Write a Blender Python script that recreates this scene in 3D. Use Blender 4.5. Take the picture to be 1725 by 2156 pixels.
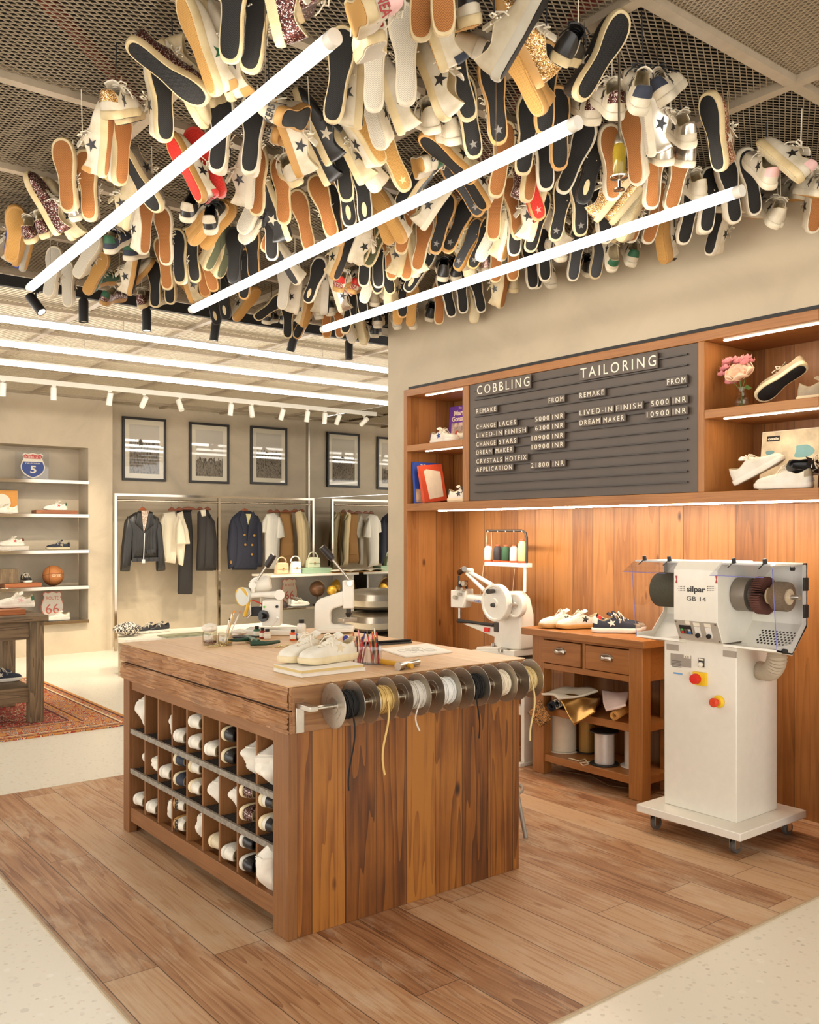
import bpy, bmesh, math, random
from mathutils import Vector, Matrix, Euler
from mathutils.bvhtree import BVHTree
R = random.Random(7)
PI = math.pi
for o in list(bpy.data.objects): bpy.data.objects.remove(o)
S = bpy.context.scene
COL = S.collection

# ---------------------------------------------------------------- camera, world, exposure
F = 1931.0; CX = 862.5; HZ = 1118.0; CAMZ = 1.5
YAW = math.radians(51.96)
FW = Vector((math.cos(YAW), math.sin(YAW), 0)); RT = Vector((math.sin(YAW), -math.cos(YAW), 0)); UP = Vector((0, 0, 1))
cam = bpy.data.cameras.new('camera'); co = bpy.data.objects.new('camera', cam); COL.objects.link(co)
co.location = (0, 0, CAMZ); co.rotation_euler = (PI/2, 0, YAW - PI/2)
cam.sensor_fit = 'HORIZONTAL'; cam.sensor_width = 36; cam.lens = 36*F/1725; cam.shift_y = (HZ-1078)/1725
cam.clip_start = 0.05; cam.clip_end = 100
S.camera = co
S.view_settings.view_transform = 'Standard'; S.view_settings.look = 'None'; S.view_settings.gamma = 1
S.view_settings.use_curve_mapping = False
S.view_settings.exposure = 0.2
S.cycles.use_denoising = True
S.cycles.max_bounces = 7; S.cycles.diffuse_bounces = 3; S.cycles.glossy_bounces = 4; S.cycles.transmission_bounces = 5
S.cycles.transparent_max_bounces = 6; S.cycles.sample_clamp_indirect = 4.0
S.cycles.caustics_reflective = False; S.cycles.caustics_refractive = False
w = bpy.data.worlds.new('world'); S.world = w; w.use_nodes = True
bg = w.node_tree.nodes['Background']; bg.inputs[0].default_value = (1.0, 0.95, 0.88, 1); bg.inputs[1].default_value = 2.5
TUBE_E = 15.0; STRIP_E = 17.0; SHELF_E = 28.0; SPOT_W = 130.0
LIGHT_C = (1.0, 0.93, 0.82)

def ray(px, py): return FW + RT*((px-CX)/F) + UP*((HZ-py)/F)
def atz(px, py, z): r = ray(px, py); return Vector((0, 0, CAMZ)) + r*((z-CAMZ)/r.z)
def atx(px, py, x): r = ray(px, py); return Vector((0, 0, CAMZ)) + r*(x/r.x)
def aty(px, py, y): r = ray(px, py); return Vector((0, 0, CAMZ)) + r*(y/r.y)
def atd(px, py, d): return Vector((0, 0, CAMZ)) + ray(px, py)*d

# ---------------------------------------------------------------- helpers
class MB:
    def __init__(s): s.v = []; s.f = []
    def add(s, vs, fs, M=None):
        b = len(s.v)
        s.v += [tuple(M @ Vector(p)) if M else tuple(p) for p in vs]
        s.f += [tuple(i+b for i in f) for f in fs]; return s
    def box(s, x0, x1, y0, y1, z0, z1, M=None):
        vs = [(x, y, z) for z in (z0, z1) for y in (y0, y1) for x in (x0, x1)]
        return s.add(vs, [(0, 2, 3, 1), (4, 5, 7, 6), (0, 1, 5, 4), (2, 6, 7, 3), (0, 4, 6, 2), (1, 3, 7, 5)], M)
    def cbox(s, c, d, M=None):
        return s.box(c[0]-d[0]/2, c[0]+d[0]/2, c[1]-d[1]/2, c[1]+d[1]/2, c[2]-d[2]/2, c[2]+d[2]/2, M)
    def tube(s, pts, r, n=8, cap=True, M=None):
        pts = [Vector(p) for p in pts]; rs = r if isinstance(r, (list, tuple)) else [r]*len(pts)
        t0 = (pts[1]-pts[0]).normalized()
        a = t0.orthogonal().normalized(); vs = []; fs = []
        for i, p in enumerate(pts):
            t = (pts[min(i+1, len(pts)-1)]-pts[max(i-1, 0)])
            t = t.normalized() if t.length > 1e-9 else t0
            a = (a - t*a.dot(t)); a = a.normalized() if a.length > 1e-6 else t.orthogonal().normalized()
            b = t.cross(a)
            vs += [p + a*(rs[i]*math.cos(2*PI*k/n)) + b*(rs[i]*math.sin(2*PI*k/n)) for k in range(n)]
        for i in range(len(pts)-1):
            for k in range(n):
                fs.append((i*n+k, i*n+(k+1) % n, (i+1)*n+(k+1) % n, (i+1)*n+k))
        if cap: fs += [tuple(reversed(range(n))), tuple((len(pts)-1)*n+k for k in range(n))]
        return s.add(vs, fs, M)
    def cyl(s, p0, p1, r0, r1=None, n=20, M=None): return s.tube([p0, p1], [r0, r0 if r1 is None else r1], n, True, M)
    def lathe(s, prof, n=24, M=None, cap=True):
        vs = []; fs = []
        for r, z in prof: vs += [(r*math.cos(2*PI*k/n), r*math.sin(2*PI*k/n), z) for k in range(n)]
        for i in range(len(prof)-1):
            for k in range(n): fs.append((i*n+k, i*n+(k+1) % n, (i+1)*n+(k+1) % n, (i+1)*n+k))
        if cap: fs += [tuple(reversed(range(n))), tuple((len(prof)-1)*n+k for k in range(n))]
        return s.add(vs, fs, M)
    def prism(s, poly, d0, d1, M=None):
        """polygon in local xy, extruded along z from d0 to d1"""
        n = len(poly); vs = [(x, y, d0) for x, y in poly] + [(x, y, d1) for x, y in poly]
        fs = [tuple(reversed(range(n))), tuple(range(n, 2*n))] + [(i, (i+1) % n, n+(i+1) % n, n+i) for i in range(n)]
        return s.add(vs, fs, M)
    def puff(s, poly, t, M=None, back=True, rings=((1, 0), (.93, .55), (.75, .85), (.4, 1.0)), c=None):
        """soft cushion-like solid over a near-convex outline: local xy, bulging in +z and -z"""
        n = len(poly); cx, cy = c or (sum(p[0] for p in poly)/n, sum(p[1] for p in poly)/n)
        for sg in ((1, -1) if back else (1,)):
            vs = []; fs = []
            for k, h in rings: vs += [(cx+(x-cx)*k, cy+(y-cy)*k, sg*h*t) for x, y in poly]
            vs.append((cx, cy, sg*t))
            for i in range(len(rings)-1):
                for k in range(n):
                    q = (i*n+k, i*n+(k+1) % n, (i+1)*n+(k+1) % n, (i+1)*n+k); fs.append(q if sg > 0 else q[::-1])
            b = (len(rings)-1)*n
            for k in range(n):
                q = (b+k, b+(k+1) % n, len(vs)-1); fs.append(q if sg > 0 else q[::-1])
            s.add(vs, fs, M)
        return s
    def blob(s, c, r, sq=(1, 1, 1), n=14, m=10, noise=0, seed=0, M=None):
        rr = random.Random(seed); prof = []; vs = []; fs = []
        ph = [rr.uniform(0, 6.3) for _ in range(6)]
        for i in range(m+1):
            th = PI*i/m
            for k in range(n):
                a = 2*PI*k/n; d = Vector((math.sin(th)*math.cos(a), math.sin(th)*math.sin(a), math.cos(th)))
                q = 1+noise*(math.sin(3*d.x+ph[0])*math.sin(4*d.y+ph[1])+math.sin(5*d.z+ph[2]+3*d.x)*.7+.5*math.sin(9*d.x+7*d.y+ph[3]))
                vs.append((c[0]+d.x*r*sq[0]*q, c[1]+d.y*r*sq[1]*q, c[2]+d.z*r*sq[2]*q))
        for i in range(m):
            for k in range(n): fs.append((i*n+k, (i+1)*n+k, (i+1)*n+(k+1) % n, i*n+(k+1) % n))
        return s.add(vs, fs, M)
    def grid(s, rows, closed=False, M=None):
        n = len(rows[0]); vs = [p for r in rows for p in r]; fs = []
        for i in range(len(rows)-1):
            for k in range(n if closed else n-1):
                fs.append((i*n+k, i*n+(k+1) % n, (i+1)*n+(k+1) % n, (i+1)*n+k))
        return s.add(vs, fs, M)
    def mesh(s, name, smooth=True, ang=38):
        me = bpy.data.meshes.new(name); me.from_pydata(s.v, [], s.f); me.update()
        bm = bmesh.new(); bm.from_mesh(me); bmesh.ops.remove_doubles(bm, verts=bm.verts, dist=1e-6)
        bmesh.ops.recalc_face_normals(bm, faces=bm.faces); bm.to_mesh(me); bm.free()
        if smooth:
            me.polygons.foreach_set('use_smooth', [True]*len(me.polygons)); me.set_sharp_from_angle(angle=math.radians(ang))
        return me
    def build(s, name, mat, parent=None, loc=None, bevel=0, smooth=True, label=None, ang=38, solid=0):
        me = s.mesh(name, smooth, ang); me.materials.append(mat)
        o = bpy.data.objects.new(name, me); COL.objects.link(o)
        if parent: o.parent = parent
        if loc is not None: o.location = loc
        if solid:
            m = o.modifiers.new('solid', 'SOLIDIFY'); m.thickness = solid; m.offset = 0
        if bevel:
            m = o.modifiers.new('bevel', 'BEVEL'); m.width = bevel; m.segments = 2; m.limit_method = 'ANGLE'; m.angle_limit = math.radians(40)
        if label: o['label'] = label
        return o
def tag(o, label, cat, group=None, kind=None):
    o['label'] = label; o['category'] = cat
    if group: o['group'] = group
    if kind: o['kind'] = kind
    return o
def thing(name, label, cat, loc=(0, 0, 0), rz=0, group=None, M=None):
    o = bpy.data.objects.new(name, None); COL.objects.link(o); o.empty_display_size = .05
    if M is not None: o.matrix_basis = M
    else: o.location = loc; o.rotation_euler = (0, 0, rz)
    return tag(o, label, cat, group)
def copy_tree(o, parent=None):
    c = o.copy(); COL.objects.link(c); c.parent = parent
    for ch in list(o.children): copy_tree(ch, c)
    return c
def frame(origin, x, z):
    """matrix with local x, z axes (world vectors) at origin"""
    x = Vector(x).normalized(); z = Vector(z).normalized(); y = z.cross(x).normalized(); x = y.cross(z)
    return Matrix(((x.x, y.x, z.x, origin[0]), (x.y, y.y, z.y, origin[1]), (x.z, y.z, z.z, origin[2]), (0, 0, 0, 1)))
_fonts = {}
def text(name, s, h, M, mat, parent=None, width=None, ext=.0006, bold=0.0, align='LEFT', sp=1.0, world=False):
    """lettering as a mesh: local x along the line, local y up, capital height h"""
    cu = bpy.data.curves.new('t', 'FONT'); cu.body = s; cu.size = h/.7; cu.extrude = ext; cu.align_x = align; cu.offset = bold*h
    cu.space_character = sp; cu.resolution_u = 4
    t = bpy.data.objects.new('t', cu); COL.objects.link(t)
    dg = bpy.context.evaluated_depsgraph_get(); dg.update()
    me = bpy.data.meshes.new_from_object(t.evaluated_get(dg)); bpy.data.objects.remove(t); bpy.data.curves.remove(cu)
    if width and len(me.vertices):
        xs = [v.co.x for v in me.vertices]; k = width/max(1e-6, max(xs)-min(xs)); x0 = min(xs)
        for v in me.vertices: v.co.x = (v.co.x-x0)*k
    me.name = name; me.materials.clear(); me.materials.append(mat)
    o = bpy.data.objects.new(name, me); COL.objects.link(o)
    if parent: o.parent = parent
    o.matrix_basis = Matrix.Translation(-parent.location) @ M if world else M
    return o

# ---------------------------------------------------------------- materials
def L(nt, t, **kw):
    n = nt.nodes.new(t)
    for k, v in kw.items(): setattr(n, k, v)
    return n
def newmat(name):
    m = bpy.data.materials.new(name); m.use_nodes = True; nt = m.node_tree
    return m, nt, nt.nodes['Principled BSDF'], nt.links.new
def ramp(nt, stops, interp='LINEAR'):
    r = L(nt, 'ShaderNodeValToRGB'); r.color_ramp.interpolation = interp
    while len(r.color_ramp.elements) < len(stops): r.color_ramp.elements.new(.5)
    for e, (p, c) in zip(r.color_ramp.elements, stops): e.position = p; e.color = (*c, 1)
    return r
def srgb(r, g, b):
    f = lambda c: c/12.92 if c <= .04045 else ((c+.055)/1.055)**2.4
    return (f(r/255), f(g/255), f(b/255))
def mat(name, c, rough=.55, metal=0, var=.06, scale=25, bump=0, bscale=200, coat=0, trans=0, ior=1.45, spec=.5, alpha=1):
    m, nt, p, lk = newmat(name)
    p.inputs['Roughness'].default_value = rough; p.inputs['Metallic'].default_value = metal
    p.inputs['Coat Weight'].default_value = coat; p.inputs['Transmission Weight'].default_value = trans; p.inputs['IOR'].default_value = ior
    p.inputs['Specular IOR Level'].default_value = spec; p.inputs['Alpha'].default_value = alpha
    tc = L(nt, 'ShaderNodeTexCoord')
    if var:
        n = L(nt, 'ShaderNodeTexNoise'); n.inputs['Scale'].default_value = scale; n.inputs['Detail'].default_value = 3
        lk(tc.outputs['Object'], n.inputs['Vector'])
        r = ramp(nt, [(.3, tuple(x*(1-var) for x in c)), (.7, tuple(min(1, x*(1+var)) for x in c))])
        lk(n.outputs['Fac'], r.inputs[0]); lk(r.outputs[0], p.inputs['Base Color'])
    else: p.inputs['Base Color'].default_value = (*c, 1)
    if bump:
        n2 = L(nt, 'ShaderNodeTexNoise'); n2.inputs['Scale'].default_value = bscale; lk(tc.outputs['Object'], n2.inputs['Vector'])
        b = L(nt, 'ShaderNodeBump'); b.inputs['Strength'].default_value = bump; b.inputs['Distance'].default_value = .002
        lk(n2.outputs['Fac'], b.inputs['Height']); lk(b.outputs[0], p.inputs['Normal'])
    return m
def emit(name, c, e):
    m = bpy.data.materials.new(name); m.use_nodes = True; nt = m.node_tree; nt.nodes.clear()
    o = L(nt, 'ShaderNodeOutputMaterial'); s = L(nt, 'ShaderNodeEmission'); s.inputs[0].default_value = (*c, 1); s.inputs[1].default_value = e
    nt.links.new(s.outputs[0], o.inputs[0]); return m
def M_(nt, op, a=None, b=None, c=None):
    n = L(nt, 'ShaderNodeMath', operation=op)
    for i, v in enumerate((a, b, c)):
        if v is None: continue
        if isinstance(v, (int, float)): n.inputs[i].default_value = v
        else: nt.links.new(v, n.inputs[i])
    return n.outputs[0]
def wood(name, along, width, cols, rough=.5, across=None, seam=.012, joint=0, grain=1.0, worn=0, tone=.35, knots=1.0, bump=.25, coat=0, seed=0.0, contrast=1.0):
    """planks running along an axis; across = the axis (or sum of axes) that counts planks; joint = plank length"""
    m, nt, p, lk = newmat(name)
    tc = L(nt, 'ShaderNodeTexCoord'); sx = L(nt, 'ShaderNodeSeparateXYZ'); lk(tc.outputs['Object'], sx.inputs[0])
    ax = {'x': sx.outputs[0], 'y': sx.outputs[1], 'z': sx.outputs[2]}
    v = ax[along]; oth = [ax[k] for k in 'xyz' if k != along]
    u = ax[across] if across in ('x', 'y', 'z') else M_(nt, 'ADD', oth[0], oth[1])
    un = M_(nt, 'DIVIDE', u, width); un = M_(nt, 'ADD', un, 0.37+seed); pid = M_(nt, 'FLOOR', un); fr = M_(nt, 'FRACT', un)
    wn = L(nt, 'ShaderNodeTexWhiteNoise', noise_dimensions='1D'); lk(pid, wn.inputs['W'])
    pj = pid; jf = None
    if joint:
        vo = M_(nt, 'ADD', M_(nt, 'DIVIDE', v, joint), M_(nt, 'MULTIPLY', wn.outputs['Value'], 7.3)); jid = M_(nt, 'FLOOR', vo); jf = M_(nt, 'FRACT', vo)
        pj = M_(nt, 'ADD', M_(nt, 'MULTIPLY', jid, 17.31), pid)
    wn2 = L(nt, 'ShaderNodeTexWhiteNoise', noise_dimensions='1D'); lk(pj, wn2.inputs['W'])
    # figure coordinates: compressed along the grain, shifted per plank
    cb = L(nt, 'ShaderNodeCombineXYZ'); off = M_(nt, 'MULTIPLY', wn2.outputs['Value'], 31.0)
    lk(M_(nt, 'ADD', oth[0], off), cb.inputs[0]); lk(M_(nt, 'ADD', oth[1], off), cb.inputs[1]); lk(M_(nt, 'ADD', M_(nt, 'MULTIPLY', v, .055), off), cb.inputs[2])
    n1 = L(nt, 'ShaderNodeTexNoise'); n1.inputs['Scale'].default_value = 9*grain; n1.inputs['Detail'].default_value = 2; n1.inputs['Distortion'].default_value = .3
    lk(cb.outputs[0], n1.inputs['Vector'])
    fig = M_(nt, 'FRACT', M_(nt, 'MULTIPLY', n1.outputs['Fac'], 11.0))
    fig = M_(nt, 'POWER', fig, 1.6)
    n2 = L(nt, 'ShaderNodeTexNoise'); n2.inputs['Scale'].default_value = 130*grain; n2.inputs['Detail'].default_value = 2; lk(cb.outputs[0], n2.inputs['Vector'])
    n3 = L(nt, 'ShaderNodeTexNoise'); n3.inputs['Scale'].default_value = 3.0; n3.inputs['Detail'].default_value = 4; lk(tc.outputs['Object'], n3.inputs['Vector'])
    # knots
    ck = L(nt, 'ShaderNodeCombineXYZ'); lk(M_(nt, 'ADD', oth[0], off), ck.inputs[0]); lk(M_(nt, 'ADD', oth[1], off), ck.inputs[1]); lk(M_(nt, 'MULTIPLY', v, .42), ck.inputs[2])
    vo_ = L(nt, 'ShaderNodeTexVoronoi'); vo_.inputs['Scale'].default_value = 5.5; lk(ck.outputs[0], vo_.inputs['Vector'])
    kn = M_(nt, 'SUBTRACT', 1.0, M_(nt, 'MULTIPLY', vo_.outputs['Distance'], 11.0)); kn = M_(nt, 'MAXIMUM', kn, 0.0); kn = M_(nt, 'MULTIPLY', kn, .8*knots)
    t = M_(nt, 'ADD', M_(nt, 'MULTIPLY', fig, .38*contrast), M_(nt, 'MULTIPLY', n2.outputs['Fac'], .42))
    t = M_(nt, 'ADD', t, M_(nt, 'MULTIPLY', M_(nt, 'SUBTRACT', wn2.outputs['Value'], .5), tone))
    t = M_(nt, 'ADD', t, M_(nt, 'MULTIPLY', M_(nt, 'SUBTRACT', n3.outputs['Fac'], .5), .5))
    t = M_(nt, 'ADD', t, kn)
    n = len(cols); rp = ramp(nt, [(.08+.84*i/(n-1), c) for i, c in enumerate(cols)]); lk(t, rp.inputs[0])
    col = rp.outputs[0]
    if worn:
        n4 = L(nt, 'ShaderNodeTexNoise'); n4.inputs['Scale'].default_value = 5; n4.inputs['Detail'].default_value = 6; n4.inputs['Roughness'].default_value = .7
        cw = L(nt, 'ShaderNodeCombineXYZ'); lk(oth[0], cw.inputs[0]); lk(oth[1], cw.inputs[1]); lk(M_(nt, 'MULTIPLY', v, .35), cw.inputs[2]); lk(cw.outputs[0], n4.inputs['Vector'])
        wr = ramp(nt, [(.5, (0, 0, 0)), (.72, (1, 1, 1))]); lk(n4.outputs['Fac'], wr.inputs[0])
        mx = L(nt, 'ShaderNodeMix', data_type='RGBA'); mx.inputs['B'].default_value = (*srgb(214, 190, 160), 1)
        lk(M_(nt, 'MULTIPLY', wr.outputs[0], worn), mx.inputs['Factor']); lk(col, mx.inputs['A']); col = mx.outputs['Result']
    s1 = M_(nt, 'LESS_THAN', M_(nt, 'ABSOLUTE', M_(nt, 'SUBTRACT', M_(nt, 'ABSOLUTE', M_(nt, 'SUBTRACT', fr, .5)), .5)), seam)
    if joint: s1 = M_(nt, 'MAXIMUM', s1, M_(nt, 'LESS_THAN', jf, .003/joint))
    mx = L(nt, 'ShaderNodeMix', data_type='RGBA'); lk(M_(nt, 'MULTIPLY', s1, .8), mx.inputs['Factor']); lk(col, mx.inputs['A'])
    mx.inputs['B'].default_value = (*[c*.25 for c in cols[-1]], 1); lk(mx.outputs['Result'], p.inputs['Base Color'])
    b = L(nt, 'ShaderNodeBump'); b.inputs['Strength'].default_value = bump; b.inputs['Distance'].default_value = .003
    lk(M_(nt, 'SUBTRACT', M_(nt, 'MULTIPLY', t, -1.0), M_(nt, 'MULTIPLY', s1, 2.0)), b.inputs['Height']); lk(b.outputs[0], p.inputs['Normal'])
    p.inputs['Roughness'].default_value = rough; p.inputs['Coat Weight'].default_value = coat
    return m
def plaster(name, c, var=.16):
    m, nt, p, lk = newmat(name); tc = L(nt, 'ShaderNodeTexCoord')
    n = L(nt, 'ShaderNodeTexNoise'); n.inputs['Scale'].default_value = 1.6; n.inputs['Detail'].default_value = 8; n.inputs['Roughness'].default_value = .62; n.inputs['Distortion'].default_value = .8
    lk(tc.outputs['Object'], n.inputs['Vector'])
    r = ramp(nt, [(.25, tuple(x*(1-var) for x in c)), (.5, c), (.78, tuple(x*(1+var*.8) for x in c))]); lk(n.outputs['Fac'], r.inputs[0]); lk(r.outputs[0], p.inputs['Base Color'])
    p.inputs['Roughness'].default_value = .62
    b = L(nt, 'ShaderNodeBump'); b.inputs['Strength'].default_value = .15; b.inputs['Distance'].default_value = .004; lk(n.outputs['Fac'], b.inputs['Height']); lk(b.outputs[0], p.inputs['Normal'])
    return m
def terrazzo(name):
    m, nt, p, lk = newmat(name); tc = L(nt, 'ShaderNodeTexCoord')
    base = srgb(238, 230, 212); cur = None
    for sc, th, cols in ((38, .30, [(.0, srgb(186, 176, 156)), (.5, srgb(240, 232, 214)), (1, srgb(204, 190, 165))]), (14, .22, [(.0, srgb(196, 188, 170)), (.5, srgb(248, 242, 228)), (1, srgb(214, 203, 180))])):
        v = L(nt, 'ShaderNodeTexVoronoi'); v.inputs['Scale'].default_value = sc; lk(tc.outputs['Object'], v.inputs['Vector'])
        r = ramp(nt, cols); lk(v.outputs['Color'], r.inputs[0])
        nz = L(nt, 'ShaderNodeTexNoise'); nz.inputs['Scale'].default_value = sc*1.5; lk(tc.outputs['Object'], nz.inputs['Vector'])
        f = M_(nt, 'LESS_THAN', M_(nt, 'ADD', v.outputs['Distance'], M_(nt, 'MULTIPLY', nz.outputs['Fac'], .3)), th+.12)
        mx = L(nt, 'ShaderNodeMix', data_type='RGBA'); lk(M_(nt, 'MULTIPLY', f, .7), mx.inputs['Factor'])
        if cur is None: mx.inputs['A'].default_value = (*base, 1)
        else: lk(cur, mx.inputs['A'])
        lk(r.outputs[0], mx.inputs['B']); cur = mx.outputs['Result']
    lk(cur, p.inputs['Base Color']); p.inputs['Roughness'].default_value = .28
    return m
W_FLOOR = wood('floor_boards', 'y', .19, [srgb(200, 162, 124), srgb(180, 134, 94), srgb(148, 100, 64), srgb(104, 64, 38)], .5, 'x', .010, 2.4, 1.1, .85, .6, .7, .4, contrast=.85)
WALLC = [srgb(168, 114, 62), srgb(140, 90, 44), srgb(110, 66, 32), srgb(66, 38, 19)]  # tones lowered to carry the recess shade in the colour
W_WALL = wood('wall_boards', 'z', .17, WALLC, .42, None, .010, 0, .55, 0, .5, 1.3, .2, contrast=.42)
W_SHELF = wood('shelf_boards', 'y', .5, [srgb(174, 118, 64), srgb(150, 96, 48), srgb(118, 70, 33)], .45, 'z', .0, 0, 1, 0, .2, .6, .15, contrast=.5)
W_POST = wood('upright_boards', 'z', .5, [srgb(174, 118, 64), srgb(150, 96, 48), srgb(118, 70, 33)], .45, None, .0, 0, 1, 0, .2, .6, .15, contrast=.5)
W_SIDE = wood('bench_side_boards', 'z', .148, [srgb(166, 108, 46), srgb(136, 82, 34), srgb(100, 57, 26), srgb(54, 30, 16)], .4, 'x', .012, 0, .9, 0, .5, 1.2, .3, contrast=.95)  # lower tones stand in for shade: this side faces away from light
W_BENCHY = wood('bench_boards', 'y', .6, [srgb(146, 98, 56), srgb(122, 78, 42), srgb(92, 56, 30)], .5, 'z', 0, 0, 1.1, 0, .2, .5, .3, contrast=.5)
W_BENCHZ = wood('bench_uprights', 'z', .6, [srgb(142, 94, 50), srgb(120, 76, 40), srgb(92, 56, 28)], .5, None, 0, 0, 1.1, 0, .2, .5, .25, contrast=.5)
W_TOP = wood('bench_top_boards', 'y', .26, [srgb(222, 184, 138), srgb(204, 162, 114), srgb(178, 134, 88), srgb(140, 98, 62)], .45, 'x', .004, 0, .8, .25, .22, .4, .2, contrast=.4)
W_BEAM = wood('old_beam', 'y', .6, [srgb(176, 128, 84), srgb(150, 102, 62), srgb(110, 70, 40), srgb(66, 40, 22)], .6, 'z', 0, 0, 1.8, .2, .2, .4, .6, contrast=1.0)
W_BEAMX = wood('old_beam_end', 'x', .6, [srgb(160, 116, 74), srgb(138, 94, 58), srgb(104, 68, 40)], .6, 'z', 0, 0, 1.0, .1, .2, .4, .4)
W_TABLE = wood('table_boards', 'y', .3, [srgb(172, 114, 58), srgb(148, 92, 43), srgb(116, 67, 30)], .42, 'x', 0, 0, 1, 0, .2, .6, .2, contrast=.5)
W_TABLEZ = wood('table_uprights', 'z', .6, [srgb(172, 114, 58), srgb(148, 92, 43), srgb(116, 67, 30)], .42, None, 0, 0, 1, 0, .2, .6, .2, contrast=.5)
W_OLD = wood('weathered_wood', 'z', .5, [srgb(146, 122, 92), srgb(116, 96, 70), srgb(84, 68, 48), srgb(54, 44, 34)], .65, None, 0, 0, 1.2, .1, .2, .5, .5)
W_OLDX = wood('weathered_boards', 'x', .5, [srgb(150, 126, 96), srgb(120, 98, 72), srgb(88, 70, 50), srgb(58, 48, 36)], .65, 'y', 0, 0, 1.2, .1, .2, .5, .5)
W_TRAY = wood('tray_wood', 'x', .5, [srgb(184, 112, 62), srgb(158, 90, 48), srgb(124, 66, 34)], .4, 'y', 0, 0, 1, 0, .2, .5, .15)
CONC = plaster('concrete_plaster', srgb(190, 174, 148))
CONC2 = plaster('grey_plaster', srgb(204, 188, 162), .2)
TERR = terrazzo('terrazzo')
GRID = mat('ceiling_grid_paint', srgb(166, 150, 128), .5)
MESHM = mat('expanded_metal', srgb(146, 130, 106), .5, .0)
MESHW = mat('white_expanded_metal', srgb(214, 200, 174), .5, 0)
VOID = mat('ceiling_void', srgb(34, 28, 22), .9, 0, .35, 2)
LIDM = mat('white_ceiling_board', srgb(118, 106, 88), .8)
REDP = mat('red_pipe_paint', srgb(120, 44, 30), .5)
DARKP = mat('dark_duct', srgb(50, 42, 36), .7)
BLACK = mat('matte_black', (.018, .016, .015), .55)
BLACKG = mat('gloss_black', (.015, .014, .014), .25)
WHITE = mat('white_paint', srgb(236, 230, 218), .4, 0, .02)
WHITEM = mat('machine_enamel', srgb(236, 230, 216), .35, 0, .02, coat=.2)
STEEL = mat('brushed_steel', srgb(196, 188, 176), .28, 1, .05, 60)
CHROME = mat('chrome', srgb(196, 184, 168), .10, 1, 0)
MIRROR = mat('mirror_glass', (.93, .93, .92), .015, 1, 0)
GLASS = mat('clear_glass', (1, 1, 1), .02, 0, 0, trans=1)
def acrylic(name='clear_acrylic', tint=(.96, .97, 1.0), k=.12):
    m = bpy.data.materials.new(name); m.use_nodes = True; nt = m.node_tree; nt.nodes.clear(); lk = nt.links.new
    o = L(nt, 'ShaderNodeOutputMaterial'); t = L(nt, 'ShaderNodeBsdfTransparent'); g = L(nt, 'ShaderNodeBsdfGlossy'); x = L(nt, 'ShaderNodeMixShader')
    t.inputs[0].default_value = (*tint, 1); g.inputs['Roughness'].default_value = .03
    f = L(nt, 'ShaderNodeLayerWeight'); f.inputs[0].default_value = .5
    lk(M_(nt, 'ADD', M_(nt, 'MULTIPLY', M_(nt, 'POWER', f.outputs['Facing'], 4.0), .45), k*.35), x.inputs[0]); lk(t.outputs[0], x.inputs[1]); lk(g.outputs[0], x.inputs[2]); lk(x.outputs[0], o.inputs[0]); return m
ACRYL = acrylic()
CLOTHW = mat('white_cotton', srgb(238, 230, 214), .85, 0, .04, 40, .15, 300)
TUBEM = emit('tube_glow', LIGHT_C, TUBE_E); STRIPM = emit('strip_glow', LIGHT_C, STRIP_E); SHELFM = emit('shelf_strip_glow', (1, .80, .56), SHELF_E); UNDERM = emit('under_shelf_glow', (1, .86, .68), SHELF_E*4.2); LAMPM = emit('lamp_glow', (1, .9, .72), 30)
_col = {}
def C_(r, g, b, rough=.5, metal=0, coat=0):
    k = (r, g, b, rough, metal, coat)
    if k not in _col: _col[k] = mat('paint_%02x%02x%02x' % (r, g, b), srgb(r, g, b), rough, metal, .04, coat=coat)
    return _col[k]
# ---------------------------------------------------------------- room shell
XF, XB = 4.10, 4.54           # right wall front plane, back of the timber recess
YC = 5.50                     # corner of the right wall
ZC = 3.15
def structure(o, label): return tag(o, label, 'room', kind='structure')
structure(MB().box(-3.5, 9, -2, 12.3, -.12, 0).build('floor', TERR, smooth=False), 'pale terrazzo floor running through the whole shop')
structure(MB().box(1.056, 4.54, 1.93, 5.5, .0, .006).build('floor_planks', W_FLOOR, smooth=False), 'worn brown timber plank floor under the workbench')
structure(MB().box(1.048, 1.056, 1.922, 5.508, 0, .0065).box(1.056, 4.54, 1.922, 1.93, 0, .0065).box(1.056, 4.1, 5.5, 5.508, 0, .0065).build('trim_1', C_(186, 164, 134), smooth=False), 'thin edging strip between terrazzo and timber floor')
structure(MB().box(XF, 4.75, -1.5, YC-.21, 2.525, 3.18).box(XF, 4.75, YC-.21, YC, 0, 3.18).box(XB+.03, 4.75, -1.5, YC-.2, 0, 2.6).box(XF, 4.75, -1.5, 2.10, 0, 2.6)
          .build('wall_right', CONC, smooth=False), 'beige concrete plaster wall around the timber recess')
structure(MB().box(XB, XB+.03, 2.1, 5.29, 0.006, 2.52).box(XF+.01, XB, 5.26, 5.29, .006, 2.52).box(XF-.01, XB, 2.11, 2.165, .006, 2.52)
          .build('wall_recess', W_WALL, smooth=False), 'brown vertical board cladding lining the recess behind the machines')
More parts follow.
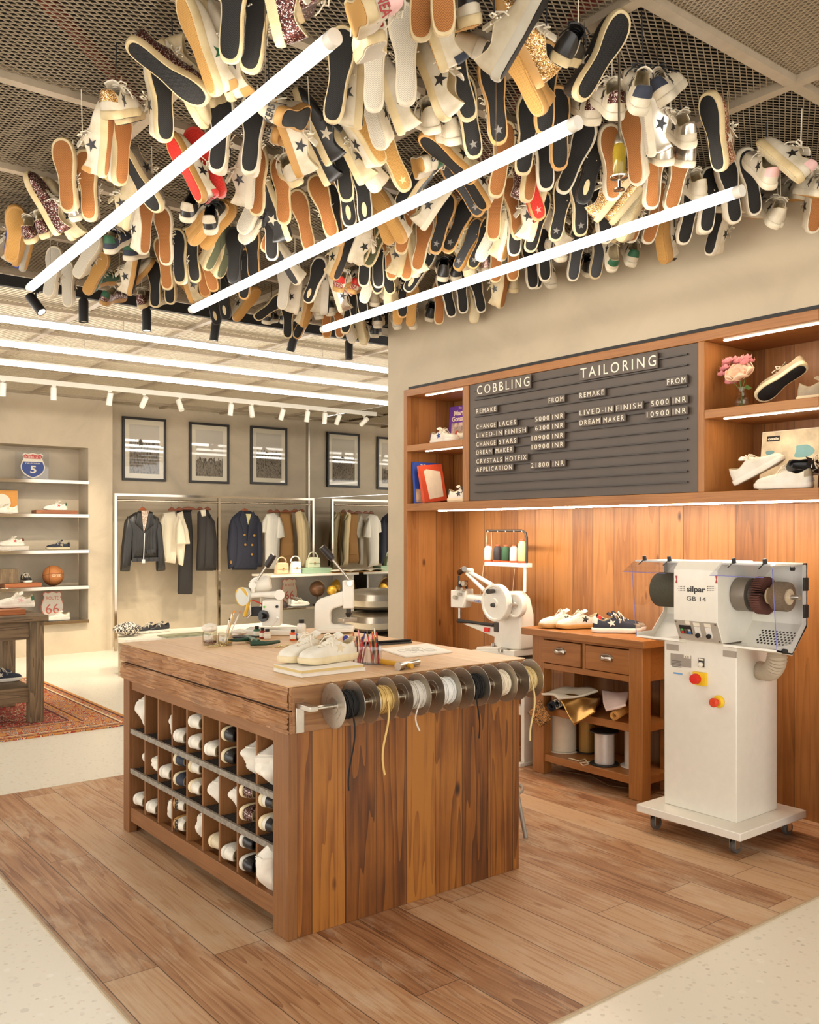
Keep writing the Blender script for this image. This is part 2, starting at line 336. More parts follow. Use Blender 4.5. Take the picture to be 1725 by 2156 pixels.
# far walls
YN = 11.4; YB = 11.72; XN = 4.17; XM = 7.22
nl, nr, nb_, nt_ = 1.2, 3.865, .41, 2.53      # wall niche for the steel shelves
structure(MB().box(-3.5, nl, YN, YN+.4, 0, 4.3).box(nr, XN, YN, YN+.4, 0, 4.3).box(nl, nr, YN, YN+.4, nt_, 4.3).box(nl, nr, YN, YN+.4, 0, nb_).box(nl, nr, YN+.36, YN+.45, nb_, nt_)
          .build('wall_left', CONC2, smooth=False), 'grey plaster wall with the recessed steel display shelves')
structure(MB().box(XN, XM+.2, YB, YB+.3, 0, 4.3).build('wall_back', CONC2, smooth=False), 'grey plaster wall behind the clothes rails')
mw = thing('wall_mirror', 'tall mirror wall at the end of the clothes rail', 'mirror', (XM, 8.6, 0))
MB().box(0, .03, -2.2, 3.12, 0, 1.98).build('mirror_panel', MIRROR, mw, smooth=False)
MB().box(0, .03, -2.2, 3.12, 1.984, ZC).build('mirror_panel', MIRROR, mw, smooth=False)
MB().box(-.012, .0, 3.05, 3.12, 0, ZC).build('edge_trim', STEEL, mw, smooth=False)
# ceiling: void, white lid, grid and expanded metal
structure(MB().box(-3.5, 9, -2, 6.25, 4.2, 4.3).box(-3.5, 9, 6.2, 6.25, 3.2, 4.2).box(-3.5, 9, -2, -1.95, 3.2, 4.2).box(-3.5, -3.45, -1.95, 6.2, 3.2, 4.2).box(4.45, 4.5, -1.95, 6.2, 3.18, 4.2).build('ceiling', VOID, smooth=False), 'dark open void above the metal mesh ceiling')  # dark side boxes added to keep world light out of the void
structure(MB().box(-3.5, 9, 6.25, 12.3, 3.40, 3.5).build('ceiling_lid', LIDM, smooth=False), 'pale board above the mesh ceiling of the far sales area')
g = MB()
gy = [.91+.87*k for k in range(0, 13)]; gx = [-2.98+.88*k for k in range(0, 13)]
for y in gy: g.box(-3.5, 9, y-.022, y+.022, ZC-.02, ZC+.03)
for x in gx: g.box(x-.022, x+.022, -1, 12, ZC-.021, ZC+.03)
structure(g.build('ceiling_grid', GRID, smooth=False), 'pale metal grid bars framing the ceiling mesh panels')
def clipseg(p, d, x0, x1, y0, y1):
    a, b = -1e9, 1e9
    for k, lo, hi in ((0, x0, x1), (1, y0, y1)):
        if abs(d[k]) < 1e-9:
            if not lo < p[k] < hi: return None
            continue
        s, t = sorted(((lo-p[k])/d[k], (hi-p[k])/d[k])); a = max(a, s); b = min(b, t)
    return (a, b) if b-a > .02 else None
def mesh_sheet(mb, x0, x1, y0, y1, ang, step, wd, ht, z, sgs=(1, -1)):
    for sg in sgs:
        d = (math.cos(ang), sg*math.sin(ang)); nn = (-d[1], d[0])
        cs = [x*nn[0]+y*nn[1] for x in (x0, x1) for y in (y0, y1)]
        k = math.floor(min(cs)/step)
        while k*step < max(cs):
            p = (nn[0]*k*step, nn[1]*k*step); q = clipseg(p, d, x0, x1, y0, y1); k += 1
            if not q: continue
            a = (p[0]+d[0]*q[0], p[1]+d[1]*q[0]); b = (p[0]+d[0]*q[1], p[1]+d[1]*q[1]); hx, hy = nn[0]*wd/2, nn[1]*wd/2
            zz = z + (0.0 if sg > 0 else .0015)
            vs = [(a[0]-hx, a[1]-hy, zz), (a[0]+hx, a[1]+hy, zz), (b[0]+hx, b[1]+hy, zz), (b[0]-hx, b[1]-hy, zz)]
            vs += [(v[0], v[1], v[2]+ht) for v in vs]
            mb.add(vs, [(0, 3, 2, 1), (4, 5, 6, 7), (0, 1, 5, 4), (2, 3, 7, 6), (1, 2, 6, 5), (3, 0, 4, 7)])
mm = MB(); mesh_sheet(mm, .2, 4.1, 1.78, 6.1, math.radians(30), .022, .0036, .003, ZC+.005)
mesh_sheet(mm, 1.5, 4.1, .9, 1.76, math.radians(62), .016, .006, .005, ZC+.005)
structure(mm.build('ceiling_mesh', MESHM, smooth=False), 'expanded metal diamond mesh the sneakers hang from')
mm = MB()
mesh_sheet(mm, 0, 7.2, 6.14, 11.7, math.radians(104), .034, .016, .014, ZC+.004, (1,))
structure(mm.build('ceiling_mesh', MESHW, smooth=False), 'white ribbed mesh ceiling of the far sales area')
for k, (a, b, r, m, nm, lb) in enumerate([((-.5, 2.2, 3.62), (2.6, 5.4, 3.75), .035, REDP, 'sprinkler_pipe', 'red sprinkler pipe above the mesh, upper left'),
        ((2.2, 1.2, 3.6), (4.0, 4.8, 3.6), .05, REDP, 'sprinkler_pipe', 'red sprinkler pipe above the mesh, upper right'),
        ((.2, 1.6, 3.95), (3.2, 4.2, 3.95), .06, DARKP, 'conduit', 'dark conduit above the mesh near the tube lights')]):
    tag(MB().cyl(a, b, r, n=12).build(nm, m), lb, 'pipe')
tag(MB().box(-.6, .1, 1.8, 6, 3.75, 4.1).build('air_duct', DARKP, smooth=False), 'dark air duct above the mesh on the far left', 'duct')
# ---------------------------------------------------------------- tube lights over the bench
def tube_light(p0, p1, label):
    p0, p1 = Vector(p0), Vector(p1); d = (p1-p0).normalized()
    t = thing('tube_light', label, 'light', p0, group='suspended tube lights')
    MB().cyl((0, 0, 0), p1-p0, .021, n=16).build('diffuser', TUBEM, t)
    for q, s in ((Vector((0, 0, 0)), -1), (p1-p0, 1)): MB().cyl(q, q+d*.03*s, .0215, n=16).build('end_cap', WHITE, t)
    for k in (.12, .88):
        q = (p1-p0)*k; MB().cyl(q+Vector((0, 0, .02)), (q.x, q.y, ZC-p0.z), .0012, n=6).build('suspension_wire', STEEL, t)
ZT = 2.72
tube_light(atz(66, 604, ZT), atz(693, 88, ZT), 'suspended glowing tube light, the left one over the workbench')
tube_light(atz(408, 650, ZT), atz(1203, 265, ZT), 'suspended glowing tube light in the middle over the workbench')
tube_light(atz(685, 692, ZT), atz(1548, 406, ZT), 'suspended glowing tube light nearest the concrete wall')
for y, nm in ((6.87, 'nearest the hanging sneakers'), (7.76, 'middle of the three over the sales area'), (8.64, 'farthest of the three over the sales area')):
    t = thing('strip_light', 'long white linear strip light, ' + nm, 'light', (3.2, y, 2.98), group='linear lights over the sales area')
    MB().box(-3.4, 3.95, -.03, .03, 0, .035).build('diffuser', STRIPM, t, smooth=False)
    MB().box(-3.4, 3.95, -.032, .032, .035, .05).build('housing', WHITE, t, smooth=False)
    for x in (-2.4, -.6, 1.2, 3.0): MB().cyl((x, 0, .05), (x, 0, .17), .002, n=6).build('suspension_wire', STEEL, t)
def spot(px, py, Y, zt, m, tilt, yaw, lit, label, group, r=.028, ln=.13, watt=SPOT_W):
    p = aty(px, py, Y); p.z = min(p.z, zt-.085)
    t = thing('track_spotlight', label, 'spotlight', (p.x, Y, zt), group=group)
    Mx = Matrix.Translation((0, 0, p.z-zt)) @ Matrix.Rotation(yaw, 4, 'Z') @ Matrix.Rotation(tilt, 4, 'X')
    MB().cyl((0, 0, -.0005), (0, 0, p.z-zt+.04), .006, n=8).box(-.02, .02, -.012, .012, -.012, -.0005).build('stem', m, t)
    MB().lathe([(r*.9, ln/2), (r, ln/2-.01), (r, -ln/2), (r*.8, -ln/2), (r*.78, -ln/2+.012)], 16, Mx).build('lamp_housing', m, t)
    MB().lathe([(r*.78, -ln/2+.010), (r*.78, -ln/2+.006)], 16, Mx).build('lens', LAMPM if lit else WHITE, t)
    if lit and watt:
        l = bpy.data.lights.new('spot_beam', 'SPOT'); l.energy = watt; l.color = (1, .86, .66); l.spot_size = math.radians(70); l.spot_blend = .6; l.shadow_soft_size = .03
        lo = bpy.data.objects.new('spot_beam', l); COL.objects.link(lo); lo.parent = t; lo.matrix_basis = Mx @ Matrix.Translation((0, 0, -ln/2-.004))
ORD = ['first', 'second', 'third', 'fourth', 'fifth', 'sixth', 'seventh', 'eighth', 'ninth', 'tenth', 'eleventh', 'twelfth']
tag(MB().box(.2, 4.9, 6.17, 6.21, 3.06, 3.13).build('light_track', BLACK, smooth=False), 'black lighting track across the edge of the sneaker ceiling', 'track')
for i, (px, py, tl, lit) in enumerate([(75, 622, -.7, 1), (176, 643, 0, 0), (309, 665, 0, 1), (453, 688, .15, 1), (617, 705, .3, 0), (735, 728, 0, 0)]):
    spot(px, py, 6.19, 3.06, BLACK, tl, .6, lit, 'black cylinder spotlight, %s from the left on the black track' % ORD[i], 'black track spotlights', .032, .15, 0)
tag(MB().box(.6, 6.9, 9.5, 9.53, 2.97, 3.02).build('light_track', WHITE, smooth=False), 'white lighting track in front of the far wall', 'track')
for i, (px, py, tl, lit) in enumerate([(6, 800, .1, 1), (113, 812, 0, 0), (231, 823, .3, 1), (303, 831, .7, 1), (379, 838, -.5, 0), (486, 850, .2, 1), (530, 853, -.2, 0), (594, 858, .4, 1), (647, 864, .2, 1), (684, 866, .1, 1), (712, 870, .5, 0), (767, 868, 1.0, 0)]):
    spot(px, py, 9.515, 2.97, WHITE, tl, .2, lit, 'white cylinder spotlight, %s from the left on the white track' % ORD[i], 'white track spotlights', .03, .13)
# ---------------------------------------------------------------- sneakers: shared meshes
SLEN = .29
_hs = [0, .004, .013, .03, .06, .1, .2, .3, .4, .5, .6, .7, .8, .88, .94, .97, .988, .997, 1.0]
_lat = [0, .0105, .0175, .0235, .0285, .0318, .0345, .034, .0335, .036, .042, .047, .0475, .0425, .0345, .027, .018, .009, 0]
_med = [0, .0105, .0175, .0232, .0278, .0305, .0315, .0285, .0265, .028, .035, .043, .046, .0425, .0355, .028, .019, .0095, 0]
def _lerp(xs, ys, x):
    for i in range(len(xs)-1):
        if x <= xs[i+1]: t = (x-xs[i])/(xs[i+1]-xs[i]); return ys[i]+(ys[i+1]-ys[i])*t
    return ys[-1]
NS = 22
def outline():
    us = [.5-.5*math.cos(PI*i/NS) for i in range(NS+1)]
    pts = [(u, 1, _lerp(_hs, _lat, u)) for u in us] + [(u, -1, _lerp(_hs, _med, u)) for u in reversed(us[1:-1])]
    return pts                                    # (u, side, half width)
OUT = outline()
def mid_ring(z, k=1.0, toe=0.0):
    return [((u-.5)*SLEN*(1+(k-1)*.5)+SLEN/2, s*h*k, z+toe*max(0, u-.72)**2*9) for u, s, h in OUT]
def rim_pt(u, s, h):
    if u <= .4:
        x = .012+(.40*SLEN-.012)*(u/.4); y = s*h*.80
        z = .090-.026*math.sin(min(1, u/.26)*PI/2)+(.024*max(0, (u-.2)/.2)**1.3 if u > .2 else 0)
        if u > .3: y = s*(h*.80+(.021-h*.80)*((u-.3)/.1))
    else:
        t = (u-.4)/.6; x = SLEN*(.40+.28*t); y = s*(.021+(.010-.021)*t)*(1 if t < .9 else max(0, (1-t)/.1)); z = .088+(.058-.088)*t
    return Vector((x, y, z))
Z0 = .022
def upper_rows(off=0.0):
    rows = []
    for j in range(11):
        q = j/10; row = []
        for u, s, h in OUT:
            b = Vector((((u-.5)*.97+.5)*SLEN, s*h*.97, Z0)); r = rim_pt(u, s, h)
            toe = min(1, max(0, (u-.5)/.35)); toe = toe*toe*(3-2*toe)
            p = 1+1.1*toe; zk = 1+1.1*toe
            w_ = q**p; c = b.lerp(r, w_); c.z = b.z+(r.z-b.z)*(1-(1-q)**zk)
            nrm = Vector((0, s, 0)) if .06 < u < .94 else Vector((-1 if u < .5 else 1, 0, 0))
            c += nrm*(.0035*math.sin(PI*q)*(1-toe*.5)+off)
            row.append(c)
        rows.append(row)
    return rows
def shoe_meshes():
    d = {}
    UR = upper_rows()
    m = MB(); m.grid(UR, True); d['upper'] = m.mesh('upper', ang=60); bvh = BVHTree.FromPolygons([Vector(v) for v in m.v], m.f)
    m = MB(); rim = UR[-1]; cx = Vector((.085, 0, .05))
    r1 = [p + Vector((0, 0, .0025)) for p in rim]
    r2 = [Vector((p.x+(.115-p.x)*.08, p.y*.86, p.z)) for p in rim]; r3 = [Vector((p.x+(.115-p.x)*.10, p.y*.86, .040+.2*(p.z-.05))) for p in rim]
    r4 = [Vector((.1+(p.x-.1)*.5, p.y*.4, .036)) for p in rim]
    m.grid([rim, r1, r2, r3, r4], True); n = len(rim); m.f.append(tuple(4*n+k for k in range(n))); d['lining'] = m.mesh('lining')
    m = MB(); m.grid([mid_ring(.0, .97, .008), mid_ring(.003, 1.0, .008), mid_ring(.012, 1.035, .006), mid_ring(.024, 1.03, .003), mid_ring(.027, .99, .003), mid_ring(.027, .90, 0)], True)
    n = len(OUT); m.f.append(tuple(range(n))); d['midsole'] = m.mesh('midsole', ang=50)
    m = MB(); m.grid([mid_ring(.0015, .84, .008), mid_ring(-.0015, .84, .008), mid_ring(-.0025, .81, .008)], True); m.f.append(tuple(2*n+k for k in range(n))); d['outsole'] = m.mesh('outsole', ang=40)
    # thick platform midsole and lugged runner sole
    m = MB(); m.grid([mid_ring(-.020, .97, .012), mid_ring(-.016, 1.02, .012), mid_ring(.010, 1.07, .006), mid_ring(.024, 1.05, .003), mid_ring(.027, .99, .003), mid_ring(.027, .9, 0)], True)
    m.f.append(tuple(range(n))); d['thick'] = m.mesh('midsole', ang=50)
    m = MB(); m.grid([mid_ring(-.018, .88, .012), mid_ring(-.023, .88, .012), mid_ring(-.025, .84, .012)], True); m.f.append(tuple(2*n+k for k in range(n))); d['thicksole'] = m.mesh('outsole', ang=40)
    m = MB(); pts = [(.065+.022*math.cos(a)*1.4, .011*math.sin(a)) for a in [2*PI*k/24 for k in range(24)]]; m.prism(pts, -.0275, -.024); d['oval'] = m.mesh('sole_window')
    m = MB(); m.prism([(.050+(.017 if k % 2 == 0 else .0068)*math.cos(2*PI*k/10), (.017 if k % 2 == 0 else .0068)*math.sin(2*PI*k/10)) for k in range(10)], -.0032, -.002); d['sole_star'] = m.mesh('sole_star', smooth=False)
    # tongue
    m = MB(); rows = []
    for i in range(9):
        t = i/8; x = SLEN*(.67-.33*t); z = .057+.058*t**.9; wd = .011+.014*t
        rows.append([Vector((x-.01*abs(q)*t, wd*q, z-.010*abs(q)**2+.003)) for q in (-1, -.5, 0, .5, 1)])
    lo = [[p-Vector((0, 0, .005)) for p in r] for r in rows]
    m.grid(rows); m.grid(lo); e = rows[-1]; m.grid([e, lo[-1]]); m.grid([[r[0] for r in rows], [r[0] for r in lo]]); m.grid([[r[-1] for r in rows], [r[-1] for r in lo]]); d['tongue'] = m.mesh('tongue')
    # laces
    m = MB(); rr = random.Random(3)
    for i in range(6):
        t = i/5; x = SLEN*(.64-.235*t); wd = .0175+.010*t; z = .062+.034*t
        pts = [Vector((x+.004*k*(1 if i % 2 else -1), wd*k, z+.006*(1-k*k)-.002*abs(k))) for k in (-1, -.6, -.2, .2, .6, 1)]
        m.tube(pts, .0028, 6)
    for sg in (1, -1):
        m.tube([Vector((.128, .002*sg, .103)), Vector((.130, .020*sg, .112)), Vector((.138, .036*sg, .104)), Vector((.140, .030*sg, .094)), Vector((.130, .010*sg, .101))], .0026, 6)
        m.tube([Vector((.128, .002*sg, .103)), Vector((.146, .022*sg, .100)), Vector((.158, .040*sg, .074)), Vector((.156, .046*sg, .058))], .0024, 6)
    d['laces'] = m.mesh('laces')
    # heel tab and back strip laid over the upper
    U2 = upper_rows(.0016); idx = [i for i in range(len(OUT)) if OUT[i][0] < .105]; idx = sorted(idx, key=lambda i: i if i < NS*1.5 else i-len(OUT))
    m = MB(); m.grid([[U2[j][i]-Vector((.0015, 0, 0)) for i in idx] for j in (5, 6, 7, 8, 9, 10)]); m.grid([[UR[10][i]+Vector((.001, 0, .003)) for i in idx], [U2[10][i]-Vector((.0015, 0, 0)) for i in idx]]); d['heel_tab'] = m.mesh('heel_tab')
    # star on both sides
    m = MB()
    for sg in (1, -1):
        cen = (.108, .056) if sg > 0 else (.112, .056); ring = []
        for k in range(10):
            a = PI/2+2*PI*k/10+.25; r = .026 if k % 2 == 0 else .0105; x, z = cen[0]+r*math.cos(a), cen[1]+r*math.sin(a)*.92; ring.append((x, z))
        vs = []
        for x, z in ring+[cen]:
            h = bvh.ray_cast(Vector((x, sg*.2, z)), Vector((0, -sg, 0)))
            y = h[0].y if h[0] is not None else sg*.03
            vs.append((x, y+sg*.0016, z))
        vb = [(v[0], v[1]-sg*.002, v[2]) for v in vs]
        m.add(vs, [(k, (k+1) % 10, 10) for k in range(10)]); m.add(vs[:10]+vb[:10], [(k, (k+1) % 10, 10+(k+1) % 10, 10+k) for k in range(10)])
    d['star'] = m.mesh('star', smooth=False)
    # rounded toe cap
    m = MB(); ti = [i for i in range(len(OUT)) if OUT[i][0] > .84]
    m.grid([[U2[j][i]+Vector((.001, 0, .0005)) for i in ti] for j in range(0, 6)]); d['toe_cap'] = m.mesh('toe_cap')
    m = MB(); m.cyl((0, 0, 0), (0, 0, 1), .0022, n=5); d['string'] = m.mesh('hanging_lace')
    for me in d.values():
        me.materials.append(None)
    return d
SM = shoe_meshes()
def tread(name, c, hi):
    m, nt, p, lk = newmat(name); tc = L(nt, 'ShaderNodeTexCoord'); sx = L(nt, 'ShaderNodeSeparateXYZ'); lk(tc.outputs['Object'], sx.inputs[0])
    zg = M_(nt, 'PINGPONG', sx.outputs[1], .009); v = M_(nt, 'FRACT', M_(nt, 'DIVIDE', M_(nt, 'ADD', sx.outputs[0], zg), .0062))
    r = ramp(nt, [(.0, tuple(x*.55 for x in c)), (.35, c), (.7, hi), (1, tuple(x*.6 for x in c))]); lk(v, r.inputs[0]); lk(r.outputs[0], p.inputs['Base Color'])
    b = L(nt, 'ShaderNodeBump'); b.inputs['Strength'].default_value = .5; b.inputs['Distance'].default_value = .002; lk(M_(nt, 'PINGPONG', v, .5), b.inputs['Height']); lk(b.outputs[0], p.inputs['Normal'])
    p.inputs['Roughness'].default_value = .7; p.inputs['Specular IOR Level'].default_value = .25; return m
def leather(name, c, dirt=.10, rough=.5):
    m, nt, p, lk = newmat(name); tc = L(nt, 'ShaderNodeTexCoord'); oi = L(nt, 'ShaderNodeObjectInfo')
    n = L(nt, 'ShaderNodeTexNoise'); n.inputs['Scale'].default_value = 22; n.inputs['Detail'].default_value = 5; lk(tc.outputs['Object'], n.inputs['Vector'])
    r = ramp(nt, [(.3, tuple(a*b for a, b in zip(c, (1-dirt*1.6, 1-dirt*2.0, 1-dirt*2.8)))), (.58, c)]); lk(n.outputs['Fac'], r.inputs[0])
    h = L(nt, 'ShaderNodeHueSaturation'); lk(r.outputs[0], h.inputs['Color']); lk(M_(nt, 'ADD', M_(nt, 'MULTIPLY', oi.outputs['Random'], .18), .86), h.inputs['Value']); lk(h.outputs[0], p.inputs['Base Color'])
    p.inputs['Roughness'].default_value = rough; return m
def glitter(name, c, c2):
    m, nt, p, lk = newmat(name); tc = L(nt, 'ShaderNodeTexCoord'); v = L(nt, 'ShaderNodeTexVoronoi'); v.inputs['Scale'].default_value = 420; lk(tc.outputs['Object'], v.inputs['Vector'])
    sx = L(nt, 'ShaderNodeSeparateXYZ'); lk(v.outputs['Color'], sx.inputs[0])
    r = ramp(nt, [(.15, tuple(x*.35 for x in c)), (.5, c), (.8, c2), (1, (1, .95, .85))]); lk(sx.outputs[0], r.inputs[0]); lk(r.outputs[0], p.inputs['Base Color'])
    p.inputs['Metallic'].default_value = .6; p.inputs['Roughness'].default_value = .35; return m
UPM = {'w': ('white', leather('white_leather', srgb(222, 210, 188), .11)), 'c': ('cream', leather('cream_leather', srgb(206, 188, 152), .13)), 'k': ('black', leather('black_leather', (.02, .018, .018), .05, .35)),
       's': ('silver-glitter', glitter('silver_glitter', srgb(150, 140, 124), srgb(230, 220, 205))), 'g': ('gold-glitter', glitter('gold_glitter', srgb(170, 116, 52), srgb(240, 196, 120))),
       'o': ('copper-glitter', glitter('copper_glitter', srgb(160, 90, 52), srgb(240, 190, 150))), 'b': ('burgundy-glitter', glitter('burgundy_glitter', srgb(70, 24, 20), srgb(120, 60, 50))),
       'r': ('red', leather('red_leather', srgb(206, 40, 30), .05)), 'n': ('navy', leather('navy_suede', srgb(44, 50, 66), .05, .7)), 'u': ('blue', leather('blue_suede', srgb(40, 66, 150), .05, .7)),
       'y': ('silver', mat('silver_foil', srgb(214, 206, 194), .22, .9, .05)), 'p': ('pale pink', leather('pink_leather', srgb(236, 190, 186), .06)), 'e': ('grey', leather('grey_suede', srgb(182, 168, 144), .1, .7)),
       't': ('tan', leather('tan_suede', srgb(206, 156, 92), .08, .7)), 'v': ('green', leather('green_leather', srgb(36, 92, 60), .05)), 'x': ('pink-glitter', glitter('pink_glitter', srgb(200, 150, 140), srgb(250, 226, 220))),
       'm': ('multicoloured', leather('maroon_suede', srgb(116, 46, 40), .1, .7))}
MIDM = {'w': leather('white_rubber', srgb(224, 212, 188), .07, .5), 'c': leather('cream_rubber', srgb(214, 192, 148), .10, .5), 't': leather('honey_rubber', srgb(198, 150, 86), .06, .5),
        'k': leather('black_rubber', (.02, .02, .02), .05), 'r': leather('red_rubber', srgb(204, 60, 44), .05), 'e': leather('grey_rubber', srgb(186, 176, 158), .05)}
SOLM = {'k': ('black', tread('black_tread', (.014, .0125, .0115), (.030, .027, .025))), 'o': ('orange gum', tread('gum_tread', srgb(166, 106, 56), srgb(184, 124, 70))), 't': ('honey', tread('honey_tread', srgb(200, 148, 78), srgb(212, 166, 98))),
        'w': ('white', tread('white_tread', srgb(208, 198, 180), srgb(222, 212, 194))), 'c': ('cream', tread('cream_tread', srgb(226, 210, 170), srgb(238, 224, 190))), 'r': ('red', tread('red_tread', srgb(214, 44, 34), srgb(230, 70, 56))),
        'n': ('dark grey', tread('grey_tread', (.055, .056, .06), (.085, .086, .09))), 'g': ('olive', tread('olive_tread', srgb(92, 96, 70), srgb(116, 118, 90)))}
LACEM = {'w': leather('white_lace', srgb(236, 226, 206), .06, .8), 'k': leather('black_lace', (.02, .02, .02), .02, .8), 't': leather('twine_lace', srgb(206, 176, 128), .06, .8)}
UPM['W'] = ('white', leather('lifted_white_leather', srgb(240, 233, 218), .06)); UPM['C'] = ('cream', leather('lifted_cream_leather', srgb(232, 216, 182), .08))  # lifted copies: same leathers lightened to offset weaker light away from tubes
MIDM['W'] = leather('lifted_white_rubber', srgb(242, 235, 220), .04, .5); MIDM['C'] = leather('lifted_cream_rubber', srgb(238, 220, 180), .06, .5)
LIFTED = True
GREYSTAR = mat('grey_star', (.10, .10, .10), .6)
def sp_(name, me, m, parent, label=None):
    o = bpy.data.objects.new(name, me); COL.objects.link(o); o.parent = parent
    o.material_slots[0].link = 'OBJECT'; o.material_slots[0].material = m
    if label: o['label'] = label
    return o
def sneaker(label, M, up='w', mid='w', sole='k', tab=None, star='k', lace='w', group=None, thick=False, heeltext=None, toe=None, solestar=None, name='sneaker', lining=None, textc=(40, 34, 30)):
    if LIFTED: up, mid, tab, star = ({'w': 'W', 'c': 'C'}.get(q, q) for q in (up, mid, tab, star))
    t = thing(name, label, 'shoe', M=M, group=group)
    sp_('upper', SM['upper'], UPM[up][1], t); sp_('lining', SM['lining'], lining or UPM['c' if up != 'k' else 'k'][1], t)
    sp_('midsole', SM['thick' if thick else 'midsole'], MIDM[mid], t)
    os_ = sp_('outsole', SM['thicksole' if thick else 'outsole'], SOLM[sole][1], t)
    if solestar: sp_('sole_star', SM['sole_star'], solestar, os_)
    if thick == 2: sp_('sole_window', SM['oval'], MIDM['c'], os_)
    sp_('tongue', SM['tongue'], UPM[up if up not in 'sgobxy' else 'w'][1], t); sp_('laces', SM['laces'], LACEM[lace], t)
    if tab: sp_('heel_tab', SM['heel_tab'], UPM[tab][1], t, UPM[tab][0]+' heel tab')
    if star: sp_('star', SM['star'], UPM[star][1] if star in UPM else GREYSTAR, t, UPM[star][0]+' star' if star in UPM else None)
    if toe: sp_('toe_cap', SM['toe_cap'], UPM[toe][1], t, UPM[toe][0]+' toe cap')
    if heeltext:
        text('lettering', heeltext, .026, frame((-.0015, .029, .031), (0, -1, 0), (-1, 0, .14)), C_(*textc), t, width=.058 if len(heeltext) > 2 else .03, ext=.0015, bold=.02)
    return t
def shoe_M(p, ang, roll=0, pitch=0, s=1.0, mirror=False):
    """standing shoe: heel-to-toe along the horizontal angle ang (degrees), centred on p"""
    Mx = Matrix.Translation(p) @ Matrix.Rotation(math.radians(ang), 4, 'Z') @ Matrix.Rotation(math.radians(-pitch), 4, 'Y') @ Matrix.Rotation(math.radians(roll), 4, 'X')
    return Mx @ Matrix.Scale(s, 4) @ Matrix.Translation((-SLEN/2, 0, .003))
# ---------------------------------------------------------------- workbench
BX0, BX1, BY0, BY1, BZ = 1.717, 2.885, 2.90, 4.51, .938
wb = thing('workbench', 'large timber workbench with thick slab top and pigeonholes', 'workbench', (BX0, BY0, .006))
LX, LY = BX1-BX0, BY1-BY0
SL = .175                                     # slab height
zt = BZ-.006
def rough_edge(mb, x, y0, y1, z0, z1, seed, n=60, d=.018):
    """long split face of an old beam: uneven in x"""
    rr = random.Random(seed); rows = []
    for j in range(9):
        row = []
        for i in range(n+1):
            y = y0+(y1-y0)*i/n; z = z0+(z1-z0)*j/8
            dx = .004*math.sin(9*y+3*j+seed)+.003*math.sin(31*y+7*z*10)+rr.uniform(-1, 1)*.0015
            row.append((x+dx, y, z))
        rows.append(row)
    mb.grid(rows)
# slab: two stacked beams with a dark crack between them on the left face
top = MB().box(-.02, LX+.02, -.02, LY+.02, zt-.006, zt)
top.build('tabletop', W_TOP, wb, bevel=.003, label='pale worn timber top surface')
b1 = MB().box(-.016, LX+.018, -.018, LY+.018, zt-.088, zt-.006); rough_edge(b1, -.0215, -.018, LY+.018, zt-.085, zt-.006, 1)
b1.build('slab_beam', W_BEAM, wb)
b2 = MB().box(-.014, LX+.018, -.018, LY+.018, zt-SL, zt-.096); rough_edge(b2, -.0200, -.018, LY+.018, zt-SL, zt-.099, 5)
b2.build('slab_beam', W_BEAM, wb)
MB().box(.0, LX, 0.0, LY, zt-.10, zt-.08).build('crack_shade', BLACK, wb, smooth=False)  # black sheet stands in for the shade inside the crack
eb = MB()
for k in range(7): eb.box(LX*k/7-.005+.002, LX*(k+1)/7-.005, -.0225, -.016, zt-SL, zt-.006)
eb.build('slab_end', W_BEAMX, wb, bevel=.002)
zc = zt-SL                                    # carcass height
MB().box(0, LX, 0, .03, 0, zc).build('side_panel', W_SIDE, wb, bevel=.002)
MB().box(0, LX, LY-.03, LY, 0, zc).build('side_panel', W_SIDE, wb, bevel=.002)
MB().box(-.012, .03, -.004, .105, 0, zc).build('corner_post', W_BENCHZ, wb, bevel=.003)
MB().box(-.012, .03, LY-.075, LY, 0, zc).build('corner_post', W_BENCHZ, wb, bevel=.003)
MB().box(LX-.03, LX, .03, LY-.03, 0, zc).build('back_panel', W_BENCHZ, wb)
y0, y1 = .105, LY-.075
MB().box(0, .04, y0, y1, zc-.05, zc-.005).build('top_rail', W_BENCHY, wb, bevel=.002)
MB().box(-.004, .03, y0, y1, .055, .125).build('bottom_rail', W_BENCHY, wb, bevel=.002)
MB().box(0, .42, y0, y1, .10, .118).build('bottom_board', W_BENCHY, wb)
MB().box(.42, .435, y0, y1, .08, zc-.01).build('pigeonhole_back', W_BENCHZ, wb)
NB = 9; cw = (y1-y0)/NB
sh = [.118, .118+(zc-.05-.118)/3, .118+2*(zc-.05-.118)/3, zc-.05]
for k in range(NB+1):
    y = y0+cw*k; MB().box(.006, .42, y-.007, y+.007, .10, zc-.02).build('divider', W_BENCHZ, wb)
for z in sh[1:3]:
    m_ = MB(); mesh_sheet(m_, .01, .42, y0+.008, y1-.008, math.radians(35), .014, .004, .004, z-.004)
    s_ = m_.build('mesh_shelf', DARKP, wb, smooth=False, label='dark expanded metal mesh shelf')
    MB().box(-.006, .006, y0, y1, z-.02, z+.004).build('edge_strip', mat('aged_zinc', srgb(150, 142, 130), .5, .5, .3, 60), s_, smooth=False)
WB = Vector((BX0, BY0, .006))
def slot(k, lvl): return Vector((BX0+.05, BY0+y0+cw*(k+.5), .006+sh[lvl]+(.006 if lvl else .002)))   # k counts from the front corner
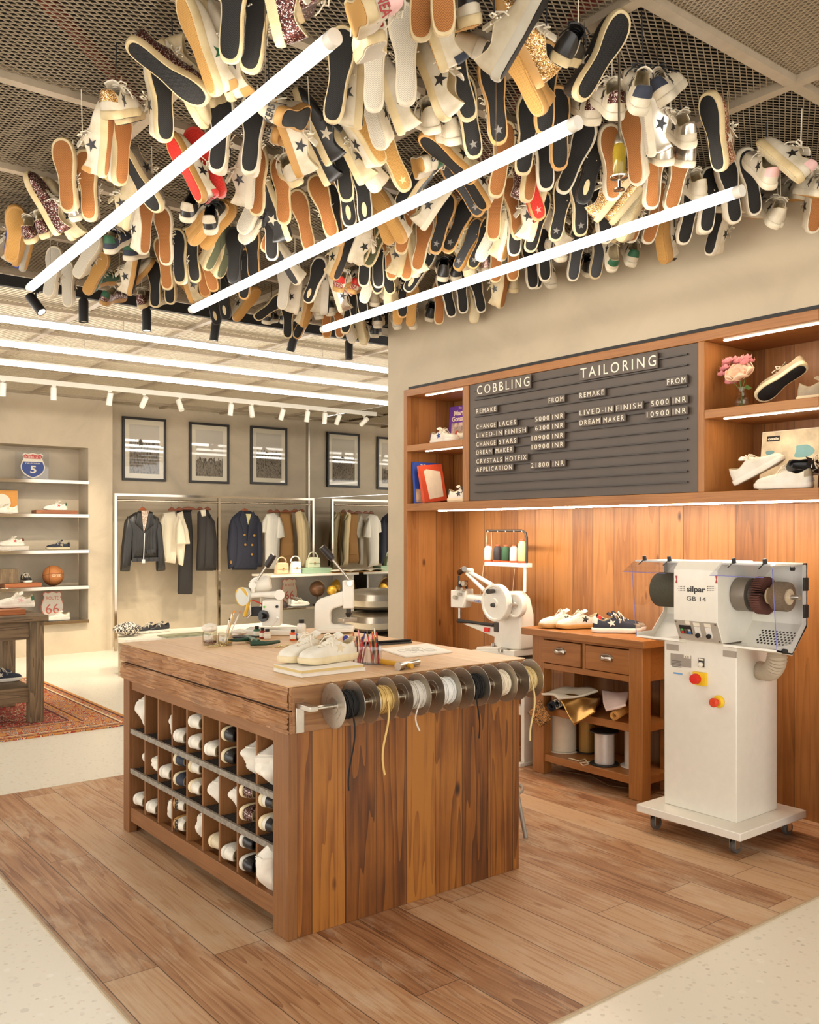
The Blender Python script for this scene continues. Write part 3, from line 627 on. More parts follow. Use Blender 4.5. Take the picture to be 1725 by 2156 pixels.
# ---------------------------------------------------------------- spool rail on the front of the slab
rl = thing('spool_rail', 'steel rail with angled brackets fixed to the workbench edge', 'rail', (BX0, BY0-.0235, .82))
for x in (.02, LX-.01):
    MB().box(x-.012, x+.022, -.006, 0, -.055, .055).box(x-.012, x+.022, -.100, 0, .037, .055).build('bracket', STEEL, rl, bevel=.001)
MB().cyl((.02, -.0905, .046), (LX+.02, -.0905, .046), .0095, n=16).build('rod', STEEL, rl)
SPC = [('black', C_(26, 24, 24, .8)), ('gold', C_(214, 180, 110, .5, .3)), ('pale grey', C_(214, 206, 194, .8)), ('shiny white', C_(232, 230, 224, .35)), ('black', C_(26, 24, 24, .8)), ('cream', C_(234, 220, 196, .8)), ('pale gold', C_(222, 196, 138, .5, .2))]
DISC = mat('spool_disc_steel', srgb(190, 180, 164), .32, .9, .06, 80)
def cord_wind(mb, x0, x1, r, n, seed):
    rr = random.Random(seed); pts = []
    turns = 15; lay = 2
    for i in range(turns*14):
        a = 2*PI*i/14; t = i/(turns*14); x = x0+(x1-x0)*(t+.02*math.sin(a*1.1+seed)); rr_ = r+.004*math.sin(t*19+seed)+rr.uniform(-.0006, .0006)
        pts.append((min(max(x, x0+.002), x1-.002), rr_*math.cos(a), rr_*math.sin(a)))
    mb.tube(pts, .0034, 5)
nsp = 7
for k, (nm, m) in enumerate(SPC):
    x = .155 + k*.154
    hw = .042
    s_ = thing('cord_spool', '%s cord spool between steel discs, %s from the bench corner' % (nm, ORD[k]), 'spool', (BX0+x, BY0-.114, .866), group='cord spools on the bench rail')
    for sx in (-1, 1):
        MB().lathe([(.011, -.001), (.081, -.001), (.082, 0), (.081, .001), (.011, .001), (.011, -.001)], 40, Matrix.Translation((sx*hw, 0, 0)) @ Matrix.Rotation(PI/2, 4, 'Y'), False).build('flange', DISC, s_)
    c_ = MB(); c_.lathe([(.030, -hw+.002), (.046, -hw+.002), (.046, hw-.002), (.030, hw-.002), (.030, -hw+.002)], 28, Matrix.Rotation(PI/2, 4, 'Y'), False); cord_wind(c_, -hw, hw, .048, 15, k); c_.build('wound_cord', m, s_)
    if k in (0, 1, 2, 4, 6):
        ln = [.30, .27, .13, .2, .25][[0, 1, 2, 4, 6].index(k)]
        pts = [(.012*math.sin(5*t+k), -.054-.004*math.sin(t*6), .0-ln*t) for t in [i/14 for i in range(15)]]
        MB().tube(pts, .0042 if k in (1, 6) else .0032, 6).build('loose_end', m, s_)
    MB().lathe([(.0105, -hw-.003), (.030, -hw-.003), (.030, hw+.003), (.0105, hw+.003), (.0105, -hw-.003)], 20, Matrix.Rotation(PI/2, 4, 'Y'), False).build('core', STEEL, s_)
# ---------------------------------------------------------------- helpers for things digitised in world space
def wp(mb, name, m, root, **kw):
    return mb.build(name, m, root, loc=-root.location if root is not None else None, **kw)
WALLF = lambda x: frame((x, 0, 0), (0, -1, 0), (-1, 0, 0))          # local (x, y) = (-Y, z), +z towards the room
def wx(px, py, x): p = atx(px, py, x); return (-p.y, p.z)
# ---------------------------------------------------------------- shelving unit with the letter board
su = thing('shelving_unit', 'long timber wall shelving unit around the letter board, lit from below', 'shelving', (XF, 5.29, 1.645))
X0 = XF-.012
wp(MB().box(X0, XB, 2.165, 5.26, 1.645, 1.70), 'bottom_board', W_SHELF, su, bevel=.003)
wp(MB().box(X0, XB, 2.165, 5.26, 2.475, 2.525), 'top_board', W_SHELF, su, bevel=.003)
wp(MB().box(X0, XF+.03, 5.255, 5.295, .006, 2.525), 'side_post', W_POST, su, bevel=.003)
for a, b in ((4.585, 4.645), (2.772, 2.809)): wp(MB().box(X0, XB, a, b, 1.70, 2.475), 'divider', W_POST, su, bevel=.003)
wp(MB().box(X0, XB, 4.645, 5.26, 2.075, 2.12), 'shelf', W_SHELF, su, bevel=.003)
wp(MB().box(X0, XB, 2.165, 2.772, 2.075, 2.12), 'shelf', W_SHELF, su, bevel=.003)
wp(MB().box(XF-.002, XF+.02, 2.10, 5.25, 2.525, 2.545), 'shadow_gap', BLACK, su, smooth=False)
for y0_, y1_, z in ((4.66, 5.12, 2.471), (4.66, 5.12, 2.071), (2.17, 2.70, 2.471), (2.17, 2.70, 2.071)):
    wp(MB().box(XF+.05, XF+.07, y0_, y1_, z, z+.003), 'shelf_strip_light', SHELFM, su, smooth=False)
wp(MB().box(XF+.012, XF+.032, 2.17, 4.93, 1.637, 1.645), 'under_shelf_light', UNDERM, su, smooth=False)
lbm = mat('board_paint', srgb(88, 77, 68), .45, 0, .06, 8)
lb = thing('letter_board', 'dark grey price board with ledges for letter plates', 'sign board', (XF, 4.585, 1.70))
wp(MB().box(XF-.004, XF+.03, 2.812, 4.582, 1.702, 2.473), 'panel', lbm, lb, smooth=False)
RZ = [1.756+.0556*k for k in range(13)]
for z in RZ: wp(MB().box(XF-.019, XF-.004, 2.871, 4.52, z-.0035, z+.0035), 'ledge', C_(64, 56, 50, .4), lb, smooth=False)
LETTER = C_(238, 228, 208, .5); PLATE = mat('plate_plastic', srgb(92, 80, 70), .45, 0, .03)
PLG = 'letter plates on the price board'
def plate(word, xa, xb, z, h, where):
    X = XF-.024
    a = atx(840+.3826*xa, 900, X).y; b = atx(840+.3826*xb, 900, X).y
    ph = h*1.5; mg = .010
    t = thing('letter_plate', 'letter plate reading %s, %s' % (word, where), 'sign', (X, (a+b)/2, z-ph/2), group=PLG)
    MB().box(-.004, .004, b-(a+b)/2-mg, a-(a+b)/2+mg, 0, ph).build('plate', PLATE, t, bevel=.001)
    text('lettering', word, h, frame((-.0042, (a-b)/2, ph/2-h/2), (0, -1, 0), (-1, 0, 0)), LETTER, t, width=a-b, ext=.0006, bold=.0, sp=1.4)
big = .058; sm = .0285
zr = [2.423, 2.287, 2.185, 2.129, 2.07, 2.016, 1.958, 1.904]
plate('COBBLING', 434, 722, 2.426, big, 'heading of the left column')
plate('TAILORING', 1003, 1418, 2.417, big, 'heading of the right column')
for i, row in enumerate([[('REMAKE', 430, 537), ('FROM', 828, 908)], [('CHANGE', 430, 535), ('LACES', 555, 646), ('5000', 754, 830), ('INR', 848, 908)],
        [('LIVED-IN', 430, 570), ('FINISH', 588, 702), ('6300', 754, 830), ('INR', 848, 908)], [('CHANGE', 430, 535), ('STARS', 555, 648), ('10900', 734, 830), ('INR', 848, 908)],
        [('DREAM', 430, 513), ('MAKER', 536, 628), ('10900', 734, 830), ('INR', 848, 908)], [('CRYSTALS', 430, 570), ('HOTFIX', 590, 705)], [('APPLICATION', 430, 625), ('21800', 731, 828), ('INR', 850, 911)]]):
    for wd, a, b in row: plate(wd, a, b, zr[i+1]+(.0 if i else 0), sm, 'left column, %s row below its heading' % ORD[i])
for i, (z, row) in enumerate([(2.289, [('REMAKE', 999, 1130), ('FROM', 1480, 1580)]), (2.187, [('LIVED-IN', 999, 1178), ('FINISH', 1200, 1340), ('5000', 1392, 1488), ('INR', 1511, 1583)]),
        (2.129, [('DREAM', 999, 1108), ('MAKER', 1130, 1242), ('10900', 1368, 1490), ('INR', 1511, 1583)])]):
    for wd, a, b in row: plate(wd, a, b, z, sm, 'right column, %s row below its heading' % ORD[i])
# ---------------------------------------------------------------- things on the shelving unit
def book(label, M, w_, h_, t_, cover, extra=None, page=(240, 230, 210)):
    """local x width, y height, z thickness (front cover at +z)"""
    b = thing('book', label, 'book', M=M)
    MB().box(0, w_, 0, h_, t_-.002, t_).box(0, w_, 0, h_, 0, .002).box(0, .003, 0, h_, 0, t_).build('cover', cover, b, bevel=.0008)
    MB().box(.003, w_-.003, .003, h_-.003, .002, t_-.002).build('pages', C_(*page, .8), b, smooth=False)
    return b
b = book('purple book leaning on the back of the upper left shelf', frame((4.47, 5.225, 2.122), (0, -1, 0), (-1, 0, .08)), .235, .305, .02, C_(112, 66, 160))
text('title', 'Mark', .034, Matrix.Translation((.05, .235, .0205)), C_(246, 226, 200), b, width=.13, ext=.0004, bold=.05)
text('title', 'Gonzales', .034, Matrix.Translation((.03, .192, .0205)), C_(246, 226, 200), b, width=.19, ext=.0004, bold=.05)
text('title', 'The', .016, Matrix.Translation((.10, .281, .0205)), C_(246, 226, 200), b, width=.035, ext=.0004)
MB().box(.03, .225, .012, .178, .020, .0206).build('cover_picture', mat('cover_picture_print', srgb(200, 176, 160), .5, 0, .6, 30), b, smooth=False)
b = book('blue book leaning on the side of the lower left shelf', frame((4.13, 5.222, 1.702), (1, 0, 0), (0, -1, .10)), .235, .30, .022, C_(52, 84, 178))
text('title', 'THE', .017, Matrix.Translation((.06, .268, .0225)), LETTER, b, width=.05, ext=.0004, bold=.04); text('title', 'COMPLETE', .017, Matrix.Translation((.035, .242, .0225)), LETTER, b, width=.13, ext=.0004, bold=.04)
MB().box(.004, .232, .004, .10, .022, .0226).build('cover_picture', mat('cover_picture_warm', srgb(232, 196, 160), .5, 0, .3, 22), b, smooth=False)
b = book('orange red book with pale panel tilted against the blue book', frame((4.150, 5.150, 1.702), (1, 0, .10), (0, -1, .13)), .215, .27, .026, C_(214, 84, 52))
MB().prism([(.05, .02), (.185, .03), (.19, .215), (.06, .24), (.035, .225)], .026, .0268).build('cover_panel', C_(238, 224, 200), b, smooth=False)
SHG = None
sneaker('white sneaker with blue star and blue heel on the upper left shelf', shoe_M((4.22, 4.99, 2.122), -90), 'w', 'w', 'w', tab='u', star='u')
sneaker('white and red sneaker before the purple book, behind the divider', shoe_M((4.33, 4.82, 2.122), -78), 'w', 'w', 'w', tab='r', star='r')
sneaker('white sneaker with black star and black laces beside the orange red book', shoe_M((4.26, 4.82, 1.702), -80), 'w', 'c', 't', tab='k', star='k', lace='k')
# vase with flowers
v = thing('flower_vase', 'small cut glass vase with pink and peach flowers', 'vase', atz(1555, 860, 2.12)); v.location.x += .03; v.location.z = 2.121
MB().lathe([(.030, 0), (.036, .012), (.040, .03), (.036, .052), (.024, .066), (.020, .085), (.027, .108), (.024, .108), (.017, .085), (.021, .067), (.032, .050), (.034, .03), (.028, .012), (.0, .008)], 14).build('vase_body', acrylic('cut_glass', (.97, .97, .95), .3), v, ang=15)
def petal_flower(mb, c, r, n, seed, layers=3):
    rr = random.Random(seed)
    for ly in range(layers):
        for k in range(n):
            a = 2*PI*k/n+ly*.6; tl = .35+.4*ly; rows = []
            for i in range(5):
                t = i/4; wd = r*.55*math.sin(PI*min(1, .12+t*.86)); rad = r*t*math.cos(tl*t); z = r*t*math.sin(tl*t*1.3)+.0
                rows.append([Vector(c)+Vector((rad*math.cos(a)-q*wd*math.sin(a), rad*math.sin(a)+q*wd*math.cos(a), z+.18*r*abs(q)*t)) for q in (-1, -.5, 0, .5, 1)])
            mb.grid(rows)
pk = C_(232, 150, 150, .7); pc = C_(246, 208, 176, .7); grn = C_(96, 122, 60, .7)
for i, (dx, dy, dz) in enumerate([(.0, .06, .15), (-.01, .085, .185), (.02, .05, .205), (-.02, .07, .225), (.0, .02, .235), (-.01, -.03, .23), (.03, .075, .165)]):
    f_ = MB()
    for q in range(5): petal_flower(f_, (dx+R.uniform(-.02, .02), dy+R.uniform(-.02, .02), dz+R.uniform(-.02, .02)), .026, 4, i*9+q, 2)
    f_.build('hydrangea_cluster', pk, v, solid=.0008)
f_ = MB(); Mr = Matrix.Translation((-.03, -.02, .155)) @ Matrix.Rotation(-.7, 4, 'Y')
for ly, (r_, n_) in enumerate(((.068, 7), (.055, 6), (.042, 5), (.028, 4))):
    for k in range(n_):
        a = 2*PI*k/n_+ly*.5; rows = []
        for i in range(6):
            t = i/5; rad = r_*(.25+.75*math.sin(t*PI*.62)); z = r_*1.1*t*(.75+.14*ly); wd = r_*.62*math.sin(PI*(.15+.75*t))
            rows.append([Vector((rad*math.cos(a)-q*wd*math.sin(a), rad*math.sin(a)+q*wd*math.cos(a), z-abs(q)*.004)) for q in (-1, -.5, 0, .5, 1)])
        f_.grid(rows, M=Mr)
f_.build('rose', pc, v, solid=.0008)
st = MB()
for k in range(6): st.tube([(R.uniform(-.008, .008), R.uniform(-.008, .008), .01), (0, 0, .09), (R.uniform(-.03, .02), R.uniform(-.03, .07), .17)], .002, 5)
st.add([(0, -.01, .105), (-.012, -.035, .118), (-.006, -.062, .098), (.008, -.035, .092)], [(0, 1, 2, 3)]); st.build('stems', grn, v)
Tx = Matrix.Translation((0, 0, .0))
sneaker('grey sneaker with black sole, toe down, propped up beside the vase', shoe_M((4.23, 2.43, 2.225), 95, roll=38, pitch=-30), 'e', 'c', 'k', star=None, lace='w')
sneaker('grey sneaker standing flat behind the propped one, heel towards the vase', shoe_M((4.26, 2.21, 2.122), -82), 'e', 'c', 'k', star=None, lace='w')
al = thing('record_sleeve', 'pale square record sleeve leaning at the back of the lower right shelf', 'record sleeve', M=frame((4.36, 2.632, 1.702), (0, -1, 0), (-1, 0, .12)))
MB().box(0, .315, 0, .315, -.004, 0).build('sleeve', C_(240, 228, 204), al, smooth=False)
MB().box(.004, .311, .004, .311, 0, .0006).build('cover_picture', mat('sleeve_print', srgb(226, 208, 172), .4, 0, .35, 9), al, smooth=False)
MB().box(.028, .10, .262, .290, .0006, .0012).build('name_box', BLACK, al, smooth=False); text('lettering', 'oasis', .013, Matrix.Translation((.034, .270, .0014)), LETTER, al, width=.06, ext=.0003, bold=.05)
for i, (x_, y_, r_, c_) in enumerate([(.05, .20, .022, (112, 160, 164)), (.09, .15, .03, (168, 150, 110)), (.23, .20, .05, (126, 176, 178)), (.20, .10, .05, (150, 150, 190)), (.27, .06, .03, (120, 120, 160))]):
    MB().prism([(x_+r_*(1+.25*math.sin(3*a+i))*math.cos(a), y_+r_*.8*(1+.2*math.cos(2*a))*math.sin(a)) for a in [2*PI*k/20 for k in range(20)]], .0006, .001).build('printed_shape', C_(*c_), al, smooth=False)
sneaker('white sneaker with heel low and toe raised on the lower right shelf', shoe_M((4.19, 2.52, 1.785), -88, roll=10, pitch=24), 'w', 'w', 'w', star=None)
sneaker('white sneaker with drawn-on heel lying before the record sleeve', shoe_M((4.16, 2.38, 1.702), 93), 'w', 'w', 'w', tab='e', star=None, heeltext=None)
sneaker('black sneaker with white sole beside the record sleeve at frame edge', shoe_M((4.25, 2.255, 1.79), -60, roll=70), 'k', 'w', 'k', star='w')
# ---------------------------------------------------------------- sewing machine on its stand
XSM = 4.300
sw = thing('sewing_machine', 'white cylinder-arm sewing machine on a stand with thread rack', 'sewing machine', (4.340, 4.490, .006))
def q6(x, y, X=XSM): return wx(930+.2493*x, 1080+.2493*y, X)
def pr(poly, x0, x1, name, m, root=sw, X=XSM, bevel=.004, **kw):
    """front-view outline (zoom coordinates on the plane x = X) made solid from depth x0 to x1"""
    return wp(MB().prism([q6(a, b, X) for a, b in poly], -(x1-X), -(x0-X), WALLF(X)), name, m, root, bevel=bevel, **kw)
pr([(300, 1150), (715, 1150), (715, 1205), (300, 1205)], 4.190, 4.470, 'base_plate', WHITEM)
pr([(380, 1122), (560, 1125), (560, 1150), (370, 1150)], 4.210, 4.370, 'bed', WHITEM)
pr([(560, 660), (640, 662), (690, 720), (722, 860), (725, 1150), (600, 1150), (490, 1120), (500, 1000), (520, 900), (555, 800)], 4.240, 4.370, 'column', WHITEM, bevel=.012)
def disc(cx, cy, r, x0, x1, name, m, root=sw, X=XSM, n=36, dish=True):
    c = q6(cx, cy, X); Mx = WALLF(X) @ Matrix.Translation((c[0], c[1], 0))
    f, b = -(x0-X), -(x1-X); prof = [(r*.99, b), (r, b+.004), (r, f-.004), (r*.97, f), (r*.86, f), (r*.83, f-.008), (r*.25, f-.008), (r*.22, f), (.002, f)] if dish else [(r, b), (r, f-.002), (r*.94, f), (.002, f)]
    return wp(MB().lathe(prof, n, Mx), name, m, root, label=None)
disc(705, 775, .079, 4.200, 4.240, 'hand_wheel', WHITEM)
disc(716, 775, .014, 4.160, 4.200, 'wheel_nut', STEEL, dish=False)
disc(460, 758, .124, 4.150, 4.200, 'hand_wheel', WHITEM, X=4.170)
c = atx(930+.2493*440, 1080+.2493*660, 4.150); wp(MB().cyl(c, c+Vector((-.06, -.01, .0)), .014, .017), 'wheel_grip', C_(50, 46, 42), sw)
c = atx(930+.2493*440, 1080+.2493*778, 4.150); wp(MB().cyl(c, c+Vector((-.02, 0, 0)), .016, .012), 'wheel_hub', C_(50, 46, 42), sw)
a = atx(930+.2493*170, 1080+.2493*705, XSM); b = atx(930+.2493*360, 1080+.2493*730, XSM); e = atx(930+.2493*600, 1080+.2493*740, XSM)
wp(MB().tube([a, a.lerp(b, .3), b, e], [.034, .028, .034, .05], 16), 'arm', WHITEM, sw)
text('maker_name', 'CLAES', .018, frame(atx(930+.2493*278, 1080+.2493*752, XSM-.034), (0, -1, 0), (-1, 0, .1)), C_(50, 70, 150), sw, width=.062, world=True)
pr([(112, 650), (235, 640), (237, 690), (215, 800), (112, 795)], 4.260, 4.340, 'needle_head', WHITEM, bevel=.006)
hd = MB()
for x_, y_, r_ in ((128, 715, .014), (165, 690, .012), (195, 650, .014), (150, 640, .013), (205, 600, .018), (180, 590, .012)): 
    c = atx(930+.2493*x_, 1080+.2493*y_, 4.260); hd.cyl(c, c+Vector((-.028, 0, .005)), r_, n=12)
wp(hd, 'tension_discs', STEEL, sw)
wp(MB().cyl(atx(968, 1280, 4.290), atx(968, 1302, 4.290), .012, n=12).cyl(atx(967, 1300, 4.290), atx(967, 1312, 4.290), .004, n=8), 'needle_bar', STEEL, sw)
wp(MB().cyl(atx(968, 1225, 4.290), atx(970, 1246, 4.290), .016, n=12).cyl(atx(982, 1222, 4.290), atx(982, 1240, 4.290), .010, n=12), 'take_up_lever', BLACK, sw)
wp(MB().tube([atx(930+.2493*x, 1080+.2493*y, 4.270) for x, y in ((168, 480), (258, 486))], .017, 14), 'link_bar', WHITEM, sw)
lk_ = MB()
for pts in (((215, 510), (365, 655)), ((240, 500), (430, 610))): lk_.tube([atx(930+.2493*x, 1080+.2493*y, 4.270) for x, y in pts], [.014, .016], 10)
wp(lk_, 'rocker_arm', WHITEM, sw)
wp(MB().cyl(atx(968, 1205, 4.280), atx(978, 1198, 4.230), .02, n=12).cyl(atx(966, 1212, 4.280), atx(966, 1230, 4.280), .006, n=8), 'rocker_pivot', BLACKG, sw)
wp(MB().tube([atx(965, 1307, 4.270), atx(985, 1309, 4.270), atx(1040, 1316, 4.270)], [.016, .010, .012], 12), 'cylinder_bed', BLACK, sw)
pr([(200, 932), (430, 955), (490, 965), (490, 1052), (330, 985)], 4.270, 4.320, 'bed_support', WHITEM)
pr([(398, 962), (437, 968), (435, 1004), (398, 1000)], 4.255, 4.270, 'safety_tag', C_(206, 44, 36), bevel=0)
wp(MB().cbox(atx(1050, 1320, 4.260), (.05, .05, .07)), 'bobbin_case', C_(70, 62, 54), sw, bevel=.008)
wp(MB().cyl(atx(1038, 1366, 4.230), atx(1038, 1354, 4.230), .012, n=12).cyl(atx(1060, 1372, 4.210), atx(1060, 1366, 4.210), .035, n=18), 'thread_guide', STEEL, sw)
# thread rack
tp = atx(930+.2493*703, 1080+.2493*668, 4.330); tq = atx(930+.2493*707, 1080+.2493*455, 4.330)
wp(MB().cyl(tp, tq, .011, n=12), 'rack_post', WHITEM, sw)
ta = atx(930+.2493*375, 1080+.2493*440, 4.330); tb = atx(930+.2493*730, 1080+.2493*458, 4.330)
wp(MB().box(4.315, 4.370, tb.y, ta.y, tq.z-.004, tq.z+.024), 'rack_tray', WHITEM, sw, bevel=.002)
hz_ = atx(930+.2493*540, 1080+.2493*148, 4.330).z; ey = atx(930+.2493*368, 1200, 4.330).y
wp(MB().tube([Vector((4.345, tq.y, tq.z)), Vector((4.345, tq.y, hz_-.05)), Vector((4.345, tq.y+.012, hz_-.015)), Vector((4.345, tq.y+.05, hz_)), Vector((4.345, ey, hz_))], .008, 10), 'thread_arch', C_(50, 44, 40), sw)
CON = [(393, 'white', (236, 226, 210)), (472, 'charcoal', (50, 46, 48)), (540, 'green', (44, 80, 54)), (610, 'pale pink', (236, 208, 204)), (680, 'tall cream', (226, 196, 140))]
for i, (x_, nm, c_) in enumerate(CON):
    yy = atx(930+.2493*x_, 1180, 4.340).y; zb = tq.z+.026; tall = nm.startswith('tall')
    wp(MB().lathe([(.006, 0), (.006, .01), (.002, .012)], 10, Matrix.Translation((4.342, yy, hz_-.012))), 'eyelet', STEEL, sw)
    k = thing('thread_cone', '%s thread cone on orange base, rack of the sewing machine' % nm, 'thread cone', (4.342, yy, zb), group='thread cones on the sewing machine rack')
    hh = .115 if not tall else .155
    MB().lathe([(.032, 0), (.033, .006), (.02, .012)], 20).build('cone_base', C_(220, 92, 50), k)
    MB().lathe([(.026, .010), (.029, .016), (.0285, hh*.55), (.026, hh*.8), (.017, hh*.92), (.012, hh*.93)], 24).build('thread', C_(*c_, .7), k)
    MB().lathe([(.012, hh*.92), (.014, hh*.94), (.014, hh), (.011, hh+.002)], 16).build('cone_tip', C_(220, 100, 70), k)
th = MB()
for (x0_, x1_, y1_) in ((385, 372, 320), (420, 425, 310)): th.tube([atx(930+.2493*x0_, 1080+.2493*160, 4.340), atx(930+.2493*x1_, 1080+.2493*y1_, 4.340)], .0012, 5)
th.tube([atx(930+.2493*355, 1080+.2493*440, 4.290), atx(930+.2493*330, 1080+.2493*690, 4.270)], .001, 5).tube([atx(930+.2493*617, 1080+.2493*470, 4.290), atx(930+.2493*600, 1080+.2493*665, 4.290)], .001, 5)
wp(th, 'thread', C_(236, 222, 196), sw)
bz = q6(500, 1205)[1]
st = MB().box(4.16, 4.40, 4.135, 4.165, .03, bz).box(4.16, 4.40, 4.60, 4.63, .03, bz).box(4.12, 4.45, 4.13, 4.17, .006, .03).box(4.12, 4.45, 4.595, 4.635, .006, .03).box(4.25, 4.30, 4.165, 4.6, .3, .36)
wp(st, 'stand', WHITEM, sw, bevel=.003)
wp(MB().box(4.14, 4.50, 4.13, 4.75, bz-.03, bz), 'stand_top', C_(206, 200, 188), sw, bevel=.003)
# ---------------------------------------------------------------- side table with two drawers
sd = thing('side_table', 'brown wooden side table with two drawers and two shelves', 'table', (4.30, 3.62, .006))
TX0, TX1, TY0, TY1 = 4.08, 4.50, 3.145, 4.085
wp(MB().box(TX0, TX1, TY0, TY1, .855, .90), 'tabletop', W_TABLE, sd, bevel=.005)
for x_ in (4.12, 4.40):
    for y_ in (3.205, 3.95): wp(MB().box(x_, x_+.075, y_-.02, y_+.075, .006, .856), 'leg', W_TABLEZ, sd, bevel=.004)
wp(MB().box(4.125, 4.145, 3.25, 3.98, .655, .690).box(4.125, 4.145, 3.25, 3.98, .838, .856).box(4.125, 4.145, 3.60, 3.622, .690, .838).box(4.45, 4.47, 3.25, 3.98, .66, .856).box(4.16, 4.44, 3.20, 3.22, .66, .856).box(4.16, 4.44, 3.99, 4.01, .66, .856), 'apron', W_TABLE, sd, bevel=.002)
for y_ in (3.275, 3.632):
    dr = wp(MB().box(4.118, 4.40, y_, y_+.318, .695, .833), 'drawer', W_TABLE, sd, bevel=.003)
    yc = y_+.159
    h_ = MB(); rows = []
    for i in range(9):
        a = PI*i/8; rows.append([Vector((4.117-.026*math.sin(bb)*math.sin(a)-.001, yc+.042*math.cos(a), .778+.018*math.cos(bb)-.006)) for bb in [PI*.75*k/6 for k in range(7)]])
    h_.grid(rows); h_.tube([(4.1165, yc+.044*math.cos(a), .775+.020*math.sin(a)) for a in [PI*k/10 for k in range(11)]], .0028, 6)
    h2 = h_.build('cup_handle', STEEL, dr, solid=.0015)
    h2.location = (0, 0, 0)
for z_, nm in ((.375, 'shelf'), (.085, 'shelf')): wp(MB().box(4.13, 4.47, 3.21, 4.0, z_, z_+.045), nm, W_TABLE, sd, bevel=.003)
def on(px, py, z): p = atz(px, py, z); p.z = z; return p
SA = on(1217, 1323, .902)
sneaker('white sneaker with black star in front on the side table', shoe_M(SA, 158, s=.98), 'w', 't', 'k', tab='k', star='k')
sneaker('white sneaker behind its black-star mate on the side table', shoe_M(SA-RT*.10+FW*.055, 160, s=.98), 'w', 't', 'k', tab='k', star='k')
SB = on(1299, 1332, .902)
sneaker('dark patchwork sneaker with white star in front, side table near machine', shoe_M(SB, -42, s=1.0), 'n', 'w', 'w', tab='w', star='w', toe='e')
sneaker('dark patchwork sneaker with red tongue behind its mate, side table', shoe_M(SB+RT*.045+FW*.085, -47, s=1.0), 'n', 'w', 'w', tab='r', star='w', toe='e')
# rolls of leather and fabric on the middle shelf
def roll(name, label, cat, p0, p1, r, m, inner=None, turns=2.6):
    p0, p1 = Vector(p0), Vector(p1); d = (p1-p0).normalized(); a = Vector((0, 0, 1)); a = (a-d*a.dot(d)).normalized(); b = d.cross(a)
    t = thing(name, label, cat, (p0.x, p0.y, min(p0.z, p1.z)-r)); N = int(turns*18); rows = []
    for q in (p0, p1):
        rows.append([q+(a*math.cos(2*PI*i/18)+b*math.sin(2*PI*i/18))*(r*(.5+.5*i/N)) for i in range(N+1)])
    mb = MB(); mb.grid(rows); wp(mb, 'rolled_sheet', m, t, solid=.003); return t
def sheet(name, label, cat, quad, m, n=10, amp=.012, seed=0, thick=.003, sag=None):
    """draped sheet: bilinear quad of world points with folds"""
    rr = random.Random(seed); ph = [rr.uniform(0, 6) for _ in range(4)]; q = [Vector(p) for p in quad]; rows = []
    for i in range(n+1):
        u = i/n; row = []
        for j in range(n+1):
            v_ = j/n; p = q[0].lerp(q[1], u).lerp(q[3].lerp(q[2], u), v_)
            p = p+Vector((amp*.4*math.sin(7*v_+ph[1]), amp*.5*math.sin(5*u+ph[2]), amp*(math.sin(6*u+ph[0])*math.cos(4*v_+ph[3]))))
            if sag: p = p+Vector(sag)*(4*u*(1-u))
            row.append(p)
        rows.append(row)
    base = min((p for r in rows for p in r), key=lambda p: p.z)
    t = thing(name, label, cat, base); mb = MB(); mb.grid(rows); wp(mb, 'sheet', m, t, solid=thick); return t
def spotmat(name, base, spot_, sc):
    m, nt, p, lk = newmat(name); tc = L(nt, 'ShaderNodeTexCoord'); n = L(nt, 'ShaderNodeTexNoise'); n.inputs['Scale'].default_value = sc; n.inputs['Detail'].default_value = 1; lk(tc.outputs['Object'], n.inputs['Vector'])
    f = M_(nt, 'GREATER_THAN', M_(nt, 'ABSOLUTE', M_(nt, 'SUBTRACT', n.outputs['Fac'], .5)), .07)
    mx = L(nt, 'ShaderNodeMix', data_type='RGBA'); mx.inputs['A'].default_value = (*spot_, 1); mx.inputs['B'].default_value = (*base, 1); lk(f, mx.inputs['Factor']); lk(mx.outputs['Result'], p.inputs['Base Color']); p.inputs['Roughness'].default_value = .8; return m
zm = .422
def P(px, py, X, lo=None):
    p = atx(px, py, X)
    if X > 4.115 and lo is not None: p.z = max(p.z, lo)
    return p
sheet('leather_sheet', 'leopard print hide hanging over the left end of the table shelf', 'leather', [P(1137, 1472, 4.10), P(1162, 1512, 4.08), P(1138, 1532, 4.07), P(1112, 1502, 4.09)], spotmat('leopard_print', srgb(206, 146, 76), srgb(40, 26, 18), 130), 8, .006, 1, .006)
sheet('leather_sheet', 'shiny gold leather sheet draped over the table shelf edge', 'leather', [P(1172, 1478, 4.14, .5), P(1262, 1466, 4.24, .5), P(1252, 1500, 4.10), P(1210, 1528, 4.06)], mat('gold_leather', srgb(196, 150, 84), .25, .85, .08), 14, .012, 2)
sheet('leather_sheet', 'white hides lying on top of the pile on the table shelf', 'leather', [P(1142, 1458, 4.115), P(1215, 1446, 4.34, .52), P(1262, 1456, 4.26, .5), P(1178, 1474, 4.10)], C_(230, 220, 198, .6), 14, .012, 3, .012)
sheet('leather_sheet', 'pale pink leather folded over the rolls on the table shelf', 'leather', [P(1268, 1455, 4.30, .52), P(1326, 1458, 4.30, .52), P(1318, 1486, 4.115), P(1276, 1497, 4.09)], C_(232, 206, 194, .6), 14, .008, 4, .01)
roll('leather_roll', 'tan leather roll poking out below the pink leather', 'leather', P(1293, 1507, 4.10), P(1333, 1490, 4.42, .46), .026, C_(214, 156, 84, .5))
roll('leather_roll', 'zebra striped roll under the white hides', 'leather', P(1172, 1490, 4.12, .458), P(1212, 1478, 4.40, .47), .032, spotmat('zebra_print', srgb(236, 226, 206), srgb(30, 26, 24), 60))
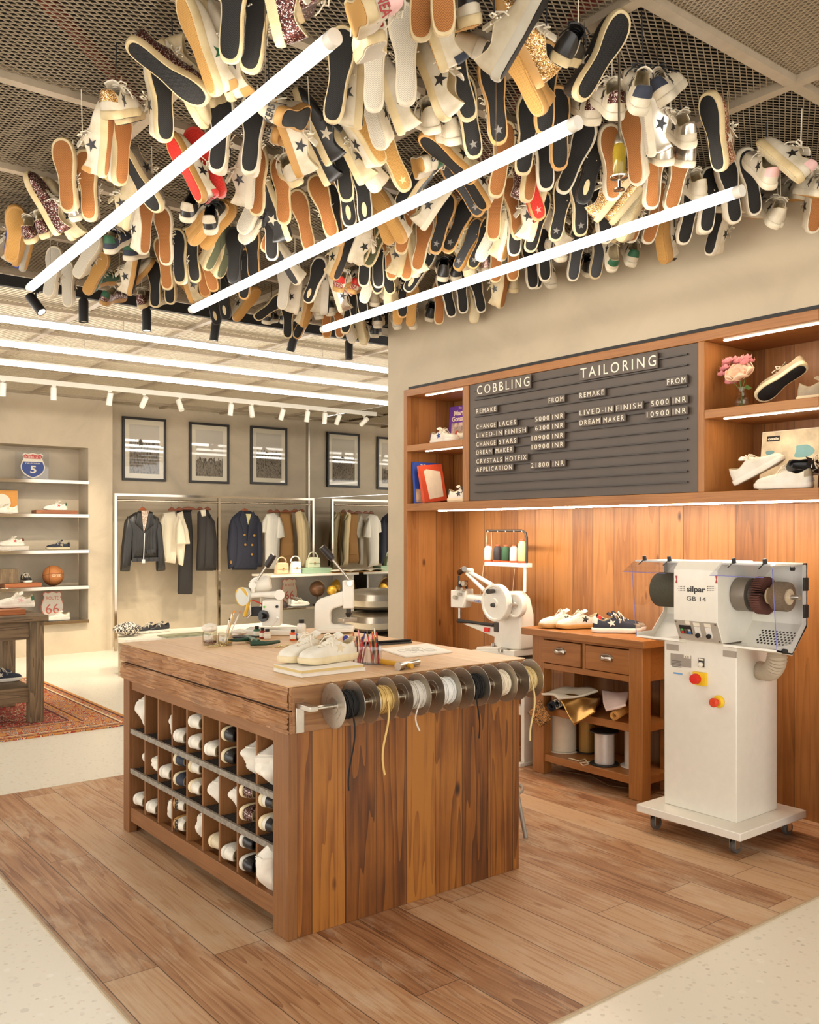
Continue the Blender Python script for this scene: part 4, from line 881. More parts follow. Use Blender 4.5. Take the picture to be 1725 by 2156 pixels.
roll('leather_roll', 'black roll between the leopard hide and the zebra roll', 'leather', P(1160, 1488, 4.10), P(1200, 1478, 4.40, .46), .028, C_(36, 36, 42, .6))
roll('leather_roll', 'brown roll lying behind the gold sheet', 'leather', P(1240, 1500, 4.20, .456), P(1262, 1490, 4.44, .456), .03, C_(150, 96, 50, .6))
# big cord spools on the lowest shelf
DR = lambda px, X: atx(px, 1600, X)
def bigspool(label, p, r, h, m, fl, flr, fz=None):
    t = thing('cord_drum', label, 'spool', (p[0], p[1], .1312), group='cord drums on the lowest table shelf')
    MB().lathe([(flr, 0), (flr, .006), (r, .006)], 32).build('flange', fl, t)
    if fz: MB().lathe([(r, h), (flr, h), (flr, h+.006), (.01, h+.006)], 32).build('flange', fl, t)
    prof = []; n = 22
    for i in range(n): z = .006+(h-.006)*i/n; prof += [(r*.985, z), (r, z+(h/n)*.5)]
    prof += [(r*.98, h)]; MB().lathe(prof, 32).build('wound_cord', m, t, ang=80)
    return t
bigspool('fat cream cord drum on the lowest table shelf', DR(1186, 4.285), .082, .235, C_(230, 216, 190, .8), C_(230, 220, 200), .098)
bigspool('gold cord drum beside the cream one', DR(1236, 4.37), .05, .20, C_(190, 150, 82, .5, .4), BLACK, .07, True)
bigspool('silver cord drum with black flanges', DR(1273, 4.225), .058, .19, C_(214, 208, 200, .4, .3), BLACK, .085, True)
bigspool('tall white cord drum partly behind the table leg', DR(1338, 4.325), .062, .235, C_(228, 220, 206, .8), C_(230, 224, 210), .085)
tag(MB().tube([on(1203, 1595, .134)+Vector((-.02, 0, .0)), on(1220, 1602, .134), on(1232, 1598, .134), on(1240, 1608, .134), on(1228, 1612, .134), on(1222, 1606, .134), on(1243, 1604, .134)], .0035, 6).build('loose_cord', C_(230, 212, 176, .8)), 'loose end of cream cord curled on the lowest table shelf', 'cord')
tag(MB().tube([Vector((4.25, 3.9, .012)), Vector((4.3, 3.7, .012)), Vector((4.22, 3.5, .012)), Vector((4.32, 3.3, .012)), Vector((4.35, 3.05, .012)), Vector((4.3, 2.9, .012)), Vector((4.4, 2.85, .012))], .004, 6).build('power_cable', C_(120, 90, 60)), 'brown power cable lying on the floor under the side table', 'cable')
# ---------------------------------------------------------------- grinding and finishing machine
gm = thing('finishing_machine', 'tall white shoe finishing machine with grinding wheels on a castor base', 'machine', (4.03, 2.64, .006))
wp(MB().box(3.735, 4.31, 2.345, 2.925, .092, .13), 'base_plate', WHITEM, gm, bevel=.004)
for x_, y_ in ((3.81, 2.42), (3.80, 2.86), (4.24, 2.41), (4.24, 2.86)):
    ca = wp(MB().box(x_-.022, x_+.022, y_-.022, y_+.022, .084, .092).box(x_-.018, x_+.018, y_-.017, y_-.014, .03, .088).box(x_-.018, x_+.018, y_+.014, y_+.017, .03, .088), 'castor', STEEL, gm, smooth=False)
    w_ = MB(); w_.lathe([(.012, -.012), (.030, -.012), (.032, -.008), (.032, .008), (.030, .012), (.012, .012)], 24, Matrix.Translation((x_+.008, y_, .038)) @ Matrix.Rotation(PI/2, 4, 'X')); w_.build('wheel', C_(90, 84, 78), ca)
CX0, CX1, CY0, CY1 = 3.855, 4.207, 2.44, 2.846
wp(MB().box(CX0, CX1, CY0, CY1, .13, .965), 'cabinet', WHITEM, gm, bevel=.004)
HY0, HY1 = 2.205, 2.975
KY0, KY1 = 2.476, 2.717
# trough: bottom tray, sloped lower back, rear and roof
for a_, b_ in ((HY0, KY0), (KY1, HY1)):
    tray = MB()
    prof = [(3.80, .960), (3.93, .935), (4.06, 1.06), (4.06, 1.352), (3.79, 1.352), (3.79, 1.344), (4.05, 1.344), (4.05, 1.066), (3.93, .945), (3.802, .970)]
    tray.prism([(x_, z_) for x_, z_ in prof], -b_, -a_, frame((0, 0, 0), (1, 0, 0), (0, -1, 0)))
    wp(tray, 'hood', WHITEM, gm, smooth=False)

side = [(3.80, .962), (3.93, .937), (4.06, 1.06), (4.06, 1.352), (4.02, 1.352), (4.02, 1.08), (3.925, .985), (3.80, .985)]
wp(MB().prism(side, -HY0-.004, -HY0+.0, frame((0, 0, 0), (1, 0, 0), (0, -1, 0))).prism(side, -HY1, -HY1+.004, frame((0, 0, 0), (1, 0, 0), (0, -1, 0))), 'side_frame', WHITEM, gm, smooth=False)
dk = [(3.80, .962), (3.93, .94), (4.05, 1.06), (4.05, 1.35), (3.76, 1.335)]
wp(MB().prism(dk, -HY0+.001, -HY0+.004, frame((0, 0, 0), (1, 0, 0), (0, -1, 0))), 'side_shield', ACRYL, gm, smooth=False)
wp(MB().prism(dk, -HY1-.006, -HY1-.003, frame((0, 0, 0), (1, 0, 0), (0, -1, 0))), 'side_shield', ACRYL, gm, smooth=False)
for a_, b_ in ((HY0+.0, KY0-.002), (KY1+.002, HY1)):
    wp(MB().prism([(3.79, 1.356), (3.69, 1.298), (3.691, 1.294), (3.79, 1.352)], -b_, -a_, frame((0, 0, 0), (1, 0, 0), (0, -1, 0))), 'visor', ACRYL, gm, smooth=False)
    e_ = C_(120, 120, 190, .3)
    wp(MB().cyl((3.6905, a_, 1.296), (3.6905, b_, 1.296), .0016, n=6), 'visor_edge', e_, gm)
    for y_ in (a_+(b_-a_)*.2, a_+(b_-a_)*.78):
        wp(MB().cyl((3.795, y_, 1.352), (3.79, y_, 1.375), .011, .009, n=10).cyl((3.78, y_, 1.352), (3.745, y_, 1.333), .003, n=6), 'knob', BLACK, gm)
for y_ in (HY0, HY1): wp(MB().cyl((3.80, y_, .965), (3.762, y_, 1.335), .0018, n=6), 'shield_edge', C_(120, 120, 190, .3), gm)
for z_ in (1.13, 1.255):
    wp(MB().box(4.015, 4.055, HY0-.010, HY0-.004, z_-.03, z_+.03), 'hinge', BLACK, gm, bevel=.002)
wp(MB().cyl((3.845, HY0-.004, .962), (3.845, HY0-.022, .962), .011, n=10).cyl((3.91, HY0-.004, 1.33), (3.91, HY0-.02, 1.33), .010, n=10), 'knob', BLACK, gm)
# central housing and sloping control panel
hs = [(3.755, 1.315), (3.755, 1.075), (3.80, .972), (4.055, .972), (4.055, 1.356), (3.80, 1.356)]
wp(MB().prism(hs, -KY1, -KY0, frame((0, 0, 0), (1, 0, 0), (0, -1, 0))), 'motor_housing', WHITEM, gm, bevel=.003)
NF = WALLF(3.7545)
def gp(px, py, X=3.755): p = atx(px, py, X); return (-p.y, p.z)
lx = gp(1443, 1240)
text('maker_name', 'silpar', .026, NF @ Matrix.Translation((gp(1447, 1245)[0], gp(1447, 1245)[1], 0)), C_(52, 46, 40), gm, width=gp(1486, 1240)[0]-gp(1447, 1240)[0], bold=.03, world=True)
text('model_name', 'GB 14', .021, NF @ Matrix.Translation((gp(1446, 1264)[0], gp(1446, 1264)[1], 0)), C_(60, 54, 48), gm, width=gp(1487, 1240)[0]-gp(1446, 1240)[0], world=True)
dm = MB()
for sgn, x0_ in ((-1, 1442), (1, 1491)):
    for i in range(6):
        for j in range(3):
            if i == 5 and j != 1: continue
            c = gp(x0_+sgn*i*3.0, 1239+(j-1)*4); r_ = .003*(1-.08*i); dm.add([tuple(NF @ Vector((c[0]+r_*math.cos(a), c[1]+r_*math.sin(a), .0004))) for a in [2*PI*k/8 for k in range(8)]], [tuple(range(8))])
wp(dm, 'dot_pattern', C_(96, 86, 76), gm, smooth=False)
for px_ in (1425, 1509): 
    c = gp(px_, 1220); wp(MB().prism([(c[0]-.006, c[1]-.018), (c[0]+.006, c[1]-.018), (c[0]+.002, c[1]), (c[0]+.006, c[1]+.018), (c[0]-.006, c[1]+.018), (c[0]-.002, c[1])], 0, .001, NF), 'warning_mark', C_(170, 60, 50), gm, smooth=False)
dz = Vector((3.80-3.755, 0, .972-1.075)); nv = Vector((dz.z, 0, -dz.x)).normalized()      # outward normal of the sloping panel
if nv.x > 0: nv = -nv
PF = frame(Vector((3.755, KY1, 1.075))+nv*.001, (0, -1, 0), nv); pw, phh = KY1-KY0, dz.length
cp = wp(MB().box(.004, pw-.004, -phh+.004, -.004, 0, .002, PF), 'control_panel', C_(176, 166, 152, .45), gm, smooth=False)
def onp(mb, name, m): o = mb.build(name, m, cp, smooth=False); return o
onp(MB().box(.025, .090, -.075, -.030, .002, .005, PF), 'display', BLACK)
for i in range(3): onp(MB().box(.030+.02*i, .045+.02*i, -.072, -.060, .005, .007, PF), 'button', C_(*[(200, 60, 50), (90, 80, 72), (70, 120, 180)][i]))
for i in range(3): onp(MB().box(.030+.02*i, .045+.02*i, -.058, -.048, .005, .007, PF), 'button', C_(*[(90, 170, 90), (90, 80, 72), (200, 196, 190)][i]))
onp(MB().box(.065, .09, -.024, -.004, .002, .004, PF), 'symbol_plate', LETTER)
for x_ in (.125, .185):
    onp(MB().box(x_-.017, x_+.017, -.028, -.010, .002, .004, PF), 'symbol_plate', LETTER)
    onp(MB().box(x_-.014, x_+.014, -.085, -.032, .002, .008, PF), 'switch_body', C_(236, 230, 220, .3))
    onp(MB().cyl(PF @ Vector((x_, -.072, .008)), PF @ Vector((x_, -.072, .02)), .011, n=14), 'switch_knob', BLACK)
for x_, y_ in ((.012, -.012), (pw-.012, -.012), (.012, -phh+.012), (pw-.012, -phh+.012)): onp(MB().cyl(PF @ Vector((x_, y_, .002)), PF @ Vector((x_, y_, .005)), .004, n=10), 'screw', STEEL)
# shaft and wheels
SX, SZ = 3.93, 1.20
wp(MB().cyl((SX, HY0-.035, SZ), (SX, HY1-.03, SZ), .011, n=16), 'shaft', STEEL, gm)
def wheel(y0_, y1_, r, m, name, hubr=.035, label=None):
    Mx = Matrix.Translation((SX, y1_, SZ)) @ Matrix.Rotation(PI/2, 4, 'X'); l_ = y1_-y0_
    o = wp(MB().lathe([(.01, 0), (r*.97, 0), (r, .006), (r, l_-.006), (r*.97, l_), (hubr, l_)], 40, Mx), name, m, gm, label=label)
    h = MB().lathe([(.013, l_-.004), (hubr, l_-.004), (hubr, l_+.006), (hubr*.5, l_+.008), (hubr*.45, l_+.014), (.012, l_+.014)], 28, Mx); h.build('hub', C_(226, 200, 160), o); return o
wheel(2.745, 2.93, .088, mat('abrasive_belt', srgb(76, 72, 58), .9, 0, .15, 200), 'belt_wheel', .040)
wp(MB().cyl((SX, 2.47, SZ), (SX, 2.40, SZ), .08, n=32).cyl((SX, 2.40, SZ), (SX, 2.385, SZ), .05, .03, n=24), 'grey_disc', C_(138, 128, 116, .4, .5), gm)
fl = MB()
for k in range(44):
    a = 2*PI*k/44; d = Vector((math.cos(a), 0, math.sin(a))); e_ = Vector((-math.sin(a), 0, math.cos(a))); c0 = Vector((SX, 0, SZ)); rows = []
    for y_ in (2.322, 2.372):
        rows.append([c0+Vector((0, y_, 0))+d*(.030+.056*t)+e_*(.016*t*t) for t in (0, .35, .7, 1)])
    fl.grid(rows)
o = wp(fl, 'flap_wheel', mat('abrasive_flaps', srgb(98, 58, 46), .8, 0, .15, 150), gm, solid=.0025)
MB().lathe([(.011, 0), (.038, 0), (.036, .007), (.022, .009), (.02, .02), (.011, .02)], 28, Matrix.Translation((SX, 2.320, SZ)) @ Matrix.Rotation(PI/2, 4, 'X')).build('hub', C_(226, 200, 160), o)
o = wheel(2.222, 2.285, .068, mat('bristle_brush', srgb(116, 92, 68), .95, 0, .4, 260, .8, 500), 'brush_wheel', .036)
# perforated grilles in the trough (dark round openings laid on the sloped back)
for y_a, y_b in ((2.23, 2.42), (2.74, 2.80)):
    hm = MB(); s0 = Vector((3.945, 0, .962)); s1 = Vector((4.045, 0, 1.058)); ds = (s1-s0).normalized(); nn_ = Vector((-ds.z, 0, ds.x))
    for i in range(7):
        for j in range(int((y_b-y_a)/.018)):
            c = s0+ds*(.018+.015*i)+nn_*.0012; yy = y_a+.018*(j+.5*(i % 2))
            hm.add([c+Vector((0, yy, 0))+ds*(.0055*math.cos(a))+Vector((0, .0055*math.sin(a), 0)) for a in [2*PI*k/10 for k in range(10)]], [tuple(range(10))])
    wp(hm, 'perforated_grille', BLACK, gm, smooth=False)
for y_ in (2.44, 2.76): wp(MB().box(3.852, 3.856, y_+.0, y_+.07, .905, .935), 'joint_plate', C_(176, 166, 152, .4, .4), gm, smooth=False)
CF = WALLF(CX0-.001)
def cf(px, py): p = atx(px, py, CX0); return (-p.y, p.z)
def rect(px0, py0, px1, py1, d0, d1, name, m, root=gm):
    a = cf(px0, py0); b_ = cf(px1, py1); return wp(MB().box(min(a[0], b_[0]), max(a[0], b_[0]), min(a[1], b_[1]), max(a[1], b_[1]), d0, d1, CF), name, m, root, smooth=False)
rect(1413, 1375, 1456, 1406, 0, .0015, 'rating_plate', C_(176, 168, 156, .35, .4)); rect(1441, 1377, 1455, 1387, .0015, .002, 'mark_panel', LETTER)
text('lettering', 'CE', .011, CF @ Matrix.Translation((cf(1444, 1385)[0], cf(1444, 1385)[1], .0022)), C_(50, 46, 42), gm, width=.022, world=True)
for i in range(5): rect(1416, 1391+i*3, 1416+20-2*(i % 2), 1392+i*3, .0015, .002, 'printed_line', C_(120, 112, 104))
rect(1417, 1409, 1452, 1424, 0, .001, 'sticker', LETTER); rect(1419, 1415, 1438, 1421, .001, .0015, 'sticker_mark', C_(110, 160, 210))
rect(1472, 1385, 1484, 1405, 0, .003, 'indicator_plate', C_(60, 54, 50)); rect(1473, 1386, 1483, 1391, .003, .004, 'symbol_plate', LETTER)
c = cf(1478, 1399); wp(MB().lathe([(.012, 0), (.012, .010), (.004, .014), (.001, .014)], 18, CF @ Matrix.Translation((c[0], c[1], .003))), 'indicator_lamp', C_(236, 230, 214, .3), gm)
rect(1464, 1413, 1490, 1444, 0, .02, 'main_switch', C_(238, 196, 40))
c = cf(1473, 1428); wp(MB().lathe([(.024, 0), (.026, .012), (.022, .03), (.001, .032)], 24, CF @ Matrix.Translation((c[0], c[1], .02))), 'switch_dial', C_(216, 44, 30), gm)
c = cf(1515, 1477); wp(MB().lathe([(.030, 0), (.030, .008), (.022, .018), (.002, .018)], 28, CF @ Matrix.Translation((c[0], c[1], 0))), 'emergency_collar', C_(238, 196, 40), gm)
wp(MB().lathe([(.012, .01), (.012, .035), (.021, .037), (.022, .05), (.016, .058), (.001, .058)], 24, CF @ Matrix.Translation((c[0], c[1], 0))), 'emergency_button', C_(222, 70, 36), gm)
# corrugated extraction hose on the right-hand side
hp = [Vector((3.96, 2.30, .955)), Vector((3.965, 2.30, .91)), Vector((3.985, 2.325, .865)), Vector((4.02, 2.37, .835)), Vector((4.04, 2.42, .83)), Vector((4.045, 2.445, .83))]
def spline(pts, n):
    out = []
    for i in range(len(pts)-1):
        p0, p1, p2, p3 = pts[max(0, i-1)], pts[i], pts[i+1], pts[min(len(pts)-1, i+2)]
        for k in range(n):
            t = k/n; out.append(.5*((2*p1)+(p2-p0)*t+(2*p0-5*p1+4*p2-p3)*t*t+(3*p1-p0-3*p2+p3)*t**3))
    return out+[pts[-1]]
sp = spline(hp, 8); wp(MB().tube(sp, [.046 if i % 2 else .040 for i in range(len(sp))], 20), 'extraction_hose', C_(176, 160, 138, .6), gm)
# ---------------------------------------------------------------- stool behind the bench
so = thing('stool', 'grey metal stool half hidden behind the workbench', 'stool', (3.10, 3.36, .006))
GR = C_(168, 160, 148, .4, .3)
MB().lathe([(.15, .60), (.165, .605), (.168, .62), (.15, .632), (.01, .635)], 28).build('seat', GR, so)
for k in range(4):
    a = PI/4+PI/2*k+.05-.35; c_, s_2 = math.cos(a), math.sin(a)
    MB().tube([(.11*c_, .11*s_2, .605), (.14*c_, .14*s_2, .45), (.165*c_, .165*s_2, .24), (.215*c_, .215*s_2, .0)], .0115, 10).build('leg', GR, so)
MB().tube([(.19*math.cos(a), .19*math.sin(a), .22) for a in [2*PI*k/28 for k in range(29)]], .009, 8).build('foot_ring', GR, so)
# ---------------------------------------------------------------- things in the pigeonholes
def pouch(label, p, w_, h_, d_, seed, lean=0):
    """drawstring dust bag stuffed into a pigeonhole: crumpled cotton with a gathered mouth"""
    rr = random.Random(seed); t = thing('dust_bag', label, 'bag', p, group='white dust bags in the pigeonholes')
    ph = [rr.uniform(0, 6.3) for _ in range(8)]; rows = []; n = 26
    for i in range(19):
        q = i/18; z = h_*q; prof = (math.sin(PI*(.06+.80*q))**.6)*(1 if q < .72 else 1-.55*((q-.72)/.28))
        row = []
        for k in range(n):
            a = 2*PI*k/n; f = 1+.10*math.sin(3*a+ph[0]+4*q)+.07*math.sin(5*a+ph[1]-7*q)+.05*math.sin(9*a+ph[2]+11*q)+.05*math.sin(13*q+ph[3])
            f = max(.3, f); row.append((d_/2*prof*f*math.cos(a)+lean*.3*q*h_, max(-.066, min(.066, w_/2*prof*f*math.sin(a)+lean*q*h_*.4)), z))
        rows.append(row)
    mb = MB(); mb.grid(rows, True); mb.f += [tuple(range(n)), tuple(18*n+k for k in range(n))]
    mb.build('cloth', CLOTHW, t); zc_ = h_*.80; f_ = rows[14]
    MB().tube([Vector(f_[k % n])+Vector((f_[k % n][0]*.04, f_[k % n][1]*.04, 0)) for k in range(0, n+1)], .0022, 5).build('drawstring', CLOTHW, t)
    return t
LV = ['bottom row', 'middle row', 'top row']
def bay(b): return 9-b                                  # bay 1 = far end, 9 = front corner
def bn(b): return '%s from far end' % ORD[b-1] if b < 6 else ('at the front corner' if b == 9 else '%s from the corner' % ORD[9-b])
for b, lv, w_, h_, d_, dx, lean in [(1, 2, .14, .185, .17, .04, 0), (3, 2, .12, .15, .15, .05, .25), (8, 2, .15, .15, .22, .05, .5), (9, 2, .15, .16, .22, .03, .2), (2, 1, .14, .11, .18, .05, 0), (6, 1, .15, .14, .18, .05, 0), (7, 1, .13, .15, .16, .06, -.3),
        (3, 0, .10, .15, .14, .05, -.3), (5, 0, .13, .16, .15, .05, -.2), (9, 0, .13, .19, .17, .0, -.45), (1, 1, .11, .10, .13, .05, .2)]:
    p = slot(bay(b), lv); p.x += dx; p.z += .003
    pouch('white dust bag in the %s, %s' % (LV[lv], bn(b)), p, w_, h_, d_, b*10+lv, lean)
def cub(b, lv, up, mid, sole, tab, upright=False, z=0.0, side=1, txt=None, dx=.0, nm=None):
    p = slot(bay(b), lv); p.x += .082+dx; p.z += z+.004
    if upright: M = shoe_M(p, 0, s=.93)
    else: p.z += .046; M = shoe_M(p+Vector((0, .056*side, 0)), 0, roll=90*side, s=.93)
    col = nm or {'w': 'white', 'k': 'black', 'b': 'burgundy', 'c': 'cream', 'n': 'navy'}[up]
    where = 'above its mate' if z > .05 else ('lying low' if not upright else 'standing')
    sneaker('%s sneaker, heel out, %s, %s, pigeonhole %s' % (col, where, LV[lv], bn(b)), M, up, mid, sole, tab=tab, star=None, heeltext=txt, group='sneakers in the pigeonholes')
cub(4, 2, 'w', 'w', 'w', 'w'); cub(5, 2, 'w', 'w', 'w', 'w'); cub(5, 2, 'w', 'w', 'w', 'w', z=.0905); cub(6, 2, 'w', 'w', 'w', None)
cub(7, 2, 'k', 'c', 'k', 'k', z=.0905); cub(7, 2, 'k', 'c', 'k', 'k', nm='dark')
cub(3, 1, 'w', 'w', 'w', 'w'); cub(4, 1, 'n', 'c', 'k', 'n', z=.0905); cub(4, 1, 'n', 'c', 'k', 'n'); cub(5, 1, 'w', 'c', 'c', 'w', z=.0905); cub(5, 1, 'w', 'c', 'c', 'w')
cub(8, 1, 'b', 'c', 't', 'b', z=.0905); cub(8, 1, 'b', 'c', 't', 'b'); cub(9, 1, 'w', 'c', 't', 'k', z=.0905); cub(9, 1, 'w', 'c', 't', 'k')
cub(1, 0, 'w', 'w', 'w', 'w'); cub(2, 0, 'w', 'w', 'w', 'w'); cub(4, 0, 'w', 't', 't', 'w', z=.0905, txt='SNEA'); cub(4, 0, 'w', 't', 't', 'w', txt='KERS'); cub(6, 0, 'c', 'c', 't', 'c', dx=.02)
cub(7, 0, 'w', 'w', 'w', 'w'); cub(8, 0, 'k', 'w', 'w', 'k', z=.0905); cub(8, 0, 'k', 'w', 'w', 'k')
# ---------------------------------------------------------------- things on the workbench
BT = BZ+.0008
def bt(px, py): return on(px, py, BT)
# two sketch pads with a pair of sneakers on top
A_, B_, Cc = bt(574.7, 1413), bt(634.7, 1427), bt(771, 1412)
e1 = (A_-B_); e2 = (Cc-B_)
def pad(label, z, th, k1, k2, col, spine):
    t = thing('sketch_pad', label, 'book', (B_.x, B_.y, z))
    M = Matrix(((e1.x*k1, e2.x*k2, 0, 0), (e1.y*k1, e2.y*k2, 0, 0), (0, 0, 1, 0), (0, 0, 0, 1)))
    MB().box(0, 1, 0, 1, .0, .0015, M).box(0, 1, 0, 1, th-.0015, th, M).build('cover', C_(*col, .6), t, smooth=False)
    MB().box(.01, .99, .01, .99, .0015, th-.0015, M).build('pages', C_(*spine, .8), t, smooth=False)
pad('lower pale sketch pad under the cream sneakers on the workbench', BT, .013, 1, 1, (238, 232, 218), (244, 238, 226))
pad('upper sketch pad with yellowed page edges under the cream sneakers', BT+.0135, .014, .98, .97, (240, 234, 222), (214, 190, 130))
zp = BT+.028
h1, t1 = on(742, 1388, zp), on(640, 1401, zp); an = math.degrees(math.atan2((t1-h1).y, (t1-h1).x))
creamy = UPM['w'][1]
sneaker('cream sneaker with pale star in front on the sketch pads', shoe_M((h1+t1)/2+Vector((.0, .0, .0)), an, s=1.0), 'w', 'c', 'c', tab='o', star='c', lace='w')
sneaker('cream sneaker behind its star-sided mate on the sketch pads', shoe_M((h1+t1)/2+Vector((-.0, .0, 0))+Vector((math.cos(math.radians(an-90)), math.sin(math.radians(an-90)), 0))*.105+Vector((math.cos(math.radians(an)), math.sin(math.radians(an)), 0))*.03, an+5, s=1.0), 'w', 'c', 'c', tab='o', star='c', lace='w')
# jars
def jar(label, p, r, h, fill):
    t = thing('glass_jar', label, 'jar', p)
    MB().lathe([(r*.94, 0), (r, .004), (r, h*.8), (r*.93, h*.86), (r*.97, h*.9), (r*.97, h), (r*.92, h), (r*.9, h*.85), (r*.94, h*.78), (r*.94, .006), (.001, .005)], 28).build('glass', acrylic('jar_glass', (.93, .92, .86), .25), t)
    m = MB(); rr = random.Random(5)
    for i in range(70):
        a = rr.uniform(0, 6.3); q = r*.86*math.sqrt(rr.random()); m.blob((q*math.cos(a), q*math.sin(a), rr.uniform(.009, h*.28)), .0042, n=5, m=4)
    o = m.build('crystals', fill, t); o['kind'] = 'stuff'; return t
j1 = jar('glass jar of dark crystals topped with folded white cloth', bt(442, 1357), .036, .066, mat('dark_crystals', srgb(150, 100, 100), .3, 0, .5, 300))
tag(MB().blob((0, 0, .018), .04, (1, 1, .46), 20, 12, .06, 3).blob((.0, 0, .030), .034, (1, 1, .35), 20, 10, .08, 4).build('folded_cloth', CLOTHW, None, loc=bt(442, 1357)+Vector((0, 0, .062))), 'white folded cloth resting on the crystal jar', 'cloth')
p = bt(474, 1358); j2 = jar('glass jar holding paint brushes beside the crystal jar', p, .036, .060, mat('gold_crystals', srgb(214, 180, 110), .3, 0, .4, 300))
for i, (px, py, hc, tc_) in enumerate([(484, 1302, (236, 226, 206), (60, 50, 40)), (490, 1288, (238, 232, 220), (190, 150, 90)), (495, 1285, (214, 176, 110), (220, 140, 60)), (506, 1287, (240, 236, 228), (200, 110, 60))]):
    d_ = FW.dot(p); q = atd(px, py, d_+.01*i-.01); b0 = p+Vector((-.012+.008*i, -.01+.006*i, .012)); dr = (q-b0)
    t = thing('paint_brush', '%s paint brush in the jar, %s from the left' % (['pale', 'white', 'golden', 'slanted white'][i], ORD[i]), 'brush', b0, group='brushes in the jar')
    MB().tube([(0, 0, 0), dr*.5, dr*.86], [.0022, .0032, .0034], 8).build('handle', C_(*hc, .4), t); MB().tube([dr*.86, dr*.93], .0036, 8).build('ferrule', STEEL, t); MB().tube([dr*.93, dr*.97, dr], [.0034, .0040, .001], 8).build('bristles', C_(*tc_, .8), t)
def scatter(name, label, p, n, sx, sy, m, r=.003, seed=1):
    rr = random.Random(seed); mb = MB()
    for i in range(n):
        a = rr.uniform(0, 6.3); q = rr.random()**.7; mb.blob((sx*q*math.cos(a), sy*q*math.sin(a), r*(.8+2.5*(1-q)*rr.random())), r, (1, 1, .8), 5, 4)
    tag(mb.build(name, m, None, loc=p), label, 'crystals', kind='stuff')
CRY = mat('pale_crystals', srgb(230, 206, 150), .25, .3, .3, 400)
scatter('crystal_pile', 'small heap of pale crystals before the jars', bt(457, 1361), 90, .05, .03, CRY, .003, 1)
scatter('crystal_pile', 'longer trail of gold crystals behind the cream sneakers', bt(606, 1361), 150, .085, .03, CRY, .003, 2)
tag(MB().blob((0, 0, .016), .05, (1, .7, .36), 22, 12, .14, 8).build('crumpled_cloth', CLOTHW, None, loc=bt(503, 1338)), 'crumpled white cloth behind the jars', 'cloth')
tr = thing('palette_tray', 'black tray with small hollows behind the green pliers', 'tray', bt(518, 1342), math.radians(-20))
MB().box(-.07, .07, -.028, .028, 0, .007).build('tray_body', BLACK, tr, bevel=.002)
for i in range(5): MB().cyl((-.05+.025*i, 0, .007), (-.05+.025*i, 0, .0078), .009, n=14).build('hollow', C_(70, 64, 60), tr)
pl = thing('hole_pliers', 'dark green hole pliers lying on the workbench', 'tool', bt(535, 1356))
g0 = lambda px, py: bt(px, py)-pl.location+Vector((0, 0, .017)); GRN = C_(30, 66, 48, .4)
MB().tube([g0(468, 1355), g0(500, 1355), g0(530, 1352)], [.006, .008, .011], 10).build('handle', GRN, pl); MB().tube([g0(588, 1358), g0(560, 1362), g0(528, 1362)], [.008, .011, .013], 10).build('handle', GRN, pl)
MB().tube([g0(520, 1349), g0(535, 1356), g0(545, 1358)], [.012, .016, .010], 12).build('jaw', C_(50, 84, 62, .4, .3), pl); MB().lathe([(.013, 0), (.014, .01), (.004, .012)], 14, Matrix.Translation(g0(533, 1356))).build('punch_wheel', STEEL, pl)
def bottle(label, p, r, h, col, cap=(30, 28, 28), lying=None, lab=True):
    M = Matrix.Translation(p) if lying is None else Matrix.Translation(p+Vector((0, 0, r))) @ Matrix.Rotation(lying, 4, 'Z') @ Matrix.Rotation(PI/2, 4, 'Y')
    t = thing('paint_bottle', label, 'bottle', M=M)
    MB().lathe([(r*.92, 0), (r, .003), (r, h*.62), (r*.85, h*.70), (r*.5, h*.74), (r*.5, h*.78)], 22).build('bottle_body', C_(*col, .35), t)
    MB().lathe([(r*.62, h*.76), (r*.64, h*.77), (r*.62, h), (r*.5, h)], 20).build('cap', C_(*cap, .4), t)
    if lab: MB().lathe([(r*1.01, h*.14), (r*1.015, h*.15), (r*1.015, h*.52), (r*1.01, h*.53)], 22).build('paper_label', C_(236, 230, 214, .7), t)
bottle('green paint bottle with black cap by the white machine', bt(541, 1341), .018, .058, (40, 92, 60)); bottle('red paint bottle between the green and beige ones', bt(553, 1344), .016, .055, (150, 44, 34))
bottle('beige paint bottle with black cap in front', bt(563, 1346), .018, .054, (222, 200, 176)); bottle('tall white bottle with black cap', bt(635, 1336), .024, .083, (238, 232, 222))
bottle('orange paint bottle with black cap', bt(617, 1348), .017, .055, (220, 96, 44)); bottle('blue paint bottle lying on its side', bt(622, 1347), .016, .055, (50, 84, 180), lying=.3)
bottle('white paint bottle lying with dark cap beside the blue one', bt(644, 1347), .016, .06, (236, 230, 218), lying=2.6); bottle('white squeeze tube lying before the bottles', bt(630, 1354), .012, .085, (238, 234, 226), (230, 226, 218), lying=-.5, lab=False)
bottle('purple blue bottle lying behind the cream sneakers', bt(728, 1352), .017, .055, (54, 60, 150), lying=.8)
